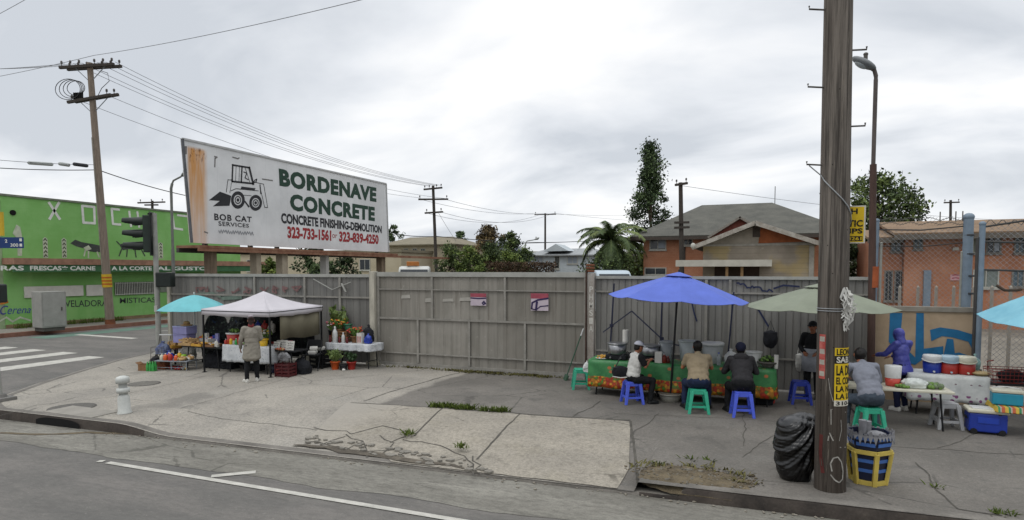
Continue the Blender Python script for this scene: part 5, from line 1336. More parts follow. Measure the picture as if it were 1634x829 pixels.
# small clad house with gable to the street
SV = 32.0; WB = Wall('v', SV)
g = N('beige_cladding', .9)
row = g.math('FRACT', g.math('MULTIPLY', g.z, 4.2)); c = g.mix(g.ramp(g.noise(1.0, 6), .35, .66), '#7f7669', '#8f8679')
c = g.mix(g.ramp(g.noise(.55, 4, .5, loc=(8, 0, 3)), .52, .62, 0, .55), c, '#a08c58'); c = g.mix(g.ramp(row, 0, .12, .55, 0), c, '#5c554c'); c = g.mix(g.ramp(g.noise(3, 6, .6, loc=(1, 2, 3)), .6, .74, 0, .5), c, '#a39a8e')
g.done(c)
ul, ur_ = AV(1122, 400, SV).x, AV(1300, 400, SV).x; ze = AV(1200, 390, SV).z; ap = AV(1207, 356, SV)
t = thing('clad_house', 'small beige clad house with a low weathered gable in front of the brick house', 'house', ((ul + ur_) / 2, SV + 3, 0))
mb = MB(); mb.box2((ul, SV, -.1), (ur_, SV + 7, ze)); mb.build('wall', g.m, t, w=True)
mb = MB(); P = [Vector((ul, SV + .005, ze)), Vector((ur_, SV + .005, ze)), Vector((ap.x, SV + .005, ap.z - .12))]; mb.add(P + [p + Vector((0, 6.9, 0)) for p in P], [(0, 1, 2), (5, 4, 3), (0, 3, 4, 1)]); mb.build('gable', mat('pale_gable', '#8d867a', .9, .15, 3), t, w=True)
mb = MB(); mb.plate(WB, [WB.sz(1210, 388), WB.sz(1290, 385), WB.sz(1250, 369), WB.sz(1214, 362)], .02, .02); mb.build('gable_patch', mat('orange_board', '#8a4f30', .9, .2, 3), t, w=True)
mb = MB(); mb.plate(WB, [WB.sz(1201, 378), WB.sz(1213, 378), WB.sz(1213, 363), WB.sz(1201, 363)], .04, .04); mb.build('vent', m_soffit, t, w=True)
mb = MB(); mb.box2((ul - .05, SV - .04, ze - .06), (ur_ + .05, SV - .002, ze + .04)); mb.build('trim', mat('old_white', '#8f8b82', .85, .2, 4), t, w=True)
lt, rt = AV(1104, 393, SV - .7), AV(1309, 386, SV - .7); tp_ = AV(1205, 353, SV - .7)
mb = MB()
for p in (lt, rt): slab(mb, [p, tp_, tp_ + Vector((0, 8.2, 0)), p + Vector((0, 8.2, 0))], .1)
roof = mb.build('roof', m_shingle, t, w=True)
mb = MB()
for p in (lt, rt): mb.bar(p + Vector((0, -.03, -.07)), tp_ + Vector((0, -.03, -.07)), .05, .2)
mb.build('fascia', mat('peeling_white', '#7d766c', .85, .4, 6, hex2='#a7a39a'), roof, w=True)
mb = MB(); a = WB.sz(1294, 440); mb.box2((a[0] - .1, SV - .05, -.05), (a[0] + .1, SV - .003, ze - .08)); mb.build('corner_board', mat('old_white', '#8f8b82'), t, w=True)
a, b = AV(1078, 425, SV - 1.6), AV(1232, 414, SV - 1.6)
mb = MB(); mb.box2((a.x, SV - 1.6, a.z), (b.x, SV - .004, b.z)); mb.build('awning', mat('awning_white', '#aaa79c', .8, .12, 3), t, w=True)
for px in (1160, 1184): 
    u = AV(px, 430, SV - 1.4).x; mb = MB(); mb.box2((u - .06, SV - 1.45, 0), (u + .06, SV - 1.33, a.z)); mb.build('awning_post', mat('tan_post', '#7b6244', .9, .2, 4), t, w=True)
mb = MB(); c0, c1 = WB.sz(1140, 445), WB.sz(1212, 422); mb.add(*boxwall(WB, (c0[0], 0), (c1[0], c1[1]), .02, -.05)); mb.build('doorway', mat('brown_dark', '#33271f', .8, .3, 3), t, w=True)
mb = MB(); p = AV(1106, 390, SV - .9); mb.ell(p + Vector((0, 0, -.06)), (.12, .12, .14)); mb.build('porch_lamp', m_frame, t, w=True)

# brick apartment block on the right
CV = 36.0; WC = Wall('v', CV)
u0, u1, us_ = AV(1408, 400, CV).x, AV(1760, 400, CV).x, AV(1455, 400, CV).x
ze = AV(1540, 371, CV).z; zl_ = AV(1430, 378, CV).z
t = thing('apartment_block', 'two storey brick apartment block with brown roof behind the chain link fence', 'building', ((u0 + u1) / 2, CV + 5, 0))
mb = MB(); mb.box2((us_ - .3, CV, -.1), (u1, CV + 11, ze)); mb.build('wall', m_brick, t, w=True)
mb = MB(); mb.box2((u0, CV + .4, -.1), (us_ - .32, CV + 9, zl_)); mb.build('wing_wall', m_brick, t, w=True)
zt_ = AV(1540, 351, CV + 4.5).z
mb = MB(); slab(mb, [(us_ - .9, CV - .8, ze), (u1 + .5, CV - .8, ze), (u1 + .5, CV + 4.5, zt_), (us_ - .9, CV + 4.5, zt_)]); slab(mb, [(us_ - .9, CV + 12, ze), (u1 + .5, CV + 12, ze), (u1 + .5, CV + 4.52, zt_), (us_ - .9, CV + 4.52, zt_)])
roof = mb.build('roof', m_brownsh, t, w=True)
mb = MB(); mb.box2((us_ - .9, CV - .82, ze - .32), (u1 + .5, CV - .74, ze - .07)); mb.box2((us_ - .85, CV - .7, ze - .24), (u1 + .5, CV - .01, ze - .16)); mb.build('eaves', mat('eaves_grey', '#5d574f', .85, .2, 3), roof, w=True)
zw = AV(1430, 366, CV + 3).z
mb = MB(); slab(mb, [(u0 - .7, CV - .3, zl_), (us_ - .35, CV - .3, zl_), (us_ - .35, CV + 3, zw), (u0 - .7, CV + 3, zw)]); o = mb.build('wing_roof', m_brownsh, t, w=True)
mb = MB(); mb.box2((u0 - .7, CV - .34, zl_ - .3), (us_ - .4, CV - .28, zl_ - .06)); mb.build('eaves', mat('eaves_grey', '#5d574f'), o, w=True)
m_bluew = mat('blue_grey_glass', '#4a5a63', .25, .2, 2, spec=.5)
WC2 = Wall('v', CV + .4)
m_wfr = mat('window_trim_grey', '#716d66', .8, .15, 4)
window(t, WC2, 1423, 383, 1437, 400, m_bluew, m_wfr); window(t, WC, 1459, 377, 1471, 396, m_bluew, m_wfr); window(t, WC, 1553, 374, 1566, 402, mat('shutter_grey', '#73786c'))
window(t, WC, 1575, 374, 1596, 402, m_glassd, m_wfr, half=m_curt); window(t, WC, 1620, 372, 1634, 402, m_bluew, m_wfr); window(t, WC, 1554, 432, 1592, 457, mat('grey_glass', '#6d7570', .4, .2, 2)); window(t, WC, 1616, 433, 1632, 456, m_bluew, m_wfr)
window(t, WC2, 1412, 433, 1423, 478, m_glassd, m_wfr); window(t, WC2, 1428, 433, 1445, 478, m_glassd, m_wfr)
for px in (1462,): mb = MB(); p = WC.sz(1478, 470); mb.box2((p[0] - .15, CV - .16, p[1] - 1.5), (p[0] + .15, CV - .005, p[1] + 1.2)); mb.build('meter_box', m_bluegrey, t, w=True)
a, b = WC.sz(1516, 447), WC.sz(1533, 438); mb = MB(); mb.add(*boxwall(WC, a, b, .04, .005)); o = mb.build('notice_board', mat('pink_board', '#b98b8d', .7, .1, 5), t, w=True)
mb = MB(); Wn = Wall('v', CV - .04)
for k in range(2): mb.stroke(Wn, [(a[0] + .08, a[1] + .1 + .14 * k), ((a[0] + b[0]) / 2, a[1] + .13 + .14 * k), (b[0] - .08, a[1] + .1 + .14 * k)], .05, .005)
mb.build('print', mat('poster_red', '#8f4450'), o, w=True)
mb = MB(); p = WC.sz(1524, 398); mb.add(*boxwall(WC, (p[0] - .12, p[1] - .04), (p[0] + .12, p[1] + .1), .15, .003)); mb.build('wall_lamp', m_frame, t, w=True)
mb = MB()
for px in (1500, 1525, 1536): p = AV(px, 350, CV + 4); mb.cyl((p.x, p.y, zt_ - .3), (p.x, p.y, zt_ + .45), .03, n=6)
mb.build('roof_pipes', m_iron, roof, w=True)

# white house far off
v = 66; WD = Wall('v', v); a, b = WD.sz(843, 432), WD.sz(948, 406)
t = thing('white_house', 'far white house with grey roof left of the palm', 'house', ((a[0] + b[0]) / 2, v + 4, 0))
m_wh = mat('house_white', '#a9b0b3', .85, .1, 1)
mb = MB(); mb.box2((a[0], v, -.1), (b[0], v + 9, b[1])); mb.build('wall', m_wh, t, w=True)
zt_ = WD.sz(890, 399)[1]; mb = MB(); slab(mb, [(a[0] - .5, v - .5, b[1]), (b[0] + .5, v - .5, b[1]), (b[0] - 1, v + 4, zt_ + .3), (a[0] + 1, v + 4, zt_ + .3)]); slab(mb, [(a[0] - .5, v + 9.5, b[1]), (b[0] + .5, v + 9.5, b[1]), (b[0] - 1, v + 4.02, zt_ + .3), (a[0] + 1, v + 4.02, zt_ + .3)])
slab(mb, [(a[0] - .5, v - .5, b[1]), (a[0] + 1, v + 4, zt_ + .3), (a[0] - .5, v + 9.5, b[1])]); slab(mb, [(b[0] + .5, v - .5, b[1]), (b[0] - 1, v + 4, zt_ + .3), (b[0] + .5, v + 9.5, b[1])])
mb.build('roof', mat('pale_grey_roof', '#8d9091', .9, .12, 1.5), t, w=True)
p0, p1, p2 = WD.sz(868, 401), WD.sz(888, 389), WD.sz(908, 400); mb = MB(); mb.add([(p[0], v - .3, p[1]) for p in (p0, p2, p1)] + [(p[0], v + 3, p[1]) for p in (p0, p2, p1)], [(0, 1, 2), (3, 5, 4), (0, 2, 5, 3), (2, 1, 4, 5), (0, 3, 4, 1)]); mb.build('pediment', m_wh, t, w=True)
window(t, WD, 853, 409, 866, 420, m_curt); window(t, WD, 886, 409, 892, 428, m_glassd); window(t, WD, 906, 409, 921, 420, m_curt)
# cream houses behind the billboard
v = 52; WE = Wall('v', v); a, b = WE.sz(372, 440), WE.sz(640, 402)
m_cream = mat('cream_wall', '#a0967f', .9, .12, .8, hex2='#ada38d')
t = thing('cream_building', 'long low cream building seen beneath the billboard', 'building', ((a[0] + b[0]) / 2, v + 4, 0))
mb = MB(); mb.box2((a[0], v, -.1), (b[0], v + 8, b[1])); mb.build('wall', m_cream, t, w=True)
mb = MB(); mb.box2((a[0] - .2, v - .2, b[1] + .002), (b[0] + .2, v + 8.2, b[1] + .25)); mb.build('roof', mat('flat_roof', '#77705f', .9, .15, 2), t, w=True)
window(t, WE, 395, 415, 410, 432, m_glassd); window(t, WE, 575, 414, 590, 430, m_glassd)
v = 58; WE = Wall('v', v); a, b = WE.sz(618, 436), WE.sz(722, 389)
t = thing('cream_house', 'cream two storey house right of the billboard behind the three armed pole', 'house', ((a[0] + b[0]) / 2, v + 4, 0))
mb = MB(); mb.box2((a[0], v, -.1), (b[0], v + 8, b[1])); mb.build('wall', m_cream, t, w=True)
zz = WE.sz(660, 381)[1]; mb = MB(); slab(mb, [(a[0] - .6, v - .6, b[1]), (b[0] + .6, v - .6, b[1]), (b[0] - 2, v + 4, zz + .4), (a[0] + .5, v + 4, zz + .4)]); slab(mb, [(a[0] - .6, v + 8.6, b[1]), (b[0] + .6, v + 8.6, b[1]), (b[0] - 2, v + 4.02, zz + .4), (a[0] + .5, v + 4.02, zz + .4)])
slab(mb, [(b[0] + .6, v - .6, b[1]), (b[0] + .6, v + 8.6, b[1]), (b[0] - 2, v + 4, zz + .4)]); mb.build('roof', mat('tan_roof', '#77705f', .9, .15, 1.5), t, w=True)
for x in (645, 659, 672): window(t, WE, x, 397, x + 6, 402, m_glassd)
window(t, WE, 645, 409, 651, 415, m_glassd)
v = 68; WE = Wall('v', v); a, b = WE.sz(716, 430), WE.sz(812, 404)
t = thing('slate_house', 'low house with slate grey roof among the bushes right of the three armed pole', 'house', ((a[0] + b[0]) / 2, v + 4, 0))
mb = MB(); mb.box2((a[0], v, -.1), (b[0], v + 8, b[1])); mb.build('wall', m_cream, t, w=True)
zz = WE.sz(760, 388)[1]; mb = MB(); slab(mb, [(a[0] - .6, v - .6, b[1]), (b[0] + .6, v - .6, b[1]), (b[0] - 2, v + 4, zz + .3), (a[0] + 2, v + 4, zz + .3)]); slab(mb, [(a[0] - .6, v + 8.6, b[1]), (b[0] + .6, v + 8.6, b[1]), (b[0] - 2, v + 4.02, zz + .3), (a[0] + 2, v + 4.02, zz + .3)])
slab(mb, [(a[0] - .6, v - .6, b[1]), (a[0] + 2, v + 4, zz + .3), (a[0] - .6, v + 8.6, b[1])]); slab(mb, [(b[0] + .6, v - .6, b[1]), (b[0] - 2, v + 4, zz + .3), (b[0] + .6, v + 8.6, b[1])])
mb.build('roof', mat('slate_roof', '#5d6168', .9, .15, 1.5), t, w=True)
# more roofs closing the horizon
for i, (x0, x1, ye, yr, v, hx, rx, lab) in enumerate(((560, 618, 408, 398, 90, '#8b8577', '#6a655c', 'distant grey roofed house just behind the right end of the billboard'), (930, 1040, 412, 404, 85, '#8f8a80', '#7a746b', 'distant low house behind the palm tree'), (800, 850, 411, 403, 95, '#93907f', '#75736a', 'distant small house behind the pale street lamp'), (1330, 1420, 405, 392, 75, '#7f776a', '#5f5a52', 'distant house behind the foreground pole and lamp post'))):
    WE = Wall('v', v); a, b = WE.sz(x0, 432), WE.sz(x1, ye); zz = WE.sz(x0, yr)[1]
    t = thing('distant_house', lab, 'house', ((a[0] + b[0]) / 2, v + 4, 0))
    mb = MB(); mb.box2((a[0], v, -.1), (b[0], v + 8, b[1])); mb.build('wall', mat('far_wall' + str(i), hx, .9, .1, 1), t, w=True)
    mb = MB(); slab(mb, [(a[0] - .5, v - .5, b[1]), (b[0] + .5, v - .5, b[1]), (b[0] + .5, v + 4, zz + .3), (a[0] - .5, v + 4, zz + .3)]); slab(mb, [(a[0] - .5, v + 8.5, b[1]), (b[0] + .5, v + 8.5, b[1]), (b[0] + .5, v + 4.02, zz + .3), (a[0] - .5, v + 4.02, zz + .3)]); mb.build('roof', mat('far_roof' + str(i), rx, .9, .15, 1.5), t, w=True)
    window(t, WE, x0 + (x1 - x0) * .3, ye + 4, x0 + (x1 - x0) * .3 + 8, ye + 12)

# ================================================================== TREES
def leafmat(name, a, b, c): return (mat(name + '_dark', a, .7, .35, 1.3), mat(name + '_mid', b, .7, .35, 1.3), mat(name + '_light', c, .7, .35, 1.3))
LG = leafmat('foliage_green', '#2b371d', '#44532d', '#667540'); LD = leafmat('foliage_deep', '#27341f', '#3e4f30', '#5a6c45')
LB = leafmat('foliage_brown', '#43392a', '#5e5036', '#7a6948'); LY = leafmat('foliage_olive', '#3c4a22', '#5c6c32', '#7f8d47'); LR = leafmat('hedge_russet', '#382b1f', '#4c3a2a', '#5a4a34')
m_bark = mat('bark', '#4d4237', .95, .3, 4, .5, 20, stretch=(3, 3, .6))
def leafquad(mb, p, s, rnd, m, up=.3):
    n = Vector((rnd.gauss(0, 1), rnd.gauss(0, 1), rnd.gauss(up, 1))).normalized(); t = n.orthogonal().normalized(); t = Quaternion(n, rnd.uniform(0, 6.28)) @ t; b = n.cross(t)
    l = s * rnd.uniform(.7, 1.4); w = l * rnd.uniform(.4, .7)
    mb.add([p - t * l * .5, p + b * w * .5, p + t * l * .5 + n * l * .12, p - b * w * .5], [(0, 1, 2, 3)], m)
def tree(label, base, H, Wd, mats, rnd, n=60, leaves=60, leaf=.22, crown0=.25, shape='round', name='tree', clump=None, group=None, cat='tree', droop=0.0, trunk=None):
    t = thing(name, label, cat, base, 0, group)
    cs = []; h0 = H * crown0; ch = H - h0
    for i in range(n):
        for _ in range(60):
            z = rnd.random(); a = rnd.uniform(0, 6.28)
            if shape == 'cone': rr = (1 - z) ** .9 * 1.05 + .03 + .22 * max(0, math.sin(z * 24 + a * 1.0)) * (1 - z)
            elif shape == 'column': rr = .95 * (1 - z ** 4)
            else: rr = math.sqrt(max(0, 1 - (2 * z - 1) ** 2))
            rr *= 1 + .62 * noise.noise(Vector((math.cos(a) * 1.5 + base[0], math.sin(a) * 1.5, z * 4)))
            f = rnd.random() ** .45; c = Vector((math.cos(a) * rr * f * Wd / 2, math.sin(a) * rr * f * Wd / 2, h0 + ch * z)); break
        cs.append((c, f))
    tr = MB(); r0 = trunk or max(.06, H * .018)
    tr.tube([(0, 0, 0), (rnd.gauss(0, .05), rnd.gauss(0, .05), h0), (rnd.gauss(0, .1), rnd.gauss(0, .1), h0 + ch * .75)], r0, 8, taper=r0 * .3)
    for c, f in rnd.sample(cs, min(16, len(cs))):
        z = max(h0 * .6, c.z * .72); tr.tube([(0, 0, z), Vector((c.x * .5, c.y * .5, (z + c.z) / 2 + .1)), c], r0 * .32, 5, taper=r0 * .08)
    tr.build('trunk', m_bark, t)
    mb = MB(); cr_ = clump or Wd * .13
    for c, f in cs:
        k = rnd.choice((0, 0, 1, 1, 1, 2)); r = cr_ * rnd.uniform(.6, 1.35)
        for _ in range(leaves):
            d_ = Vector((rnd.gauss(0, .5), rnd.gauss(0, .5), rnd.gauss(0, .42))) * r
            if droop: d_.z -= droop * abs(rnd.gauss(0, r))
            leafquad(mb, c + d_, leaf, rnd, k if rnd.random() < .75 else rnd.randrange(3))
    mb.build('crown', list(mats), t); return t
def gp(px, Y):
    d_ = ray(px, 430); d_ = d_ * (Y / (d_.x * -_sa + d_.y * _ca)); return Vector((d_.x, d_.y, -.1))
def ptree(label, px, ytop, wpx, Y, mats, seed, **k):
    H_ = CAMH + .1 + (430 - ytop) * Y / 1000; return tree(label, gp(px, Y), H_, wpx * Y / 1000, mats, random.Random(seed), **k)
ptree('tall narrow dark pine rising left of the brick house roof', 1036, 234, 84, 56, LD, 21, n=170, leaves=85, leaf=.22, crown0=.18, shape='cone', name='pine_tree', clump=.62)
ptree('broad green tree behind the lamp post and brick apartment block', 1396, 288, 122, 46, LG, 22, n=120, leaves=80, leaf=.26, crown0=.42, clump=.75)
ptree('lower dark green tree behind the foreground pole, beside the lamp post', 1372, 378, 60, 40, LD, 23, n=60, leaves=60, leaf=.2, crown0=.1)
ptree('small round green tree at the left end of the brick apartment roof', 1450, 338, 32, 48, LG, 27, n=36, leaves=60, leaf=.2, crown0=.5)
ptree('rusty brown tree above the slate grey roof', 778, 364, 54, 62, LB, 24, n=80, leaves=80, leaf=.25, crown0=.3)
ptree('dark green treetop right of the rusty brown tree', 815, 374, 50, 60, LG, 25, n=80, leaves=60, leaf=.25, crown0=.3)
ptree('small dark treetop left of the rusty brown tree', 736, 371, 26, 78, LD, 26, n=36, leaves=50, leaf=.28, crown0=.4)
ptree('dark treetop peeking out right of the billboard', 627, 361, 34, 80, LD, 28, n=40, leaves=50, leaf=.3, crown0=.4)
for i, (px, yt, w, Y, m, lab) in enumerate(((716, 392, 58, 40, LG, 'green bush behind the gate, next to the three armed pole'), (748, 396, 56, 39, LY, 'olive bush behind the gate, under the slate grey roof'), (782, 392, 58, 40, LG, 'tall green bush behind the gate, under the rusty brown tree'), (812, 400, 54, 41, LY, 'yellow green bush behind the gate, left of the russet hedge'),
        (836, 398, 44, 44, LG, 'dark green bush behind the pale street lamp'), (430, 414, 40, 30, LY, 'green bush under the billboard between its concrete posts'), (1008, 378, 44, 46, LY, 'yellow green leafy bush between palm and brick house'))):
    ptree(lab, px, yt, w, Y, m, 40 + i, n=90, leaves=80, leaf=.14, crown0=.02, name='bush', cat='bush')
ptree('dark bushy tree under the billboard, left of its steel post', 503, 396, 66, 33, LD, 31, n=60, leaves=60, leaf=.18, crown0=.15)
ptree('low dark shrub under the billboard, right of its steel post', 552, 413, 60, 34, LD, 32, n=46, leaves=60, leaf=.16, crown0=.02, name='bush', cat='bush')
# russet hedge
a, b = gp(780, 38), gp(885, 40); mb = MB(); rnd = random.Random(33); zt_ = CAMH + (430 - 419) * .038
for i in range(5200):
    p = a.lerp(b, rnd.random()) + Vector((rnd.gauss(0, .05), rnd.uniform(-.5, .5), 0)); p.z = zt_ * (1 - rnd.random() ** 1.6 * .6) + rnd.gauss(0, .05); leafquad(mb, p, .13, rnd, rnd.choice((0, 0, 1, 1, 2)))
solo(mb, 'hedge', list(LR), 'low russet brown hedge showing above the gate', 'hedge')
# palm
Y = 42; base = gp(972, Y); Hc = CAMH + .1 + (430 - 381) * Y / 1000
t = thing('palm_tree', 'feathery palm with drooping fronds left of the brick house', 'palm tree', base)
mb = MB(); mb.cyl((0, 0, 0), (.1, 0, Hc - .3), .26, .2, 12); mb.build('trunk', m_bark, t)
rnd = random.Random(9); mP = leafmat('palm_leaf', '#2c381d', '#435230', '#64703f')
for k in range(48):
    a = 2 * math.pi * k / 48 * 5.0 + rnd.uniform(-.2, .2); el = rnd.uniform(-.5, 1.4); ln = rnd.uniform(2.3, 3.1)
    dr = Vector((math.cos(a), math.sin(a), 0)); L = []; p = Vector((.1, 0, Hc - .2)); e2 = el
    for i in range(9): L.append(p.copy()); p = p + (dr * math.cos(e2) + Vector((0, 0, math.sin(e2)))) * ln / 8; e2 -= .23
    mb = MB(); mb.tube(L, .03, 4, m=2, taper=.008); sd_ = Vector((-dr.y, dr.x, 0)); mi = rnd.choice((0, 1, 1, 2))
    for i in range(1, 9):
        for j in range(6):
            q = L[i - 1].lerp(L[i], j / 6)
            for sg in (-1, 1):
                ll = (.62 - .4 * abs(i / 8 - .4)) * rnd.uniform(.8, 1.1); tip = q + sd_ * sg * ll * .75 + (L[i] - L[i - 1]).normalized() * ll * .45 - Vector((0, 0, ll * rnd.uniform(.25, .6))); w = (L[i] - L[i - 1]).normalized() * .045
                mb.add([q - w, q + w, tip], [(0, 1, 2)], mi)
    mb.build('frond', list(mP), t)
# palm shrub mass beneath
ptree('green thicket at the foot of the palm, above the fence', 975, 402, 100, 41, LG, 51, n=70, leaves=60, leaf=.17, crown0=.02, name='bush', cat='bush')

# vehicles whose roofs show over the gate
def vehicle(name, label, cat, loc, rz, L_, W_, H_, m, roofround=.12):
    t = thing(name, label, cat, loc, rz)
    mb = MB(); prof = [(-L_ / 2, .45), (L_ / 2, .45), (L_ / 2, 1.1), (L_ / 2 - .7, 1.3), (L_ / 2 - 1.3, H_ - .2), (L_ / 2 - 1.7, H_ - .03), (0, H_), (-L_ / 2 + .3, H_ - .04), (-L_ / 2, H_ - .25)]
    k = len(prof); vs = [(x, -W_ / 2, z) for x, z in prof] + [(x, W_ / 2, z) for x, z in prof]
    mb.add(vs, [tuple(range(k)), tuple(range(2 * k - 1, k - 1, -1))] + [(i + k, (i + 1) % k + k, (i + 1) % k, i) for i in range(k)]); b_ = mb.build('body', m, t, bevel=roofround)
    for s in (-1, 1):
        mb = MB(); mb.box((L_ / 2 - 1.7, s * (W_ / 2 + .004), H_ * .72), (.9, .012, H_ * .2)); mb.build('side_window', m_glassd, t)
        for x in (-L_ / 2 + .9, L_ / 2 - .95):
            mb = MB(); mb.cyl((x, s * W_ / 2 - s * .22, .36), (x, s * W_ / 2 + s * .02, .36), .36, n=20); o = mb.build('wheel', m_black, t); mb = MB(); mb.cyl((x, s * W_ / 2, .36), (x, s * W_ / 2 + s * .03, .36), .2, n=14); mb.build('rim', m_galv, o)
    a_, b2 = Vector((L_ / 2 - .68, 0, 1.34)), Vector((L_ / 2 - 1.3, 0, H_ - .24)); mb = MB(); d_ = (b2 - a_); q = d_.to_track_quat('Z', 'Y').to_matrix(); mb.box((a_ + b2) / 2 + Vector((.02, 0, .02)), (.02, W_ - .25, d_.length), rot=Matrix((d_.normalized().cross(Vector((0, 1, 0))), Vector((0, 1, 0)), d_.normalized())).transposed()); mb.build('windscreen', m_glassd, t)
    for s in (-1, 1): mb = MB(); mb.ell((L_ / 2, s * W_ * .36, .85), (.05, .16, .12)); mb.build('headlight', m_curt, t)
    return t
p = at(974, 431, 36); vehicle('parked_van', 'pale blue white van roof showing over the fence right of the rusty gate post', 'van', (p.x, p.y, -.02), R(-65), 4.6, 1.95, p.z + .03, mat('van_paint', '#a3b0b8', .35, .06, 2, spec=.5))
p = at(662, 424, 42); t = vehicle('parked_truck', 'white truck with an orange roof box behind the gate, left of the bushes', 'truck', (p.x, p.y, -.02), R(-62), 5.0, 2.0, p.z, mat('truck_white', '#b2b3ae', .4, .08, 2, spec=.5))
mb = MB(); mb.prism([(.1, -.5), (.9, -.5), (.8, .3), (.2, .3)], p.z + .012, p.z + .30); mb.build('roof_box', mat('orange_box', '#a86a34', .6, .15, 5), t, bevel=.04)
# ================================================================== MARKET: furniture makers
def plastic(name, h, **k): return mat(name, h, k.pop('rough', .4), k.pop('var', .1), 6, spec=.45, **k)
m_sblue = plastic('stool_blue', '#4659c4'); m_steal = plastic('stool_teal', '#2f9c7c'); m_sgrey = plastic('stool_grey', '#9a9b9c')
m_blackm = mat('black_metal', '#17181a', .5, .15, 6); m_dark = mat('dark_fabric', '#1b1c20', .9, .25, 8)
def make_stool(label, m, loc, rz, h=.46, group='plastic stools around the food stalls'):
    t = thing('plastic_stool', label, 'stool', loc, rz, group)
    a, b = .125, .185
    mb = MB(); mb.prism([(-a - .02, -a), (-a, -a - .02), (a, -a - .02), (a + .02, -a), (a + .02, a), (a, a + .02), (-a, a + .02), (-a - .02, a)], h - .028, h)
    for s in ((1, 0), (-1, 0), (0, 1), (0, -1)): mb.box((s[0] * (a + .012), s[1] * (a + .012), h - .06), (.014 if s[0] else 2 * a, 2 * a if s[0] else .014, .066))
    mb.build('seat', m, t, bevel=.006)
    for sx in (-1, 1):
        for sy in (-1, 1):
            p0 = Vector((sx * a, sy * a, h - .03)); p1 = Vector((sx * b, sy * b, 0)); q = MB(); w0, w1 = .028, .026
            vs = []
            for p, w in ((p0, w0 * 1.25), (p1, w1)): vs += [p + Vector((i * w, j * w, 0)) for i, j in ((-1, -1), (1, -1), (1, 1), (-1, 1))]
            q.add(vs, [(3, 2, 1, 0), (4, 5, 6, 7)] + [(i, (i + 1) % 4, 4 + (i + 1) % 4, 4 + i) for i in range(4)]); q.build('leg', m, t, bevel=.005)
    f = .34; r = a + (b - a) * (1 - f + .06)
    for s in ((1, 0), (-1, 0), (0, 1), (0, -1)):
        q = MB(); q.box((s[0] * r, s[1] * r, h * .30), (.016 if s[0] else 2 * r, 2 * r if s[0] else .016, .045)); q.build('stretcher', m, t)
    return t
def folding_table(label, loc, rz, L, D, h, mtop, group=None, legm=None, name='folding_table'):
    t = thing(name, label, 'table', loc, rz, group)
    mb = MB(); mb.box((0, 0, h - .02), (L, D, .04)); mb.build('tabletop', mtop, t, bevel=.008)
    for sx in (-1, 1):
        for sy in (-1, 1):
            mb = MB(); mb.cyl((sx * (L / 2 - .14), sy * (D / 2 - .07), 0), (sx * (L / 2 - .2), sy * (D / 2 - .07), h - .04), .016, n=8); mb.build('leg', legm or m_blackm, t)
        mb = MB(); mb.cyl((sx * (L / 2 - .155), -D / 2 + .07, h * .3), (sx * (L / 2 - .155), D / 2 - .07, h * .3), .012, n=8); mb.build('brace', legm or m_blackm, t)
    return t
def cloth(name, label, cat, loc, rz, L, D, h, drop, m, wave=.025, seed=0, sides=True, m2=None, band=None):
    """table cloth: top and hanging folds, one open mesh with thickness"""
    rnd = random.Random(seed); nx, ny = 28, 10; P = []
    hx, hy = L / 2 + .015, D / 2 + .015; mb = MB()
    per = []
    for i in range(nx): per.append((-hx + 2 * hx * i / nx, -hy, 0, -1))
    for i in range(ny): per.append((hx, -hy + 2 * hy * i / ny, 1, 0))
    for i in range(nx): per.append((hx - 2 * hx * i / nx, hy, 0, 1))
    for i in range(ny): per.append((-hx, hy - 2 * hy * i / ny, -1, 0))
    k = len(per); rows = 7; vs = []
    for r in range(rows + 1):
        f = r / rows
        for i, (x, y, a, b) in enumerate(per):
            w = wave * f * (math.sin(i * 1.35 + seed) + .6 * math.sin(i * .7 + 2 * seed)) + .03 * f
            dz = drop * (1 + .07 * noise.noise(Vector((i * .35, seed, 0))))
            vs.append((x + a * w, y + b * w, h + .006 - dz * f))
    mb.add(vs, [(r * k + i, r * k + (i + 1) % k, (r + 1) * k + (i + 1) % k, (r + 1) * k + i) for r in range(rows) for i in range(k)], 0, True)
    n2 = [(x, y, h + .006) for x, y, _, _ in per]; mb.add(n2, [tuple(range(k))])
    o = mb.build(name, m, keep=True); o.location = loc; o.rotation_euler = (0, 0, rz); s = o.modifiers.new('thick', 'SOLIDIFY'); s.thickness = .004
    return tag(o, label, cat)
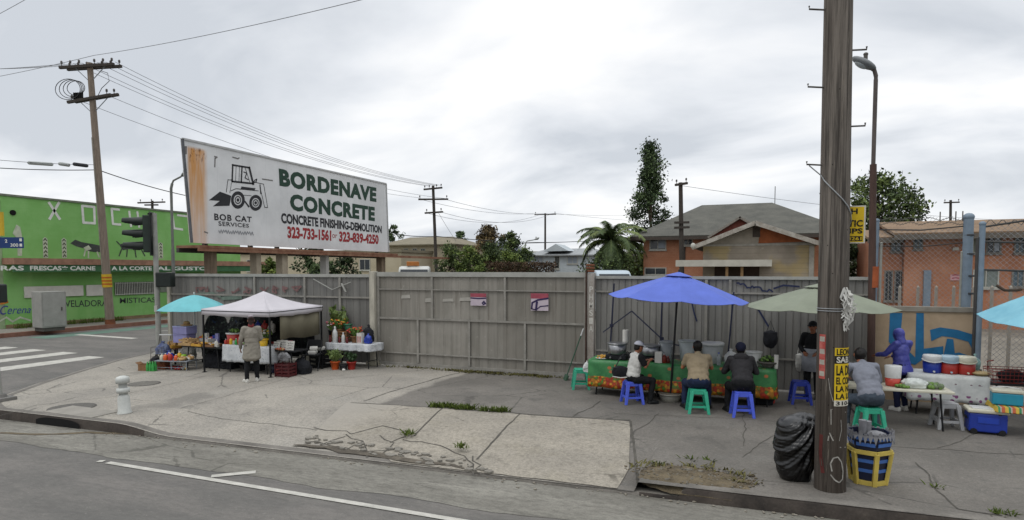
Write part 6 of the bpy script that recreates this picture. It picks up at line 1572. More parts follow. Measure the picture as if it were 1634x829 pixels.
def parasol(label, base, zr, za, R_, m, tilt=(0, 0), n=8, pole_m=None, pole_r=.02, valance=0.0, vent=True, sag=.09, pole_base=None, rz=0.0, name='parasol', curve=1.12):
    """pole from the base to the hub; canopy rim at height zr, apex za"""
    t = thing(name, label, 'parasol', base, rz)
    top = Vector((tilt[0] * za, tilt[1] * za, za)); ax = Vector((0, 0, 1)) + Vector((tilt[0], tilt[1], 0)) * 1.0; ax.normalize()
    q = ax.to_track_quat('Z', 'X').to_matrix()
    mb = MB(); mb.cyl(pole_base or (0, 0, 0), top, pole_r, n=10); mb.build('pole', pole_m or m_blackm, t)
    dz = za - zr; seg = 6; sub = 4; vs = []; mb = MB()
    def P(a, f):
        # between ribs the cloth runs straight and sags a little
        k = a * n / (2 * math.pi); i = math.floor(k); u = k - i
        a0, a1 = 2 * math.pi * i / n, 2 * math.pi * (i + 1) / n
        x = (math.cos(a0) * (1 - u) + math.cos(a1) * u) * R_ * f; y = (math.sin(a0) * (1 - u) + math.sin(a1) * u) * R_ * f
        z = -dz * (f ** curve) - sag * f * f * 4 * u * (1 - u) * .5
        return top + q @ Vector((x, y, z))
    na = n * sub
    for i in range(na):
        for j in range(1, seg + 1): vs.append(P(2 * math.pi * i / na, .12 + .88 * (j - 1) / (seg - 1)))
    mb.add(vs, [(i * seg + j, i * seg + j + 1, ((i + 1) % na) * seg + j + 1, ((i + 1) % na) * seg + j) for i in range(na) for j in range(seg - 1)], 0, False)
    if not vent:
        k0 = len(mb.v); mb.add([top], []); 
        for i in range(na): mb.f.append((k0, i * seg, ((i + 1) % na) * seg)); mb.m.append(0); mb.sm.append(False)
    c = mb.build('canopy', m, t); s = c.modifiers.new('thick', 'SOLIDIFY'); s.thickness = .006
    if valance:
        mb = MB(); vs = []
        for i in range(na):
            p = P(2 * math.pi * i / na, 1.0); vs += [p + ax * .0, p - ax * valance * (1 + .25 * math.sin(i * 2.6))]
        mb.add(vs, [(2 * i, 2 * i + 1, 2 * ((i + 1) % na) + 1, 2 * ((i + 1) % na)) for i in range(na)]); o = mb.build('valance', m, t); s = o.modifiers.new('thick', 'SOLIDIFY'); s.thickness = .005
    if vent:
        mb = MB(); vs = [top + ax * .035]
        for i in range(na):
            a = 2 * math.pi * i / na; vs.append(top + q @ Vector((math.cos(a) * R_ * .20, math.sin(a) * R_ * .20, -dz * .14 + .02)))
        mb.add(vs, [(0, 1 + i, 1 + (i + 1) % na) for i in range(na)]); o = mb.build('vent_cap', m, c); s = o.modifiers.new('thick', 'SOLIDIFY'); s.thickness = .005
    mb = MB(); mb.ell(top + ax * .05, (.02, .02, .04), 8, 6); mb.build('finial', pole_m or m_blackm, t)
    for i in range(n):
        a = 2 * math.pi * i / n; mb = MB(); mb.tube([top + q @ Vector((math.cos(a) * R_ * f, math.sin(a) * R_ * f, -dz * f ** curve - .016)) for f in (.03, .35, .7, .99)], .007, 5); o = mb.build('rib', pole_m or m_blackm, t)
        mb = MB(); mb.cyl(top - ax * (dz + .12) * .85, top + q @ Vector((math.cos(a) * R_ * .5, math.sin(a) * R_ * .5, -dz * .46 - .02)), .006, n=5); mb.build('strut', pole_m or m_blackm, o)
    return t

# ================================================================== PEOPLE
m_skin = mat('skin_brown', '#8a5a42', .55, .08, 6, sub=.05); m_skin2 = mat('skin_tan', '#a06a4c', .55, .08, 6, sub=.05)
m_hairb = mat('hair_black', '#14110f', .6, .3, 20, stretch=(6, 6, 1)); m_eye = mat('eye_dark', '#120d0b', .3, .1, 5); m_lip = mat('lip', '#6b3d33', .5, .1, 5)
def rotz(v, a): return Matrix.Rotation(a, 3, 'Z') @ Vector(v)
def hand(mb, w, d, palm_n, side, curl=.5):
    """w wrist, d direction of the hand, palm_n out of the palm, side +1/-1 towards the thumb"""
    d = Vector(d).normalized(); n = Vector(palm_n); n = (n - d * n.dot(d)).normalized(); s = d.cross(n) * side
    M = Matrix((s, n, d)).transposed()
    mb.ell(w + d * .048, (.040, .017, .052), 12, 8, M=M)
    for k, (o, ln) in enumerate(((.030, .072), (.010, .080), (-.011, .074), (-.031, .058))):
        b = w + d * .088 + s * o; k1 = b + (d * math.cos(curl * .5) + n * math.sin(curl * .5)) * ln * .5 + s * o * .12; k2 = k1 + (d * math.cos(curl * 1.5) + n * math.sin(curl * 1.5)) * ln * .5
        mb.caps(b - d * .02, .0092, k1, .0085, 8); mb.caps(k1, .0085, k2, .0072, 8)
    b = w + d * .025 + s * .032; k1 = b + (s * .75 + d * .55 + n * .35).normalized() * .042; k2 = k1 + (s * .25 + d * .85 + n * .5).normalized() * .032
    mb.caps(b, .013, k1, .0105, 8); mb.caps(k1, .0105, k2, .0088, 8)
def person(label, loc, rz, J, top, bottom, shoes, skin=None, hair='short', hairm=None, sleeves='long', fat=1.0, scale=1.0, coat=0.0, hood=False, headyaw=0.0, headpitch=0.0, hem=.0, group=None, top_label=None):
    t = thing('person', label, 'person', loc, rz, group); t.scale = (scale,) * 3; skin = skin or m_skin
    V = {k: Vector(v) for k, v in J.items()}
    pel, ch, nk, hd = V['pelvis'], V['chest'], V['neck'], V['head']
    sp = (ch - pel).normalized(); rt = Vector((1, 0, 0)); Ms = Matrix((rt, sp.cross(rt), sp)).transposed()
    Mh = Matrix.Rotation(headyaw, 3, 'Z') @ Matrix.Rotation(-headpitch, 3, 'X')
    H = lambda x, y, z: hd + Mh @ Vector((x, y, z))
    b = MB()
    b.ell(H(0, -.005, .025), (.077, .094, .095), 16, 12, M=Mh); b.ell(H(0, .022, -.04), (.060, .068, .072), 14, 10, M=Mh); b.ell(H(0, .055, -.085), (.030, .026, .024), 10, 8, M=Mh)
    b.caps(H(0, .088, .022), .011, H(0, .102, -.018), .016, 8); b.ell(H(.016, .09, -.022), (.010, .011, .009), 8, 6, M=Mh); b.ell(H(-.016, .09, -.022), (.010, .011, .009), 8, 6, M=Mh)
    b.ell(H(0, .078, .035), (.05, .016, .010), 10, 6, M=Mh)
    for s in (-1, 1): b.ell(H(s * .079, -.008, .0), (.012, .022, .034), 8, 8, M=Mh)
    b.caps(nk - sp * .04, .056, H(0, -.018, -.055), .05, 12)
    b.ell(ch, (.155 * fat, .10 * fat, .20), 16, 12, M=Ms); b.ell(pel + (ch - pel) * .42, (.135 * fat, .10 * fat, .16), 16, 12, M=Ms); b.ell(pel, (.15 * fat, .115 * fat, .13), 16, 12, M=Ms)
    for s, k in ((-1, 'L'), (1, 'R')):
        sh, el, wr, hp, kn, an, to = (V[q + k] for q in ('sh', 'el', 'wr', 'hip', 'kn', 'an', 'toe'))
        b.caps(nk - sp * .05, .045, sh, .05, 10); b.caps(sh, .05, el, .038, 12); b.caps(el, .038, wr, .025, 12)
        dr = V.get('hd' + k, wr - el); pn = V.get('pn' + k, Vector((-s, 0, 0)) if abs((wr - el).normalized().z) > .6 else Vector((0, 0, -1)))
        hand(b, wr, dr, pn, 1 if (Vector(dr).cross(Vector(pn))).dot(Vector((-s, .35, .3))) > 0 else -1, V.get('curl', Vector((.5, 0, 0))).x)
        b.caps(hp, .078, kn, .052, 12); b.caps(kn, .050, an, .034, 12); b.caps(an - Vector((0, 0, .02)), .034, to, .028, 10)
    mesh_part(voxel(b, .0075, 2), 'body', skin, t)
    # face
    for s in (-1, 1): q = MB(); q.ell(H(s * .031, .083, .018), (.013, .008, .008), 8, 6, M=Mh); q.build('eye', m_eye, t)
    q = MB(); q.ell(H(0, .083, -.052), (.024, .009, .008), 10, 6, M=Mh); q.build('mouth', m_lip, t)
    # trousers
    c = MB(); c.ell(pel, (.178 * fat, .14 * fat, .135), 16, 10, M=Ms)
    for k in 'LR':
        c.caps(V['hip' + k], .098, V['kn' + k], .075, 12); c.caps(V['kn' + k], .074, V['an' + k] + Vector((0, 0, .02)), .056, 12)
    mesh_part(voxel(c, .013, 3, .011, 12), 'trousers', bottom, t)
    # shoes
    for k in 'LR':
        a, to = V['an' + k], V['toe' + k]; dr = Vector((to.x - a.x, to.y - a.y, 0)).normalized(); M = Matrix((Vector((dr.y, -dr.x, 0)), dr, Vector((0, 0, 1)))).transposed()
        m_ = Vector((a.x, a.y, 0)) + dr * .055; zb = min(a.z, to.z) - .045
        c = MB(); c.ell(m_ + Vector((0, 0, max(.045, zb + .045))), (.05, .135, .048), 14, 8, M=M); c.ell(m_ - dr * .06 + Vector((0, 0, max(.07, zb + .07))), (.044, .062, .058), 12, 8, M=M); c.box(m_ + Vector((0, 0, max(.014, zb + .014))), (.085, .235, .028), rot=M)
        mesh_part(voxel(c, .009, 3), 'shoe', shoes, t)
    # upper garment
    c = MB(); c.ell(ch, (.185 * fat, .132 * fat, .225), 18, 12, M=Ms); c.ell(pel + (ch - pel) * .45, (.172 * fat, .14 * fat, .18), 18, 12, M=Ms); c.ell(pel + sp * .04, (.182 * fat, .148 * fat, .12), 18, 10, M=Ms)
    c.caps(nk - sp * .07, .078, nk - sp * .005, .062, 12)
    if coat:
        for k in range(14):
            f = k / 13; c.ell(pel.lerp(Vector((pel.x, pel.y - .01, pel.z - coat)), f), (.19 * fat + .035 * f, .155 * fat + .035 * f, .10), 18, 8)
    for k in 'LR':
        sh, el, wr = V['sh' + k], V['el' + k], V['wr' + k]
        c.caps(nk - sp * .07, .072, sh, .07, 12)
        if sleeves == 'none': continue
        c.caps(sh, .072, el, .056, 12)
        if sleeves == 'long': c.caps(el, .056, el.lerp(wr, .96), .043, 12)
        if sleeves == 'short': pass
    if sleeves == 'short':
        c2 = MB(); c2.v, c2.f = list(c.v), list(c.f)
    me = voxel(c, .011, 5, .015, 8)
    if sleeves == 'short':
        bm = bmesh.new(); bm.from_mesh(me)
        for k in 'LR':
            sh, el = V['sh' + k], V['el' + k]; d_ = (el - sh).normalized(); cut = sh.lerp(el, .72)
            dele = [v for v in bm.verts if (v.co - cut).dot(d_) > 0 and ((v.co - sh) - d_ * (v.co - sh).dot(d_)).length < .10 and (v.co - sh).dot(d_) < (el - sh).length + .12]
            bmesh.ops.delete(bm, geom=dele, context='VERTS')
        bm.to_mesh(me); bm.free()
    mesh_part(me, 'coat' if coat else ('jacket' if sleeves == 'long' else ('vest' if sleeves == 'none' else 'shirt')), top, t)
    # hair / hood / cap
    hm = hairm or m_hairb; c = MB()
    if hood:
        c.ell(H(0, -.02, .025), (.105, .125, .125), 16, 12, M=Mh); c.caps(H(0, -.045, -.06), .1, nk - sp * .02 + Vector((0, -.03, 0)), .095, 14)
        me = voxel(c, .012, 4, .008, 12); bm = bmesh.new(); bm.from_mesh(me); fd = Mh @ Vector((0, 1, 0))
        bmesh.ops.delete(bm, geom=[v for v in bm.verts if (v.co - hd).dot(fd) > .055 and (v.co - hd).z < .1], context='VERTS'); bm.to_mesh(me); bm.free()
        o = mesh_part(me, 'hood', hm, t); s = o.modifiers.new('thick', 'SOLIDIFY'); s.thickness = .01
    else:
        c.ell(H(0, -.018, .045), (.088, .098, .090), 16, 12, M=Mh); c.ell(H(0, -.05, -.01), (.078, .062, .075), 14, 10, M=Mh)
        if hair == 'bun': c.ell(H(.0, -.075, .075), (.06, .055, .05), 12, 8, M=Mh); c.caps(H(0, -.06, -.03), .06, H(0, -.07, -.13), .045, 10)
        me = voxel(c, .009, 2, .008, 30); bm = bmesh.new(); bm.from_mesh(me); fd = Mh @ Vector((0, 1, 0)); u_ = Mh @ Vector((0, 0, 1))
        bmesh.ops.delete(bm, geom=[v for v in bm.verts if (v.co - hd).dot(fd) > .045 and (v.co - hd).dot(u_) < .075], context='VERTS'); bm.to_mesh(me); bm.free()
        mesh_part(me, 'hair', hm, t)
    t['_h'] = 0; del t['_h']
    return t, H, Mh, V
def cap(t, H, Mh, m, mb_=None, brim=True, back=False):
    c = MB(); vs = []; n = 20; k = 7
    for i in range(k + 1):
        ph = math.pi / 2 * i / k
        for j in range(n): a = 2 * math.pi * j / n; vs.append(H(.096 * math.cos(ph) * math.cos(a), -.012 + .108 * math.cos(ph) * math.sin(a), .045 + .098 * math.sin(ph)))
    c.add(vs, [(i * n + j, i * n + (j + 1) % n, (i + 1) * n + (j + 1) % n, (i + 1) * n + j) for i in range(k) for j in range(n)], 0, True)
    o = c.build('cap', m, t); s = o.modifiers.new('thick', 'SOLIDIFY'); s.thickness = .005
    if brim:
        c = MB(); vs = []
        for j in range(11):
            a = R(22) + R(136) * j / 10; vs += [H(.095 * math.cos(a), -.012 + .107 * math.sin(a), .047), H(.105 * math.cos(a), .01 + .17 * math.sin(a), .030)]
        c.add(vs, [(2 * j, 2 * j + 2, 2 * j + 3, 2 * j + 1) for j in range(10)], 0, True); b = c.build('brim', mb_ or m, o); s = b.modifiers.new('thick', 'SOLIDIFY'); s.thickness = .006
    return o
def STAND(**k):
    J = dict(pelvis=(0, 0, .94), chest=(0, .0, 1.24), neck=(0, -.01, 1.46), head=(0, .035, 1.60), shL=(-.175, -.01, 1.40), shR=(.175, -.01, 1.40), elL=(-.24, -.03, 1.13), elR=(.24, -.03, 1.13), wrL=(-.25, .06, .89), wrR=(.25, .06, .89),
             hipL=(-.085, 0, .90), hipR=(.085, 0, .90), knL=(-.10, .02, .49), knR=(.10, .02, .49), anL=(-.105, -.02, .085), anR=(.105, -.02, .085), toeL=(-.125, .13, .035), toeR=(.125, .13, .035))
    J.update(k); return J
def SIT(lean=.10, **k):
    J = dict(pelvis=(0, -.02, .555), chest=(0, lean, .87), neck=(0, lean * 1.55, 1.08), head=(0, lean * 1.55 + .06, 1.21), shL=(-.185, lean * 1.4, 1.02), shR=(.185, lean * 1.4, 1.02), elL=(-.27, lean * 1.4 + .10, .80), elR=(.27, lean * 1.4 + .10, .80), wrL=(-.17, lean * 1.4 + .34, .83), wrR=(.17, lean * 1.4 + .34, .83),
             hipL=(-.10, 0, .53), hipR=(.10, 0, .53), knL=(-.21, .36, .50), knR=(.21, .36, .50), anL=(-.22, .30, .085), anR=(.22, .30, .085), toeL=(-.26, .44, .035), toeR=(.26, .44, .035))
    J.update(k); return J
# ================================================================== small goods makers
def ux(px, v, py=560): return AV(px, py, v).x
def S1(name, label, cat, mb, m, group=None, bevel=0.0): return solo(mb, name, m, label, cat, group, bevel)
def tub(name, label, cat, c, r0, r1, h, m, lid=None, rim=True, handle=None, group=None, inner=None):
    t = thing(name, label, cat, c, 0, group)
    mb = MB(); mb.lathe([(r0 * .96, 0), (r0, .01), (r1, h), (r1 - .008, h), (r0 - .01, .02), (0, .02)], n=24); mb.build('body', m, t)
    if rim: mb = MB(); mb.lathe([(r1 + .002, h - .03), (r1 + .014, h - .02), (r1 + .014, h + .004), (r1 - .004, h + .004)], n=24); mb.build('rim', rim if not isinstance(rim, bool) else m, t)
    if lid: mb = MB(); mb.lathe([(r1 + .018, h + .005), (r1 + .018, h + .035), (r1 - .01, h + .05), (0, h + .055)], n=24); mb.build('lid', lid, t)
    if inner: mb = MB(); mb.lathe([(r1 - .012, h - .04), (r1 * .5, h - .01), (0, h)], n=16); mb.build('contents', inner, t)
    if handle: mb = MB(); mb.tube([(r1 * math.cos(a), -.012 - .0 * r1, h * .8 - r1 * .55 * math.sin(a)) if False else ((r1 + .012) * math.cos(a), -(r1 + .012) * .5 * math.sin(a) - .01, h * .9 - .10 * math.sin(a)) for a in [math.pi * i / 12 for i in range(13)]], .006, 6); mb.build('handle', handle, t)
    return t
def bottle(name, label, c, r, h, m, capm, group=None):
    t = thing(name, label, 'bottle', c, 0, group)
    mb = MB(); mb.lathe([(r * .9, 0), (r, .015), (r, h * .6), (r * .85, h * .7), (r * .36, h * .84), (r * .36, h * .92)], n=16); mb.build('body', m, t)
    mb = MB(); mb.lathe([(r * .42, h * .915), (r * .42, h), (0, h)], n=12); mb.build('cap', capm, t)
    return t
def plant(name, label, c, pot_r, pot_h, mpot, mleaf, n=40, hgt=.3, spread=.16, flowers=None, seed=1, cat='potted plant', blade=.1):
    rnd = random.Random(seed); t = thing(name, label, cat, c)
    mb = MB(); mb.lathe([(pot_r * .72, 0), (pot_r, pot_h), (pot_r * 1.08, pot_h), (pot_r * 1.08, pot_h + .03), (pot_r * .9, pot_h + .03), (pot_r * .85, pot_h - .01), (0, pot_h - .01)], n=18); mb.build('pot', mpot, t)
    mb = MB()
    for i in range(n):
        a = rnd.uniform(0, 6.28); r = spread * rnd.random() ** .6; b = Vector((math.cos(a) * pot_r * .4, math.sin(a) * pot_r * .4, pot_h)); tip = Vector((math.cos(a) * r, math.sin(a) * r, pot_h + hgt * rnd.uniform(.45, 1))); mid = b.lerp(tip, .55) + Vector((0, 0, hgt * .15)); s_ = Vector((-math.sin(a), math.cos(a), 0)) * blade * rnd.uniform(.12, .28)
        mb.add([b, mid - s_, tip, mid + s_], [(0, 1, 2, 3)])
        for k in range(2): leafquad(mb, mid.lerp(tip, rnd.random()), blade, rnd, 0)
    mb.build('leaves', mleaf, t)
    if flowers:
        mb = MB(); ms = list(flowers)
        for i in range(int(n * .9)):
            a = rnd.uniform(0, 6.28); r = spread * rnd.random() ** .5; mb.ell((math.cos(a) * r, math.sin(a) * r, pot_h + hgt * rnd.uniform(.55, 1.0)), (.028, .028, .02), 7, 5, m=rnd.randrange(len(ms)), jit=.5)
        mb.build('flowers', ms, t)
    return t
def boxthing(name, label, cat, c, d, m, rz=0.0, flaps=None, group=None, lidm=None):
    t = thing(name, label, cat, c, rz, group)
    mb = MB(); w = .008; x, y, z = d
    for s in (-1, 1): mb.box((s * (x / 2 - w / 2), 0, z / 2), (w, y, z)); mb.box((0, s * (y / 2 - w / 2), z / 2), (x - 2 * w - .001, w, z - .001))
    mb.box((0, 0, w / 2 + .001), (x - 2 * w, y - 2 * w, w)); mb.build('sides', m, t)
    if flaps:
        for s in (-1, 1): q = MB(); q.add([(s * x / 2, -y / 2, z), (s * x / 2, y / 2, z), (s * (x / 2 + .08), y / 2, z + .05), (s * (x / 2 + .08), -y / 2, z + .05)], [(0, 1, 2, 3)]); o = q.build('flap', m, t); k = o.modifiers.new('thick', 'SOLIDIFY'); k.thickness = .005
    if lidm: q = MB(); q.box((0, 0, z + .012), (x + .02, y + .02, .03)); q.build('lid', lidm, t, bevel=.006)
    return t
def heap(name, label, cat, c, rad, m, seed=0, n=10, rr=.04, group=None, elong=1.0):
    rnd = random.Random(seed); mb = MB(); ms = m if isinstance(m, (list, tuple)) else [m]
    for i in range(n):
        a = rnd.uniform(0, 6.28); r = math.sqrt(rnd.random()); q = Quaternion(Vector((rnd.gauss(0, 1), rnd.gauss(0, 1), rnd.gauss(0, 1))).normalized(), rnd.uniform(0, 3)).to_matrix()
        mb.ell(Vector(c) + Vector((math.cos(a) * r * rad[0], math.sin(a) * r * rad[1], rr * .7 + rnd.random() * rad[2] * (1 - r * .7))), (rr * elong, rr, rr * .8), 8, 6, m=rnd.randrange(len(ms)), M=q, jit=.25)
    return S1(name, label, cat, mb, ms, group)
def softbag(name, label, c, d, m, seed=0, knot=True, cat='bag', disp=.02, dscale=11):
    rnd = random.Random(seed); b = MB(); x, y, z = d
    b.ell((0, 0, z * .42), (x / 2, y / 2, z * .45), 18, 12); b.box((0, 0, z * .22), (x * .8, y * .8, z * .42))
    if knot: b.caps((0, 0, z * .75), x * .14, (x * .05, 0, z * .98), x * .07, 10); b.ell((x * .05, 0, z), (x * .16, y * .1, z * .05), 10, 6)
    me = voxel(b, max(.012, min(d) / 26), 2, disp, dscale); o = mesh_part(me, name, m, None); o.location = c
    return tag(o, label, cat)
m_alu = mat('aluminium', '#8f9092', .3, .15, 5, metal=.85); m_wplast = plastic('white_plastic_tub', '#b9bab8'); m_clear = mat('cloudy_plastic', '#9aa0a2', .25, .1, 6, alpha=.62, spec=.5)
m_red = plastic('red_plastic', '#9c2a22'); m_blue = plastic('blue_plastic', '#16308a'); m_teal_ = plastic('teal_plastic', '#1c7f97'); m_yellow = plastic('yellow_plastic', '#c9a21e'); m_green = plastic('green_plastic', '#2f8f43'); m_tan = mat('cardboard', '#a1855c', .9, .15, 6); m_wood2 = mat('table_wood', '#7d5a35', .7, .2, 5, stretch=(.5, 4, 4))
m_cream = plastic('cream_plastic', '#b9b6a4'); m_purple = mat('lilac_plastic', '#9a98c8', .35, .12, 6, alpha=.8, spec=.5); m_leafl = mat('herb_green', '#45622b', .7, .3, 20, hex2='#6d8a45'); m_orange = plastic('orange_plastic', '#c1541f')
m_paper = mat('paper_white', '#bfbdb6', .8, .08, 8); m_brownp = mat('brown_paper', '#7a5a3e', .9, .2, 8)

# ================================================================== RIGHT FOOD STALL
g = N('fruit_cloth', .45, .4)
vc = g.voro(15, out='Color'); vd = g.voro(15)
sep = g.t.nodes.new('ShaderNodeSeparateColor'); g.L(vc, sep.inputs[0])
fr_ = g.mix(g.ramp(sep.outputs[0], .30, .36), '#b5521c', '#c48a2a'); fr_ = g.mix(g.ramp(sep.outputs[1], .6, .64), fr_, '#a5321f'); fr_ = g.mix(g.ramp(sep.outputs[2], .76, .8), fr_, '#4f7a2c'); fr_ = g.mix(g.ramp(vd, .35, .55, 0, .5), fr_, '#5d2a12')
bd = g.math('ADD', g.z, g.math('MULTIPLY', g.noise(14, 3), .06)); band = g.ramp(bd, .45, .47, 1, 0)
gr_ = g.mix(g.ramp(g.noise(5, 5), .35, .66), '#2c6a3c', '#3d7d49'); dots = g.ramp(g.voro(4.2, stretch=(1, 1, 1.2)), .15, .22, 1, 0)
gr_ = g.mix(g.math('MULTIPLY', dots, .8), gr_, '#b5623a'); gr_ = g.mix(g.ramp(g.noise(9, 4), .58, .7, 0, .5), gr_, '#1f4d2b')
low = g.ramp(g.z, .17, .20, 1, 0)
c = g.mix(band, gr_, fr_); c = g.mix(low, c, '#2f6b3a'); g.done(c); m_fruit = g.m
TZ = .79
ta, tb2 = ux(940, 13.58), ux(1238, 13.58); tcx = (ta + tb2) / 2; TV = 13.97
folding_table('long food table under the green fruit print cloth below the blue parasol', (tcx, TV, 0), 0, tb2 - ta, .72, TZ - .006, m_wplast)
cloth('tablecloth', 'green tablecloth with an orange fruit border on the long food table', 'tablecloth', (tcx, TV, 0), 0, tb2 - ta, .74, TZ - .006, .60, m_fruit, .022, 2)
# stools
make_stool('blue plastic stool under the man in the white vest', m_sblue, (-2.48, 13.06, 0), R(28), .47)
make_stool('teal plastic stool under the man in the tan shirt', m_steal, (-1.12, 12.68, 0), R(14), .47)
make_stool('blue plastic stool under the man in the dark hooded jacket', m_sblue, (-.30, 12.68, 0), R(12), .48)
make_stool('teal plastic stool at the left end of the green tablecloth', m_steal, (-3.92, 14.22, 0), R(20), .47)
make_stool('empty dark blue plastic stool in the shade behind the foreground pole', plastic('stool_navy', '#26399a'), (.80, 14.35, 0), R(8), .47)
make_stool('teal plastic stool under the man in the grey shirt, behind the yellow bin', m_steal, (1.76, 12.05, 0), R(18), .47)
p = G(1509, 682); make_stool('grey plastic stool under the white folding table', m_sgrey, (p.x, p.y, 0), R(10), .46)
# parasols
m_can_b = mat('canopy_blue', '#6074c8', .75, .12, 1.6); m_can_g = mat('canopy_sage', '#868c7b', .8, .12, 1.6); m_can_t = mat('canopy_sky', '#74b0c4', .75, .12, 2, hex2='#90c8d6'); m_can_l = mat('canopy_aqua', '#74bcc2', .75, .1, 2)
def cloth_glow(m, k):
    t_ = m.node_tree; b_ = t_.nodes['Principled BSDF']; o_ = t_.nodes['Material Output']; tr = t_.nodes.new('ShaderNodeBsdfTranslucent'); mx = t_.nodes.new('ShaderNodeMixShader'); mx.inputs[0].default_value = k
    t_.links.new(b_.inputs['Base Color'].links[0].from_socket, tr.inputs[0]); t_.links.new(b_.outputs[0], mx.inputs[1]); t_.links.new(tr.outputs[0], mx.inputs[2]); t_.links.new(mx.outputs[0], o_.inputs[0])
for m_ in (m_can_b, m_can_g, m_can_t, m_can_l): cloth_glow(m_, .22)
b1 = G(1069, 640); parasol('large blue parasol over the food table with green cloth', (b1.x, b1.y, 0), 2.20, 2.72, 1.44, m_can_b, tilt=(.055, .0), n=8, rz=R(10), pole_r=.022)
b2 = Vector((ux(1305, 13.75), 13.75, 0)); parasol('pale sage green parasol behind the foreground pole', b2, 2.07, 2.50, 1.43, m_can_g, tilt=(.0, -.01), n=8, rz=R(22), valance=.0)
q = at(1720, 470, 11.0); parasol('sky blue parasol cut off by the right picture edge', (q.x, q.y, 0), 1.97, 2.66, 1.42, m_can_t, tilt=(-.02, -.10), n=8, rz=R(-5), pole_m=m_wplast, pole_r=.025)
tub('umbrella_basin', 'grey plastic basin holding the foot of the blue parasol', 'basin', (b1.x, b1.y + .02, 0), .19, .24, .17, plastic('basin_grey', '#77756c'))
mb = MB(); a = AV(1016, 480, 13.5); b = AV(1079, 482, 13.35); mb.tube([a, b], .014, 6); S1('hanging_rod', 'pale rod fixed across under the blue parasol', 'rod', mb, m_paper)
# things on the table
def onT(px, v, z=TZ): return Vector((ux(px, v), v, z + .002))
def stove(label, c, w):
    t = thing('gas_burner', label, 'stove', c); mb = MB(); mb.box((0, 0, .06), (w, .36, .10)); mb.build('body', m_dark, t, bevel=.012)
    mb = MB(); mb.lathe([(.12, .112), (.13, .125), (.10, .125)], n=16); mb.build('grate', m_blackm, t)
    for s in (-1, 1): mb = MB(); mb.cyl((s * w * .25, -.18, .06), (s * w * .25, -.205, .06), .02, n=10); mb.build('knob', m_alu, t)
c1 = onT(985, 13.88); stove('black gas burner under the left aluminium pot', c1, .46); tub('cooking_pot', 'aluminium pot with broad rim, leftmost on the food table', 'pot', c1 + Vector((0, 0, .128)), .20, .215, .24, m_alu, lid=None, inner=mat('stew', '#6d4a33', .6, .3, 12))
c1 = onT(1037, 13.95); stove('black gas burner under the right aluminium pot', c1, .46); tub('cooking_pot', 'aluminium pot right of the man in the white vest', 'pot', c1 + Vector((0, 0, .128)), .21, .22, .22, m_alu, inner=mat('stew', '#6d4a33'))
c1 = onT(998, 14.15); t = thing('paper_towel', 'white paper towel roll on a tall stand behind the left pot', 'paper towel', c1)
mb = MB(); mb.lathe([(.09, 0), (.09, .015)], n=16); mb.cyl((0, 0, .015), (0, 0, .66), .01); mb.build('stand', m_iron, t); mb = MB(); mb.cyl((0, 0, .37), (0, 0, .64), .068, n=18); mb.build('roll', m_paper, t)
tub('plastic_bucket', 'cloudy plastic bucket with a bag in it beside the blue parasol pole', 'bucket', onT(1063, 14.0), .115, .15, .44, m_clear, handle=m_wplast, inner=m_paper)
boxthing('napkin_box', 'small white napkin box on the front edge of the food table', 'box', onT(1051, 13.68), (.15, .10, .24), m_paper)
bottle('sauce_jar', 'red brown salsa jar beside the white napkin box', onT(1060, 13.70), .055, .2, mat('salsa', '#6a2419', .3, .2, 8), m_wplast)
bottle('sauce_jar', 'short dark red sauce jar nearest the parasol pole', onT(1066, 13.72), .045, .14, mat('salsa_dark', '#4a1c16', .3, .2, 8), m_red)
tub('plastic_bucket', 'tall white bucket with broad rim left of the man in tan', 'bucket', onT(1097, 14.12), .15, .19, .46, plastic('bucket_grey', '#9aa1a0'), handle=m_iron)
tub('plastic_bucket', 'large white lidded bucket right of the man in tan', 'bucket', onT(1137, 14.1), .19, .225, .40, plastic('bucket_pale', '#8e9291'), lid=m_wplast)
bottle('water_bottle', 'clear water bottle with blue cap right of the man in tan', onT(1147, 13.78), .045, .27, m_clear, m_blue)
tub('plastic_bucket', 'white bucket right of the man in the dark jacket', 'bucket', onT(1203, 13.95), .12, .155, .30, m_wplast)
softbag('plastic_bag', 'crumpled white plastic bag left of the navy beanie', onT(1166, 14.0), (.26, .2, .32), m_wplast, 3)
heap('herbs', 'heap of green herbs in a bowl at the right end of the food table', 'herbs', onT(1226, 13.85, TZ + .1), (.16, .12, .14), [m_leafl, mat('herb_dark', '#2c4220', .7, .3, 10)], 4, 60, .035)
tub('bowl', 'dark bowl under the green herbs on the food table', 'bowl', onT(1226, 13.85), .10, .2, .12, m_iron)
t = thing('cup_stack', 'stack of white cups at the right end of the food table', 'cups', onT(1239, 13.75)); mb = MB(); mb.lathe([(.035, 0), (.045, .28), (0, .28)], n=14); mb.build('cups', m_paper, t)
t = thing('snack_plate', 'plate of yellow snacks at the left end of the food table', 'plate', onT(961, 13.8)); mb = MB(); mb.lathe([(.08, 0), (.15, .02), (.15, .025), (0, .012)], n=20); mb.build('plate', m_wplast, t)
mb = MB(); rnd = random.Random(5)
for i in range(26): mb.ell((rnd.gauss(0, .06), rnd.gauss(0, .05), .03 + rnd.random() * .05), (.03, .022, .016), 7, 5, jit=.4)
mb.build('snacks', mat('snack_yellow', '#b98e3d', .7, .2, 14), t)
softbag('plastic_bag', 'small white bag hanging at the left corner of the green tablecloth', Vector((ta - .08, 13.7, .48)), (.18, .12, .26), m_wplast, 5)
tub('plastic_bucket', 'red bucket with white lid on the ground under the herbs', 'bucket', G(1226, 642), .13, .155, .24, m_red, lid=m_wplast)
softbag('rubbish_sack', 'dark sack in the shade under the food table', Vector((-1.9, 14.0, 0)), (.5, .35, .3), m_dark, 8)
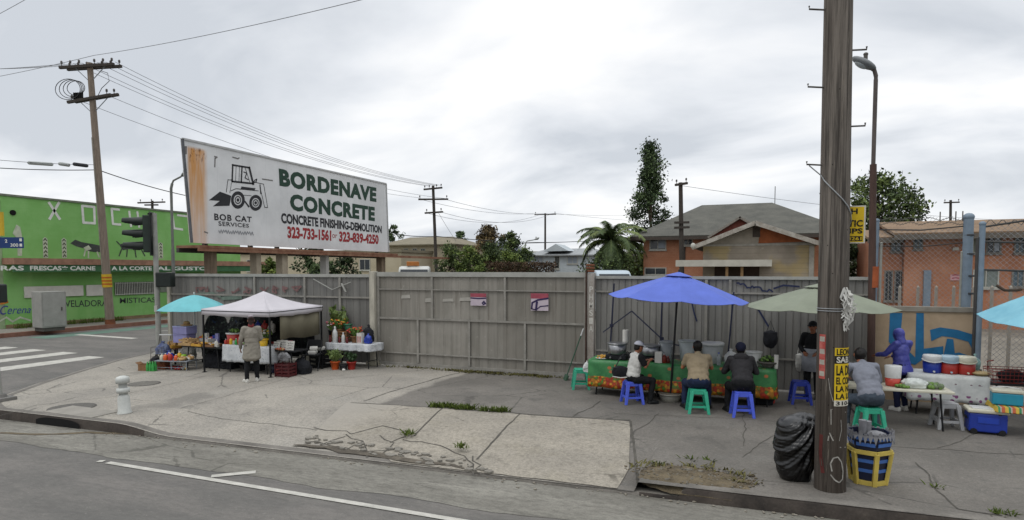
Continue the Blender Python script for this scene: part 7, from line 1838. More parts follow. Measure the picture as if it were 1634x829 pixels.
softbag('rubbish_sack', 'dark bundle under the food table behind the man in the dark jacket', Vector((.05, 14.0, 0)), (.55, .4, .4), m_dark, 9)
# things hung on the fence
def hung(label, px, y0, y1, m, w=.25, seed=0):
    a, b = AV(px, y1, 15.36), AV(px, y0, 15.36); h = b.z - a.z; t = thing('hanging_bag', label, 'bag', a)
    bb_ = MB(); bb_.ell((0, 0, h * .32), (w / 2, .08, h * .34), 14, 10); bb_.box((0, 0, h * .4), (w * .85, .1, h * .4)); mesh_part(voxel(bb_, .012, 2, .012, 12), 'sack', m, t)
    mb = MB(); mb.tube([(-w * .3, 0, h * .55), (0, .06, h), (w * .3, 0, h * .55)], .01, 5); mb.build('strap', m, t)
hung('black bag hanging on the corrugated fence between the two parasols', 1229, 512, 555, m_dark, .32); hung('white bag hanging by a string on the fence above the dark blue stool', 1275, 548, 592, m_paper, .17); hung('narrow white cloth bag hanging beside the foreground pole', 1294, 560, 603, m_paper, .14)
# broom against the gate
a, b = G(902, 606), AV(931, 524, 15.42); t = thing('broom', 'long green handled broom leaning on the gate by the rusty post', 'broom', a)
mb = MB(); d_ = b - a; mb.cyl(d_ * .06, d_ * .86, .014); mb.build('handle', plastic('broom_green', '#1f4a35'), t); mb = MB(); mb.cyl(d_ * .86, d_, .018); mb.build('grip', m_wplast, t); mb = MB(); mb.bar(d_ * -.01, d_ * .10, .24, .06); mb.build('brush', mat('broom_head', '#38503f', .9, .3, 20), t, bevel=.01)

# people at the stall
for k_ in (0,):
    J = SIT(lean=.05, wrR=(.12, .34, .92), wrL=(-.10, .36, .90), elR=(.25, .14, .82), elL=(-.26, .12, .82)); J['pelvis'] = (0, -.02, .585)
    t, H, Mh, V = person('man in white vest and white cap sitting sideways on a blue stool', (-2.46, 13.05, 0), R(-46), J, mat('vest_white', '#b5b4af', .9, .1, 10, .7, 9), mat('trousers_black', '#131416', .9, .2, 8, .7, 9), m_blackm, sleeves='none', scale=.97, headpitch=R(12))
    mb = MB()
    for s, k in ((-1, 'L'), (1, 'R')):
        sh, el = V['sh' + k], V['el' + k]; c = MB(); c.caps(sh, .078, sh.lerp(el, .72), .064, 12); mesh_part(voxel(c, .011, 3, .006, 12), 'sleeve', mat('sleeve_black', '#131316', .9, .2, 8), t)
    o = cap(t, H, Mh, mat('cap_white', '#b0b2bb', .8, .06, 6)); mb = MB(); mb.ell(H(0, .088, .085), (.03, .014, .028), 10, 6, M=Mh); mb.build('badge', mat('cap_navy', '#20264f', .8, .1, 6), o)
    q = MB(); q.ell((0, 0, .12), (.18, .07, .13), 16, 10); q.box((0, 0, .12), (.30, .10, .18)); bag = thing('shoulder_bag', 'black shoulder bag at the hip of the man in the white vest', 'bag', (-2.72, 12.98, .54), R(20)); mesh_part(voxel(q, .01, 3, .005, 14), 'bag_body', m_dark, bag)
    mb = MB(); mb.tube([(-.1, 0, .22), (.02, .1, .42), (.18, .20, .52), (.30, .18, .40), (.36, .04, .18), (.2, -.03, .12)], .012, 6); mb.build('strap', m_blackm, bag)
    mb = MB(); mb.tube([(-.17, -.075, .03), (0, -.085, .005), (.15, -.075, .02)], .012, 6); mb.build('trim', m_paper, bag)
J = SIT(lean=.13); J['pelvis'] = (0, -.02, .585)
t, H, Mh, V = person('man in tan t-shirt seen from behind on a teal stool', (-1.12, 12.72, 0), R(10), J, mat('tshirt_tan', '#8a7d66', .92, .1, 8, .7, 9), mat('jeans_dark', '#1c2740', .9, .2, 9, .7, 9), m_blackm, skin=m_skin2, sleeves='short', fat=1.16, scale=1.04, headpitch=R(-28))
J = SIT(lean=.20, elL=(-.29, .36, .76), elR=(.29, .36, .76), wrL=(-.14, .56, .83), wrR=(.14, .56, .83)); J['pelvis'] = (0, -.02, .60)
m_jd = mat('jacket_charcoal', '#2b2a2c', .9, .2, 8, .7, 9); m_beanie = mat('beanie_navy', '#14172a', .95, .2, 25)
t, H, Mh, V = person('person in dark hooded jacket and navy beanie hunched on a blue stool', (-.30, 12.72, 0), R(9), J, m_jd, mat('trousers_black', '#131416'), m_blackm, fat=1.14, scale=1.03, headpitch=R(-30))
c = MB(); c.ell(H(0, -.015, .045), (.098, .108, .098), 16, 10, M=Mh); me = voxel(c, .01, 2, .005, 25); bm = bmesh.new(); bm.from_mesh(me); u_ = Mh @ Vector((0, 0, 1)); bmesh.ops.delete(bm, geom=[v for v in bm.verts if (v.co - H(0, 0, 0)).dot(u_) < .02], context='VERTS'); bm.to_mesh(me); bm.free(); mesh_part(me, 'beanie', m_beanie, t)
c = MB(); c.ell(V['neck'] + Vector((0, -.075, -.02)), (.15, .075, .085), 14, 10); mesh_part(voxel(c, .012, 3, .008, 14), 'folded_hood', m_jd, t)
J = STAND(elL=(-.26, -.02, 1.14), elR=(.26, -.02, 1.14), wrL=(-.14, .20, 1.05), wrR=(.14, .20, 1.05), head=(0, .06, 1.59))
t, H, Mh, V = person('vendor in black with pale apron standing in the shade behind the foreground pole', (ux(1297, 15.0), 15.0, 0), R(165), J, mat('vendor_black', '#121214', .9, .2, 8, .7, 9), mat('trousers_black', '#131416'), m_blackm, scale=.98)
cap(t, H, Mh, m_dark); mb = MB(); vs = []
for i in range(9): a = R(25) + R(130) * i / 8; vs += [(.225 * math.cos(a), .19 * math.sin(a), 1.12), (.235 * math.cos(a), .215 * math.sin(a), .62)]
mb.add(vs, [(2 * i, 2 * i + 1, 2 * i + 3, 2 * i + 2) for i in range(8)], 0, True); o = mb.build('apron', mat('apron_pale', '#8f9196', .9, .15, 8), t); s = o.modifiers.new('thick', 'SOLIDIFY'); s.thickness = .006
J = SIT(lean=.24, chest=(0, .15, .86), neck=(0, .33, 1.07), head=(0, .43, 1.19), shL=(-.19, .31, 1.01), shR=(.19, .31, 1.01), elL=(-.30, .42, .76), elR=(.30, .42, .76), wrL=(-.14, .60, .78), wrR=(.14, .60, .78)); J['pelvis'] = (0, -.03, .585)
t, H, Mh, V = person('man in grey long sleeved shirt bent over his food on a teal stool', (1.76, 12.04, 0), R(16), J, mat('shirt_grey', '#73767f', .92, .1, 8, .7, 9), mat('jeans_grey', '#39424c', .9, .2, 9, .7, 9), mat('shoe_grey', '#6d6c6a', .8, .1, 8), fat=1.08, scale=1.10, headpitch=R(-40))
J = STAND(chest=(0, .03, 1.23), neck=(0, .06, 1.45), head=(0, .11, 1.57), elL=(-.27, .16, 1.17), elR=(.26, .14, 1.15), wrL=(-.20, .42, 1.12), wrR=(.17, .38, 1.08))
m_pur = mat('rain_jacket_purple', '#3d418f', .45, .12, 5, .7, 9, spec=.5)
t, H, Mh, V = person('person in shiny purple hooded jacket standing by the drink coolers', (2.62, 14.35, 0), R(40), J, m_pur, mat('jeans_navy', '#171d38', .9, .2, 9, .7, 9), m_paper, hood=True, hairm=m_pur, scale=.955, coat=.10)

# ================================================================== RIGHT DRINK TABLES
W1 = .70; c0 = Vector((2.28, 12.98, 0)); t1 = folding_table('white folding table in front of the drink coolers', c0, R(2), 1.65, .68, W1, m_cream)
def on1(px, v): return Vector((ux(px, v), v, W1 + .002))
c1 = on1(1426, 13.0); t = thing('juice_jar', 'white topped plastic jar half full of red drink', 'jar', c1)
mb = MB(); mb.lathe([(.10, 0), (.115, .01), (.125, .15), (0, .15)], n=20); mb.build('drink', mat('red_drink', '#b5473c', .2, .1, 5), t); mb = MB(); mb.lathe([(.127, .15), (.14, .36), (.128, .37), (.06, .375), (0, .37)], n=20); mb.build('upper_half', m_wplast, t)
o = softbag('vegetable_bag', 'clear plastic bag of pale vegetables on the white folding table', on1(1461, 12.92), (.42, .28, .2), mat('clear_bag', '#b3b8b3', .25, .15, 9, spec=.5), 11, knot=False)
heap('herbs', 'bunch of green herbs at the left of the vegetable bag', 'herbs', on1(1441, 12.82), (.10, .07, .04), [m_leafl], 12, 26, .03)
heap('lettuce', 'pile of pale green vegetables at the right end of the white table', 'vegetables', on1(1491, 12.95), (.14, .10, .10), [mat('lettuce', '#66735a', .7, .25, 12), m_leafl], 13, 40, .045)
heap('tomatoes', 'few red tomatoes between juice jar and vegetable bag', 'tomatoes', on1(1437, 12.9), (.05, .05, .03), [plastic('tomato', '#a3402e')], 14, 5, .032)
g = N('floral_cloth_pink', .6)
fl = g.voro(9, stretch=(1, 1, 1)); rowm = g.math('MULTIPLY', g.ramp(g.z, .30, .32), g.ramp(g.z, .42, .44, 1, 0)); c = g.mix(g.ramp(g.noise(6, 4), .35, .66), '#b3b6b4', '#c6c8c5')
c = g.mix(g.math('MULTIPLY', rowm, g.ramp(fl, .30, .38, 1, 0)), c, '#7d4a72'); r2 = g.math('MULTIPLY', g.ramp(g.z, .62, .63), g.ramp(g.z, .68, .69, 1, 0)); c = g.mix(g.math('MULTIPLY', r2, g.ramp(g.voro(14), .25, .32, 1, 0)), c, '#6f5a63')
g.done(c); m_pinkc = g.m
W2 = .79; va_ = 14.05; dx0, dx1 = ux(1452, va_, 620), ux(1578, va_, 620); dc = Vector(((dx0 + dx1) / 2, va_ + .36, 0))
folding_table('long drink table under the pale cloth with purple flowers', dc, R(-2), dx1 - dx0, .72, W2 - .006, m_wplast); cloth('tablecloth', 'pale tablecloth with a row of purple flowers below the drink coolers', 'tablecloth', dc, R(-2), dx1 - dx0, .74, W2 - .006, .50, m_pinkc, .02, 5)
def jug(label, px, mb_, ml):
    c = Vector((ux(px, 14.35), 14.35, W2 + .004)); t = thing('drink_cooler', label, 'drink cooler', c, 0, 'round drink coolers on the tablecloth')
    b = MB(); b.lathe([(.135, 0), (.15, .02), (.158, .22), (.150, .225)], n=26); b.build('body', mb_, t)
    b = MB(); b.lathe([(.160, .222), (.165, .235), (.165, .32), (.150, .345), (.06, .352), (0, .35)], n=26); b.build('lid', ml, t)
    b = MB(); b.tube([((.172) * math.cos(a), -.172 * math.sin(a), .265 - .05 * math.sin(a)) for a in [math.pi * i / 14 for i in range(15)]], .011, 7); b.build('handle', ml, t)
    b = MB(); b.cyl((0, -.15, .04), (0, -.19, .04), .018, n=10); b.build('spigot', ml, t)
jug('blue drink cooler with white lid and handle, beside the purple jacket', 1488, m_blue, m_wplast); jug('red drink cooler with pale blue lid between the other two coolers', 1515.5, m_red, plastic('lid_pale_blue', '#93a8b4')); jug('red drink cooler with white bag over its lid, nearest the chain link gate', 1542, m_red, m_cream)
t = thing('lidded_dish', 'shallow cream dish on the tablecloth right of the red coolers', 'dish', (ux(1566, 14.3), 14.3, W2 + .004)); b = MB(); b.lathe([(.10, 0), (.18, .04), (.185, .045), (.10, .075), (0, .085)], n=20); b.build('bowl', mat('cream_dish', '#a8956d', .5, .1, 6), t); b = MB(); b.lathe([(.02, .085), (.025, .11), (0, .115)], n=10); b.build('knob', m_iron, t)
softbag('plastic_bag', 'pale green plastic bag behind the rightmost drink cooler', Vector((ux(1556, 14.55), 14.55, W2 + .004)), (.2, .16, .36), mat('bag_mint', '#7f9d99', .35, .15, 9), 17)
# ice chest on wheels
c1 = G(1572, 690); t = thing('ice_chest', 'blue wheeled ice chest with white lid on the pavement', 'ice chest', c1, R(-4)); t.rotation_euler = (0, 0, R(-3))
b = MB(); b.prism([(-.27, -.17), (.27, -.17), (.27, .19), (-.27, .19)], .035, .36); b.build('body', m_blue, t, bevel=.025); b = MB(); b.box((0, .01, .395), (.585, .41, .065)); o = b.build('lid', m_cream, t, bevel=.02); b = MB(); b.box((0, .01, .432), (.44, .28, .012)); b.build('lid_panel', m_wplast, o, bevel=.004)
for s in (-1, 1): b = MB(); b.cyl((s * .20, -.19, .05), (s * .20, -.14, .05), .05, n=16); b.build('wheel', m_blackm, t); b = MB(); b.box((s * .285, .01, .26), (.02, .16, .04)); b.build('handle', m_blackm, t, bevel=.006)
b = MB(); b.box((0, -.176, .24), (.3, .008, .10)); b.build('front_panel', plastic('panel_blue', '#1b3a9c'), t, bevel=.003)
# low wooden table with teal cooler
lx0 = ux(1590, 12.8, 660); lt_ = Vector((lx0 + .55, 13.0, 0)); t = thing('wooden_table', 'low orange wooden table with a striped cloth at the right picture edge', 'table', lt_, R(-3))
b = MB(); b.box((0, 0, .48), (1.1, .62, .035)); b.build('tabletop', m_wood2, t, bevel=.006)
for sx in (-1, 1):
    for sy in (-1, 1): b = MB(); b.box((sx * .5, sy * .27, .231), (.05, .05, .462)); b.build('leg', m_wood2 if sx * sy < 0 or sx > 0 else m_blackm, t)
b = MB(); b.box((0, -.28, .425), (.94, .02, .07)); b.build('apron_board', m_wood2, t)
g = N('striped_cloth', .8); st = g.math('FRACT', g.math('MULTIPLY', g.x, 7)); c = g.mix(g.ramp(st, .3, .34), '#a8573a', '#b59a3f'); c = g.mix(g.ramp(st, .62, .66), c, '#3e7d55'); c = g.mix(g.ramp(st, .85, .88), c, '#a39d90'); g.done(c)
cloth('cloth', 'striped orange and green cloth on the low wooden table', 'tablecloth', lt_ + Vector((-.36, -.02, 0)), R(-3), .36, .60, .498, .09, g.m, .01, 7)
c1 = Vector((ux(1606, 12.95, 630), 12.95, .507)); t = thing('picnic_cooler', 'small teal picnic cooler with white lid on the low wooden table', 'cooler', c1, R(-8)); b = MB(); b.box((0, 0, .105), (.42, .28, .20)); b.build('body', m_teal_, t, bevel=.02); b = MB(); b.box((0, 0, .235), (.44, .30, .055)); b.build('lid', m_cream, t, bevel=.015); b = MB(); b.tube([(-.2, 0, .2), (-.19, 0, .28), (0, 0, .30), (.19, 0, .28), (.2, 0, .2)], .01, 6); b.build('handle', m_wplast, t)
# dark table with red basket behind
dk_ = Vector((ux(1622, 14.3), 14.3, 0)); folding_table('dark folding table behind the low wooden table', dk_, 0, 1.1, .6, .70, m_blackm)
c1 = Vector((ux(1612, 14.2), 14.2, .704)); t = thing('wire_basket', 'red wire basket on the dark folding table', 'basket', c1, R(6)); b = MB(); w_, d_, h_ = .62, .36, .26
for z in (.01, .08, .15, .22, .26):
    f = 1 + .12 * z / h_; L = [(-w_ / 2 * f, -d_ / 2 * f, z), (w_ / 2 * f, -d_ / 2 * f, z), (w_ / 2 * f, d_ / 2 * f, z), (-w_ / 2 * f, d_ / 2 * f, z)]
    for i in range(4): b.cyl(L[i], L[(i + 1) % 4], .006, n=5)
for i in range(11):
    x = -w_ / 2 + w_ * i / 10
    for s in (-1, 1): b.cyl((x, s * d_ / 2, 0), (x * 1.12, s * d_ / 2 * 1.12, h_), .004, n=4)
for i in range(6): b.cyl((-w_ / 2 + w_ * i / 5, -d_ / 2, .005), (-w_ / 2 + w_ * i / 5, d_ / 2, .005), .004, n=4)
b.build('wires', mat('red_wire', '#7a2a24', .5, .15, 6), t); b = MB(); b.tube([(-.34, 0, .26), (-.36, 0, .38), (-.26, 0, .40)], .012, 6); b.build('handle', mat('red_wire', '#7a2a24'), t)
softbag('sack', 'dark sack inside the red wire basket', c1 + Vector((.04, 0, .015)), (.46, .26, .26), m_dark, 21, knot=False)

# ================================================================== FOREGROUND BIN AND BAG
b = MB()
for k in range(14):
    f = k / 13; r = .20 + .085 * math.sin(min(1, f * 1.25) * 1.6) - .03 * max(0, f - .75) * 4; b.ell((-.015 * math.sin(f * 5), 0, .08 + .66 * f), (r, r * .86, .12), 24, 10)
b.ell((.10, 0, .80), (.17, .13, .09), 18, 10)
me = voxel(b, .011, 3)
def bagfold(p):
    dx, dz = p.x - .26, p.z - 1.0; ph = math.atan2(dx, -dz); rr = math.hypot(dx, dz)
    r1 = 1 - 2.6 * abs(noise.noise(Vector((ph * 5.5 + p.y * 2.5, rr * 1.6, 3)))); r2 = 1 - 2.6 * abs(noise.noise(Vector((ph * 17 + p.y * 4, rr * 2.2, 9))))
    return .022 * r1 + .009 * r2 + .018 * noise.noise(Vector((p.x * 6, p.y * 6, p.z * 5)))
displace(me, bagfold)
o = mesh_part(me, 'rubbish_bag', mat('bag_black', '#060607', .3, .2, 6, spec=.5, bump=.5, bscale=9), None); cb = G(1270, 765); o.location = (cb.x, cb.y + .05, -.02); o.rotation_euler = (0, 0, .4)
tag(o, 'full shiny black rubbish bag leaning on the foreground pole', 'rubbish bag')
cb = G(1387, 772); t = thing('bin', 'yellow framed six-sided bin with dark blue baskets beside the foreground pole', 'bin', (cb.x, cb.y + .1, 0), R(12))
m_yb = plastic('bin_yellow', '#b7a24c', rough=.55, var=.18); m_nb = plastic('bin_navy', '#131a33'); m_lb = plastic('bin_blue', '#3f66a8')
def hexa(r, z, ph=R(30)): return [Vector((r * math.cos(ph + i * math.pi / 3), r * math.sin(ph + i * math.pi / 3), z)) for i in range(6)]
lo, hi = hexa(.205, .0), hexa(.265, .44)
b = MB()
for i in range(6):
    b.bar(lo[i], hi[i], .055, .045); b.bar(lo[i] + Vector((0, 0, .03)), lo[(i + 1) % 6] + Vector((0, 0, .03)), .03, .06); b.bar(hi[i], hi[(i + 1) % 6], .03, .055)
b.build('frame', m_yb, t, bevel=.004)
b = MB(); b.lathe([(.188, .012), (.235, .44), (.27, .68), (.255, .68), (.22, .44), (.17, .03), (0, .03)], n=6, ph=R(30), smooth=False); b.build('basket', m_nb, t)
for z, r in ((.17, .206), (.30, .221), (.52, .254), (.60, .265)):
    b = MB(); q0, q1 = hexa(r, z), hexa(r + .006, z + .045)
    for i in range(6): b.add([q0[i] * .93 + q0[(i + 1) % 6] * .07, q0[(i + 1) % 6] * .93 + q0[i] * .07, q1[(i + 1) % 6] * .93 + q1[i] * .07, q1[i] * .93 + q1[(i + 1) % 6] * .07], [(0, 1, 2, 3)])
    o = b.build('band', m_lb, t); s = o.modifiers.new('thick', 'SOLIDIFY'); s.thickness = .006; s.offset = 1
rnd = random.Random(31); b = MB()
for i in range(6):
    q = hexa(.285, .66)
    for j in range(5):
        p = q[i].lerp(q[(i + 1) % 6], (j + .5) / 5); h = rnd.uniform(.01, .06); d2 = (q[(i + 1) % 6] - q[i]).normalized() * .03; b.add([p - d2, p + d2, p * 1.02 + d2 * .4 + Vector((0, 0, h)), p * 1.02 - d2 * .5 + Vector((0, 0, h * .8))], [(0, 1, 2, 3)])
        b.add([p - d2, p + d2, Vector((p.x * 1.06, p.y * 1.06, p.z - rnd.uniform(.04, .12)))], [(0, 1, 2)])
o = b.build('torn_liner', mat('liner_grey', '#77777a', .5, .2, 9), t); s = o.modifiers.new('thick', 'SOLIDIFY'); s.thickness = .004
b = MB()
for x, y, h in ((-.05, .1, .80), (.02, .13, .78)): b.cyl((x, y, .5), (x, y, h), .05, n=10)
b.ell((.08, 0, .62), (.12, .1, .06), 10, 6, jit=.4); b.build('rubbish', mat('liner_grey', '#77777a'), t)

# ================================================================== WHITE BOLLARD
cb = G(199, 659); t = thing('bollard', 'white plastic bollard with two collars on the corner pavement', 'bollard', (cb.x, cb.y, 0)); t.rotation_euler = (0, -.05, 0)
m_bol = mat('bollard_white', '#b3b5b0', .5, .12, 7, fine=.06)
b = MB(); b.lathe([(.13, 0), (.13, .02), (.112, .05), (.105, .30), (.09, .36)], n=20); b.build('base', m_bol, t)
b = MB(); b.lathe([(.075, .30), (.075, .70)], n=20); b.build('tube', mat('bollard_grey', '#9a9c98', .5, .1, 7), t)
b = MB(); b.lathe([(.082, .40), (.115, .405), (.115, .495), (.082, .50)], n=20); b.build('collar', m_bol, t); b = MB(); b.lathe([(.08, .585), (.118, .59), (.122, .68), (.10, .715), (.04, .735), (0, .735)], n=20); b.build('cap', m_bol, t)
# ================================================================== LEFT MARKET STALLS
m_tent = mat('tent_white', '#c3bfc3', .8, .06, 2); cloth_glow(m_tent, .15); m_tarp = mat('tarp_tan', '#6c6756', .85, .12, 2)
Nn = G(432, 602); du, dv = 2.30, 2.05; x1, y0 = Nn.x, Nn.y; x0, y1 = x1 - du, y0 + dv
t = thing('canopy_tent', 'white pop-up canopy tent with black legs over the flower stall', 'canopy tent', ((x0 + x1) / 2, (y0 + y1) / 2, 0))
zr_, zv, za_ = 1.74, 1.585, 2.20
for x in (x0, x1):
    for y in (y0, y1): b = MB(); b.box2((x - .018, y - .018, 0), (x + .018, y + .018, zr_)); b.box2((x - .05, y - .05, 0), (x + .05, y + .05, .012)); b.build('leg', m_blackm, t, w=True)
cor = [Vector((x0 - .03, y0 - .03, zr_)), Vector((x1 + .03, y0 - .03, zr_)), Vector((x1 + .03, y1 + .03, zr_ + .03)), Vector((x0 - .03, y1 + .03, zr_ + .03))]; apx = Vector(((x0 + x1) / 2, (y0 + y1) / 2, za_)); b = MB(); vs = []; n = 9
for i in range(4):
    A, B = cor[i], cor[(i + 1) % 4]; base = len(vs)
    for r in range(n + 1):
        for s_ in range(n + 1):
            f = r / n; p = apx.lerp(A, f).lerp(apx.lerp(B, f), s_ / n); u = s_ / n; p.z -= .10 * math.sin(math.pi * f) * .8 + .035 * f * 4 * u * (1 - u); vs.append(p)
    b.f += [(base + r * (n + 1) + s_, base + (r + 1) * (n + 1) + s_, base + (r + 1) * (n + 1) + s_ + 1, base + r * (n + 1) + s_ + 1) for r in range(n) for s_ in range(n)]
b.v = [tuple(v) for v in vs]; b.m = [0] * len(b.f); b.sm = [True] * len(b.f); o = b.build('canopy', m_tent, t, w=True); s = o.modifiers.new('thick', 'SOLIDIFY'); s.thickness = .006
b = MB()
for i in range(4):
    A, B = cor[i], cor[(i + 1) % 4]; vs = []
    for k in range(11): u = k / 10; p = A.lerp(B, u); top = p - Vector((0, 0, .035 * 4 * u * (1 - u))); vs += [top, top - Vector((0, 0, .155 + .012 * math.sin(k * 2.1)))]
    b.add(vs, [(2 * k, 2 * k + 1, 2 * k + 3, 2 * k + 2) for k in range(10)], 0, True)
o = b.build('valance', m_tent, t, w=True); s = o.modifiers.new('thick', 'SOLIDIFY'); s.thickness = .005
for i in range(4): b = MB(); b.cyl(cor[i] - Vector((0, 0, .05)), cor[(i + 1) % 4] - Vector((0, 0, .05)), .012, n=6); b.build('frame_bar', m_blackm, t, w=True)
t2 = thing('side_tarp', 'tan tarpaulin hanging on the right side of the white canopy tent', 'tarpaulin', (x1, (y0 + y1) / 2, 0)); b = MB(); vs = []
pa_, pb_ = AU(447, 533, x1 - .03), AU(514, 533, x1 - .03)
ya, yb = max(y0 + .12, min(pa_.y, pb_.y)), y1 - .06; zb_ = .93
for k in range(15): y = ya + (yb - ya) * k / 14; w_ = .02 * math.sin(k * 1.1); vs += [(x1 - .03 + w_, y, zv + .08), (x1 - .03 + w_ * 1.6, y, zb_ + .03 * math.sin(k * .5))]
b.add(vs, [(2 * k, 2 * k + 2, 2 * k + 3, 2 * k + 1) for k in range(14)], 0, True); o = b.build('sheet', m_tarp, t2, w=True); s = o.modifiers.new('thick', 'SOLIDIFY'); s.thickness = .006
# dark cloth backdrop hung along the back of the tent
g = N('dark_print_cloth', .9); c = g.mix(g.ramp(g.noise(7, 5), .45, .6), '#0f1013', '#1e2420'); c = g.mix(g.ramp(g.voro(9), .12, .2, .7, 0), c, '#5d6a5e'); c = g.mix(g.ramp(g.noise(5, 4, loc=(3, 3, 3)), .6, .68), c, '#182438'); g.done(c)
b = MB(); vs = []
for k in range(30): x = x0 - .75 + (du + .55) * k / 29; w_ = .05 * math.sin(k * .9); vs += [(x, y1 - .12 + w_, 1.62), (x, y1 - .12 + w_ * 1.5, .25)]
b.add(vs, [(2 * k, 2 * k + 1, 2 * k + 3, 2 * k + 2) for k in range(29)], 0, True); o = solo(b, 'backdrop_cloth', g.m, 'dark printed cloth hanging across the back of the white canopy tent', 'cloth'); s = o.modifiers.new('thick', 'SOLIDIFY'); s.thickness = .008
# aqua parasol of the goods stall
q = at(312, 560, 18.6); parasol('small aqua parasol over the goods table left of the white canopy', (q.x, q.y, 0), 1.62, 2.05, 1.0, m_can_l, n=8, pole_m=m_wplast, pole_r=.016, vent=False, rz=R(15), sag=.03, curve=1.55)

# floral cloth table under the tent
g = N('floral_cloth_blue', .7); c = g.mix(g.ramp(g.noise(6, 4), .35, .66), '#a9acae', '#bcbebf'); c = g.mix(g.ramp(g.voro(16), .16, .24, .75, 0), c, '#6d7683'); c = g.mix(g.ramp(g.voro(9, stretch=(1.3, 1, .8)), .10, .16, .7, 0), c, '#7b8a78'); g.done(c); m_bluec = g.m
fx0, fx1, fv = ux(358, 12.95, 590), ux(430, 12.95, 590), 13.25; fc = Vector(((fx0 + fx1) / 2, fv, 0)); FZ = .76
folding_table('table under the white floral cloth in front of the woman in the long coat', fc, 0, fx1 - fx0, .6, FZ - .006, m_wplast); cloth('tablecloth', 'white floral tablecloth under the canopy tent, in front of the woman', 'tablecloth', fc, 0, fx1 - fx0, .62, FZ - .006, .46, m_bluec, .025, 9)
def onF(px, v): return Vector((ux(px, v), v, FZ + .002))
c1 = onF(374, 13.15); tub('red_basket', 'red basket of goods on the white floral tablecloth', 'basket', c1, .15, .2, .30, m_red, rim=m_wplast)
softbag('red_bag', 'red and white gift bag beside the red basket on the floral cloth', onF(384, 13.05), (.18, .14, .26), plastic('gift_red', '#a5342c'), 41)
heap('leafy_bunch', 'bunch of green leaves on top of the red basket', 'leaves', c1 + Vector((.03, 0, .31)), (.12, .1, .12), [m_leafl, mat('herb_dark', '#2c4220')], 42, 40, .035)
tub('plastic_bucket', 'yellow bucket at the right end of the white floral tablecloth', 'bucket', onF(421, 13.05), .09, .12, .19, m_yellow)
m_fo, m_fr_, m_fy, m_fw, m_fp = [plastic('bloom_' + n_, h_) for n_, h_ in (('orange', '#c2602a'), ('red', '#a32c26'), ('yellow', '#c7a53a'), ('white', '#b9b7b0'), ('pink', '#b0586a'))]
plant('flower_pot', 'white flowers in a pot right of the woman, beside the tent leg', onF(419, 13.35), .08, .16, m_wplast, m_leafl, 26, .26, .13, (m_fw, m_fp, m_fy), 43)
plant('flower_pot', 'pale yellow flowers in a pot beside the black tent leg', onF(428, 13.35), .08, .16, m_blackm, m_leafl, 26, .24, .12, (m_fy, m_fw), 44)
# magazine stand on a black table right of the leg
mx0, mx1 = ux(437, 13.15, 580), ux(470, 13.15, 580); mc = Vector(((mx0 + mx1) / 2, 13.4, 0)); folding_table('black table with handwritten white cards right of the tent leg', mc, 0, mx1 - mx0 + .1, .55, .66, m_blackm)
rnd = random.Random(45)
for i, (px, y, h, lab) in enumerate(((440, 13.2, .2, 'white card with dark handwriting nearest the tent leg'), (451, 13.25, .25, 'white card with dark handwriting, second from the tent leg'), (462, 13.2, .24, 'white card with dark handwriting at the right end of the black table'))):
    c1 = Vector((ux(px, y), y, .663)); t = thing('price_card', lab, 'card', c1, R(6 * (i - 1))); b = MB(); b.add([(-.12, 0, 0), (.12, 0, 0), (.12, .06, h), (-.12, .06, h)], [(0, 1, 2, 3)]); o = b.build('card', m_paper, t); s = o.modifiers.new('thick', 'SOLIDIFY'); s.thickness = .006
    b = MB()
    for k in range(3):
        z = h * (.25 + .25 * k); L = [(-.09 + .02 * j, .06 * z / h - .008, z + rnd.uniform(-.018, .018)) for j in range(10)]
        for p_, q_ in zip(L, L[1:]): b.bar(p_, q_, .007, .004)
    b.build('handwriting', m_ink, t)
heap('fruit', 'small heap of brown and red fruit in front of the white cards', 'fruit', Vector((ux(446, 13.1), 13.12, .663)), (.14, .05, .04), [m_brownp, m_red, m_tan], 46, 22, .03)
softbag('plastic_bag', 'black and white crumpled bag hanging over the front of the black table', Vector((ux(452, 13.0), 13.02, .40)), (.42, .14, .26), mat('bag_grey_black', '#3a3a3c', .35, .5, 5, hex2='#88888a'), 47, knot=False)
def crate(label, c, d, m, rz=0.0, group=None, name='crate'):
    t = thing(name, label, 'crate', c, rz, group); x, y, z = d; b = MB()
    for s in (-1, 1):
        for k in range(4):
            zz = z * (.13 + .25 * k); b.box((s * x / 2, 0, zz), (.012, y, z * .14)); b.box((0, s * y / 2, zz), (x, .012, z * .14))
        for q in (-1, 1): b.box((s * (x / 2 + .004), q * (y / 2 + .004), z / 2), (.03, .03, z))
        b.box((0, s * (y / 2 + .003), z / 2), (.03, .016, z))
    b.box((0, 0, .012), (x, y, .012)); b.build('slats', m, t); return t
crate('dark red plastic crate standing on the pavement under the black table', G(456, 600), (.40, .3, .36), plastic('crate_maroon', '#4a1519'), R(4))
tub('plastic_bucket', 'small red bucket beside the front leg of the canopy tent', 'bucket', G(437, 598) + Vector((0, .2, 0)), .09, .11, .2, m_red)
tub('plastic_bucket', 'navy bucket under the floral tablecloth near the tent leg', 'bucket', G(427, 596) + Vector((0, .25, 0)), .11, .14, .3, plastic('bucket_navy', '#1b2440'))
softbag('rubbish_sack', 'black sack under the black table at the tent', Vector((mc.x + .3, mc.y + .1, 0)), (.5, .4, .45), m_dark, 48)
softbag('rubbish_sack', 'black sack under the floral tablecloth at the tent', Vector((fc.x - .2, fc.y + .2, 0)), (.6, .4, .5), m_dark, 49)

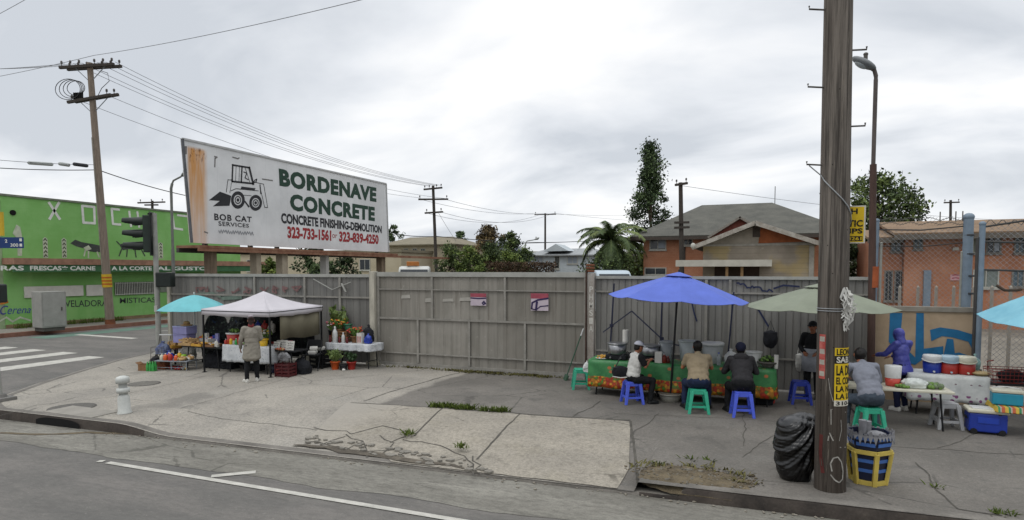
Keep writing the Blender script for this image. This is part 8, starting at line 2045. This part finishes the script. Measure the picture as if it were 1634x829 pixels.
# the woman
J = STAND(elL=(-.25, -.03, 1.13), elR=(.23, .02, 1.13), wrL=(-.27, .08, .90), wrR=(.14, .26, 1.05), head=(0, .03, 1.60), anL=(-.13, -.05, .085), anR=(.12, .05, .085), toeL=(-.20, .08, .035), toeR=(.17, .19, .035), knL=(-.11, .0, .49), knR=(.11, .05, .49))
t, H, Mh, V = person('woman in long grey coat and white shoes standing at the flower stall', (-11.79, 12.05, 0), R(42), J, mat('coat_grey', '#7f7a70', .92, .12, 8, .7, 9), mat('leggings_black', '#131416', .9, .2, 8), m_paper, hair='bun', hairm=mat('hair_dark_brown', '#2a1a16', .6, .3, 18), coat=.30, scale=.955, fat=1.06)
c = MB(); c.lathe([(.062, -.05), (.078, -.02), (.075, .02), (.058, .05)], V['neck'] + Vector((0, .0, .02)), n=16); c.build('scarf', mat('scarf_red', '#6b2a2a', .9, .2, 10), t)
c = MB(); c.ell(H(0, -.03, .11), (.07, .075, .045), 14, 8, M=Mh, jit=.3); c.build('hair_tie', mat('grey_wrap', '#8d858a', .9, .25, 14), t)

# folding chair + foam boxes
c1 = Vector((ux(499, 14.1), 14.1, 0)); t = thing('folding_chair', 'black folding chair between the tan tarpaulin and the flower table', 'chair', c1, R(200)); b = MB(); b.box((0, 0, .44), (.42, .40, .03)); b.build('seat', m_blackm, t, bevel=.008); b = MB(); b.box((0, -.21, .72), (.42, .02, .22)); b.build('backrest', m_blackm, t, bevel=.008)
for s in (-1, 1): b = MB(); b.cyl((s * .2, .2, 0), (s * .2, -.22, .82), .013, n=8); b.build('leg', m_blackm, t); b = MB(); b.cyl((s * .185, -.2, 0), (s * .185, .16, .44), .013, n=8); b.build('leg', m_blackm, t)
def foam(label, c, rz, group='white boxes beside the chair'):
    t = thing('foam_box', label, 'box', c, rz, group); b = MB(); b.lathe([(.13, 0), (.15, .05), (0, .05)], n=4, ph=R(45), smooth=False); b.build('tray', m_paper, t, bevel=.006); b = MB(); b.lathe([(.152, .052), (.135, .095), (0, .1)], n=4, ph=R(45), smooth=False); b.build('lid', m_paper, t, bevel=.006); return t
f0 = foam('white foam box on the black folding chair, lowest of its stack', c1 + Vector((0, 0, .457)), R(20)); copy_thing(f0, c1 + Vector((.02, .02, .562)), R(35), 'white foam box on the black folding chair, topmost of its stack')
sc = Vector((ux(511, 14.55), 14.55, 0)); crate('black crate on the pavement behind the folding chair', sc, (.42, .36, .5), m_blackm); copy_thing(f0, sc + Vector((0, 0, .505)), R(10), 'white foam box on the black crate by the flower table')
boxthing('white_carton', 'flat white carton on the ground behind the folding chair', 'box', Vector((ux(492, 14.5), 14.5, 0)), (.4, .3, .36), mat('carton_dull', '#8f8c80', .9, .12, 6), R(12))
softbag('rubbish_sack', 'black sack beside the folding chair under the tan tarpaulin', Vector((ux(482, 14.4), 14.4, 0)), (.4, .35, .35), m_dark, 50)

# flower table by the gate post
px0, px1 = ux(521, 14.75, 560), ux(592, 14.75, 560); pc = Vector(((px0 + px1) / 2, 15.05, 0)); PZ = .70
folding_table('flower table under a white cloth beside the pale gate post', pc, 0, px1 - px0, .58, PZ - .006, m_blackm); cloth('tablecloth', 'white tablecloth on the flower table beside the pale gate post', 'tablecloth', pc, 0, px1 - px0, .60, PZ - .006, .20, m_bluec, .03, 11)
def onP(px, v): return Vector((ux(px, v), v, PZ + .002))
bottle('tall_bottle', 'tall white bottle at the left of the flower table', onP(535, 14.85), .075, .46, m_wplast, m_wplast)
bottle('tall_bottle', 'slim white bottle in the middle of the flower table', onP(548, 14.85), .05, .30, m_wplast, m_wplast)
for i, (px, lab) in enumerate(((527, 'small dark red bottle at the left edge of the flower table'), (542, 'small dark red bottle between the two white bottles'), (554, 'small dark red bottle right of the slim white bottle'))): bottle('small_bottle', lab, onP(px, 14.82), .035, .17 + .03 * (i == 0), mat('wine_red', '#5a2226', .3, .2, 8), m_red)
t = boxthing('gift_box', 'white box with red stripes on the flower table', 'box', onP(575.5, 14.9), (.16, .14, .30), m_paper); b = MB()
for k in range(3): b.box((-.045 + .045 * k, -.072, .12), (.018, .003, .18))
b.build('stripes', m_red, t)
softbag('blue_bag', 'bright blue bag at the right end of the flower table', onP(588, 14.95), (.22, .18, .28), plastic('bag_blue', '#1c3590'), 51)
softbag('black_bag', 'black bag behind the blue bag on the flower table', onP(588, 15.22), (.36, .22, .5), m_dark, 52)
crate('brown wooden flower crate on the flower table', onP(546, 15.12), (.5, .26, .34), m_brownp)
plant('flower_arrangement', 'orange and yellow flowers in a crate, high on the flower table', onP(543, 15.12) + Vector((0, 0, .2)), .12, .14, m_brownp, m_leafl, 40, .32, .24, (m_fo, m_fr_, m_fo, m_fy), 53, 'flowers')
plant('flower_arrangement', 'red flowers in the middle of the flower table', onP(567, 15.05), .12, .16, m_brownp, m_leafl, 46, .28, .22, (m_fr_, m_fo, m_fr_), 54, 'flowers')
plant('flower_arrangement', 'pink and white flowers at the left edge of the flower table', onP(530, 15.05), .1, .3, m_blackm, m_leafl, 34, .30, .16, (m_fp, m_fw, m_fr_), 55, 'flowers')
plant('leafy_plant', 'tall leafy green plant rising behind the orange flowers', onP(542, 15.25) + Vector((0, 0, .1)), .1, .2, m_green, mat('broad_leaf', '#4a5c2f', .6, .3, 9, hex2='#6f7f48'), 44, .72, .36, None, 56, blade=.2)
tub('green_ball_pot', 'shiny green pot beside the orange flowers', 'pot', onP(556, 15.1) + Vector((0, 0, .34)), .07, .12, .18, plastic('pot_green', '#235c40'), lid=None)
plant('potted_plant', 'orange pot with a spiky green plant under the flower table, left', G(535, 589), .13, .2, m_orange, mat('broad_leaf', '#4a5c2f'), 34, .34, .24, None, 57, blade=.14)
plant('potted_plant', 'red pot with a bushy green plant under the flower table, right', G(561, 589), .13, .19, m_red, mat('deep_leaf', '#2b3f22', .7, .3, 9), 60, .30, .2, None, 58)
tub('black_pot', 'black pot between the orange and the red plant pots', 'pot', G(548, 590), .09, .11, .15, m_blackm); heap('white_stone', 'small white lump in front of the black pot', 'stone', G(548, 592), (.02, .02, .01), [m_paper], 59, 2, .04)
# debris by the gate post
heap('debris', 'dark stones and litter at the foot of the pale gate post', 'stones', G(613, 580), (.35, .12, .03), [m_dark, mat('stone_grey', '#6f6b62', .9, .25, 9)], 60, 14, .05)

# goods table on the left
gx0, gx1 = ux(303, 12.95, 570), ux(351, 12.95, 570); GZ = .66; gc = Vector(((gx0 + gx1) / 2 - .12, 13.35, 0)); GL = gx1 - gx0 + .35
folding_table('black legged goods table heaped with trays under the aqua parasol', gc, 0, GL, .85, GZ, m_blackm)
def onG(px, v, z=0.0): return Vector((ux(px, v), v, GZ + .002 + z))
rnd = random.Random(61)
def tray(label, c, d, m, mc, rz=0.0, seed=1, group='trays heaped on the goods tables'):
    t = thing('tray', label, 'tray', c, rz, group); x, y, z = d; b = MB()
    for s in (-1, 1): b.box((s * x / 2, 0, z / 2), (.01, y, z)); b.box((0, s * y / 2, z / 2), (x - .012, .01, z - .002))
    b.box((0, 0, .006), (x - .01, y - .01, .01)); b.build('tray_body', m, t); r = random.Random(seed); b = MB()
    for i in range(22): b.ell((r.uniform(-x, x) * .4, r.uniform(-y, y) * .4, z * .6 + r.random() * .04), (.045, .03, .022), 7, 5, m=i % len(mc), jit=.4)
    b.build('contents', mc, t); return t
m_bread = mat('bread_tan', '#a3845a', .85, .2, 12); m_gold = mat('golden', '#b58a35', .6, .2, 12); m_nut = mat('nut_brown', '#6d4b33', .8, .2, 12)
tray('tan tray of bread on the left front of the goods table', onG(303, 13.1), (.42, .4, .08), m_tan, [m_bread, m_tan], R(5), 62); tray('tan tray stacked on the bread tray of the goods table', onG(302, 13.2, .085), (.40, .36, .07), m_tan, [m_bread], R(-6), 63)
tray('shallow tray of golden sweets in the middle of the goods table', onG(322, 13.1), (.36, .4, .07), m_gold, [m_gold, m_nut], 0, 64); tray('tray of brown nuts at the right of the goods table', onG(340, 13.1), (.36, .38, .06), m_brownp, [m_nut, m_gold, m_paper], R(3), 65)
tray('pale tray of packets at the back right of the goods table', onG(331, 13.6, .04), (.44, .3, .1), m_paper, [m_purple, m_paper, m_tan], R(-3), 66)
boxthing('storage_bin', 'lilac clear storage bin stacked low on the goods table', 'storage bin', onG(295, 13.55), (.48, .36, .22), m_purple, R(6), lidm=m_purple); boxthing('storage_bin', 'lilac clear storage bin stacked on top of another', 'storage bin', onG(296, 13.55, .26), (.52, .38, .20), m_purple, R(2), lidm=mat('lid_lilac', '#a9aed6', .4, .1, 5))
t = thing('straw_hat', 'tan straw hat lying on top of the lilac storage bins', 'hat', onG(299, 13.5, .51)); b = MB(); b.lathe([(.17, 0), (.175, .01), (.09, .025), (.085, .10), (.05, .12), (0, .12)], n=20); b.build('hat_body', m_bread, t); b = MB(); b.lathe([(.092, .028), (.09, .05)], n=20); b.build('ribbon', m_nut, t)
softbag('packet', 'white paper packet at the right end of the goods table', onG(346, 13.0), (.14, .1, .2), m_paper, 67)
softbag('rubbish_sack', 'black sack under the goods table', Vector((gc.x, gc.y + .1, 0)), (.7, .5, .5), m_dark, 68); softbag('rubbish_sack', 'second black sack under the goods table, nearer the tent', Vector((gc.x + .5, gc.y + .1, 0)), (.5, .45, .45), m_dark, 69)
softbag('clothes_pile', 'pile of dark printed clothes behind the lilac storage bins', Vector((gc.x - .72, gc.y + .80, 0)), (1.0, .5, 1.75), MATS['dark_print_cloth'], 70, knot=False, cat='clothes', disp=.05, dscale=5)
softbag('clothes_pile', 'dark leafy heap at the right behind the goods table', Vector((gc.x + .12, gc.y + .85, 0)), (.9, .5, 1.8), MATS['dark_print_cloth'], 71, knot=False, cat='clothes', disp=.06, dscale=6)
# low grey rack with jars
rk = G(276, 590); RZ = .27; t = thing('low_rack', 'low grey metal rack of jars on the pavement left of the goods table', 'rack', (rk.x, rk.y + .12, 0), R(14)); b = MB(); b.box((0, 0, RZ - .012), (1.0, .5, .024)); b.build('shelf', m_galv, t, bevel=.004); ro = Vector((rk.x, rk.y + .12, 0))
for sx in (-1, 0, 1):
    for sy in (-1, 1): b = MB(); b.cyl((sx * .46, sy * .22, 0), (sx * .46, sy * .22, RZ - .024), .013, n=8); b.build('leg', m_galv, t)
for sy in (-1, 1): b = MB(); b.cyl((-.46, sy * .22, .08), (.46, sy * .22, .08), .008, n=6); b.build('crossbar', m_galv, t)
def onR(x, y): return ro + Matrix.Rotation(R(14), 3, 'Z') @ Vector((x, y, RZ + .002))
for i, (x, y, m, lab) in enumerate(((-.38, -.08, m_cream, 'pinkish white jar at the left end of the low grey rack'), (-.24, -.12, m_orange, 'orange jar left of the red tin on the low grey rack'), (-.08, -.14, m_red, 'red tin in the middle of the low grey rack'), (.08, -.12, m_orange, 'orange jar right of the red tin on the low grey rack'), (-.30, .12, m_red, 'red jar in the back row of the low grey rack, left'), (.0, .14, m_yellow, 'yellow jar in the back row of the low grey rack'))):
    bottle('jar', lab, onR(x, y), .06, .17 + .02 * (i % 3), m, m_wplast)
heap('tan_packets', 'heap of tan packets at the right of the low grey rack', 'packets', onR(.25, -.1), (.12, .1, .06), [m_tan, m_bread], 72, 14, .05); heap('shells', 'pale shell-like ornaments at the back right of the low grey rack', 'ornaments', onR(.36, .08), (.10, .1, .1), [m_paper, m_bread], 73, 16, .05)
tub('green_lid_tub', 'small tub with bright green lid behind the jars', 'tub', onR(.12, .16), .05, .06, .08, m_wplast, lid=plastic('lime_plastic', '#7fae2c'))
# wheeled shopping cart
cc = G(243, 585); t = thing('shopping_cart', 'folding two wheeled shopping cart with white handle at the left of the stall', 'cart', (cc.x, cc.y + .35, 0), R(20)); b = MB()
for x in (-.16, .16): b.cyl((x, -.1, .08), (x, .16, .86), .011, n=7); b.cyl((x, -.34, .12), (x, -.30, .56), .008, n=6)
for z in (.14, .28, .42, .56):
    for x in (-.16, .16): b.cyl((x, -.33 + z * .05, z), (x, -.08 + z * .3, z), .005, n=5)
    b.cyl((-.16, -.33 + z * .05, z), (.16, -.33 + z * .05, z), .005, n=5)
b.build('frame', m_iron, t); b = MB(); b.cyl((-.18, .17, .87), (.18, .17, .87), .022, n=10); b.build('handle', m_wplast, t)
for s in (-1, 1): b = MB(); b.cyl((s * .19, -.08, .09), (s * .215, -.08, .09), .09, n=18); b.build('wheel', m_blackm, t)
softbag('blue_bag', 'blue and white patterned bag on the shopping cart', (cc.x + .08, cc.y + .3, .34), (.42, .32, .36), mat('bag_blue_white', '#12245c', .7, .3, 4, hex2='#7e8698'), 74)
softbag('blue_bag', 'royal blue bag low between shopping cart and grey rack', (cc.x + .34, cc.y + .28, .12), (.36, .28, .32), plastic('bag_blue', '#1c3590'), 75)
softbag('white_sack', 'pale grey sack behind the patterned bag', (cc.x + .5, cc.y + .8, .18), (.5, .3, .44), mat('sack_pale', '#8e8d86', .9, .12, 6), 76)
t = thing('bottle_pack', 'green pack of soda bottles on the pavement at the left of the stall', 'bottles', G(240, 592), R(12)); rnd = random.Random(77)
for i in range(3):
    for j in range(2): b = MB(); b.lathe([(.04, 0), (.042, .15), (.016, .23), (.016, .26), (0, .26)], (-.085 + .085 * i, .085 * j, 0), n=12); b.build('bottle', plastic('bottle_green', '#2f8a3c'), t)
boxthing('cardboard_box', 'brown cardboard box leftmost on the pavement', 'box', G(229, 591) + Vector((0, .05, 0)), (.26, .22, .18), m_brownp, R(15), flaps=True); boxthing('cardboard_box', 'reddish brown box beside the green bottles', 'box', G(251, 590) + Vector((0, .2, 0)), (.24, .2, .2), mat('box_rust', '#74452f', .9, .2, 7), R(10))
softbag('dark_bag', 'dark bag at the foot of the shopping cart', (cc.x - .2, cc.y + .3, 0), (.4, .3, .3), m_dark, 78)

# more goods crowding the left stall
lt2 = Vector((ux(281, 13.75) - .15, 0, 0)); t = thing('low_table', 'low dark table crowded with tan trays left of the lilac bins', 'table', (lt2.x + .15, 13.75, 0), R(6)); b = MB(); b.box((0, 0, .46), (.62, .75, .03)); b.build('tabletop', m_nut, t)
for sx in (-1, 1):
    for sy in (-1, 1): b = MB(); b.box((sx * .27, sy * .32, .222), (.04, .04, .444)); b.build('leg', m_blackm, t)
L0 = Vector((lt2.x + .15, 13.75, .478))
for i, (x, y, z, m, mc, lab) in enumerate(((-.22, -.18, 0, m_tan, [m_bread, m_tan], 'tan tray at the front left of the low dark table'), (.22, -.18, 0, m_gold, [m_bread, m_gold], 'golden tray at the front right of the low dark table'), (-.2, .2, 0, m_brownp, [m_nut, m_bread], 'brown tray at the back left of the low dark table'), (.22, .2, 0, m_tan, [m_orange, m_bread], 'tan tray with orange packets at the back right of the low dark table'), (0, .0, .09, m_tan, [m_bread], 'tan tray lying across the other trays of the low dark table'))): tray(lab, L0 + Vector((x * .68, y, z)), (.28, .34, .075), m, mc, R(4 * i - 8), 80 + i)
hues = (('red', m_red), ('orange', m_orange), ('yellow', m_yellow), ('white', m_paper), ('green', m_green), ('pink', m_fp), ('blue', m_blue), ('lilac', m_purple))
for i, (n_, m) in enumerate(hues): boxthing('goods_box', n_ + ' packet box in the back row of the goods table', 'box', onG(318 + 4.2 * i, 13.72, .0), (.09, .08, .13 + .05 * ((i * 5) % 4)), m, R(9 * i % 25), group='packet boxes on the goods table')
for i, (n_, m) in enumerate(hues[:6]): bottle('jar', n_ + ' jar in the row along the floral cloth left of the woman', onF(361 + 4.1 * i, 13.0 + .05 * (i % 2)), .045, .14 + .03 * (i % 3), m, m_wplast)
for i, (n_, m) in enumerate((hues[0], hues[3], hues[2], hues[5])): boxthing('goods_box', n_ + ' box standing among the handwritten cards on the black table', 'box', Vector((ux(437 + 8.5 * i, 13.5), 13.52, .663)), (.12, .08, .16 + .05 * (i % 2)), m, R(7 * i))
for i, (x, n_, m) in enumerate(((-.30, 'blue', m_blue), (-.05, 'red', m_red), (.22, 'white', m_paper))): softbag('cloth_bundle', n_ + ' cloth bundle hung in front of the dark backdrop', Vector((x0 + .55 + x, y1 - .32, .95)), (.24, .14, .34), m, 90 + i, cat='bundle')
heap('toys', 'heap of colourful toys on the pavement under the low grey rack', 'toys', ro + Vector((.05, .0, .005)), (.36, .12, .05), [m_red, m_yellow, m_blue, m_paper], 95, 18, .04)
heap('cut_flowers', 'loose white and pink flowers lying on the floral cloth by the red basket', 'flowers', onF(392, 13.0), (.2, .1, .05), [m_fw, m_fp, m_leafl], 96, 24, .03)
bpy.data.scenes.remove(BENCH)
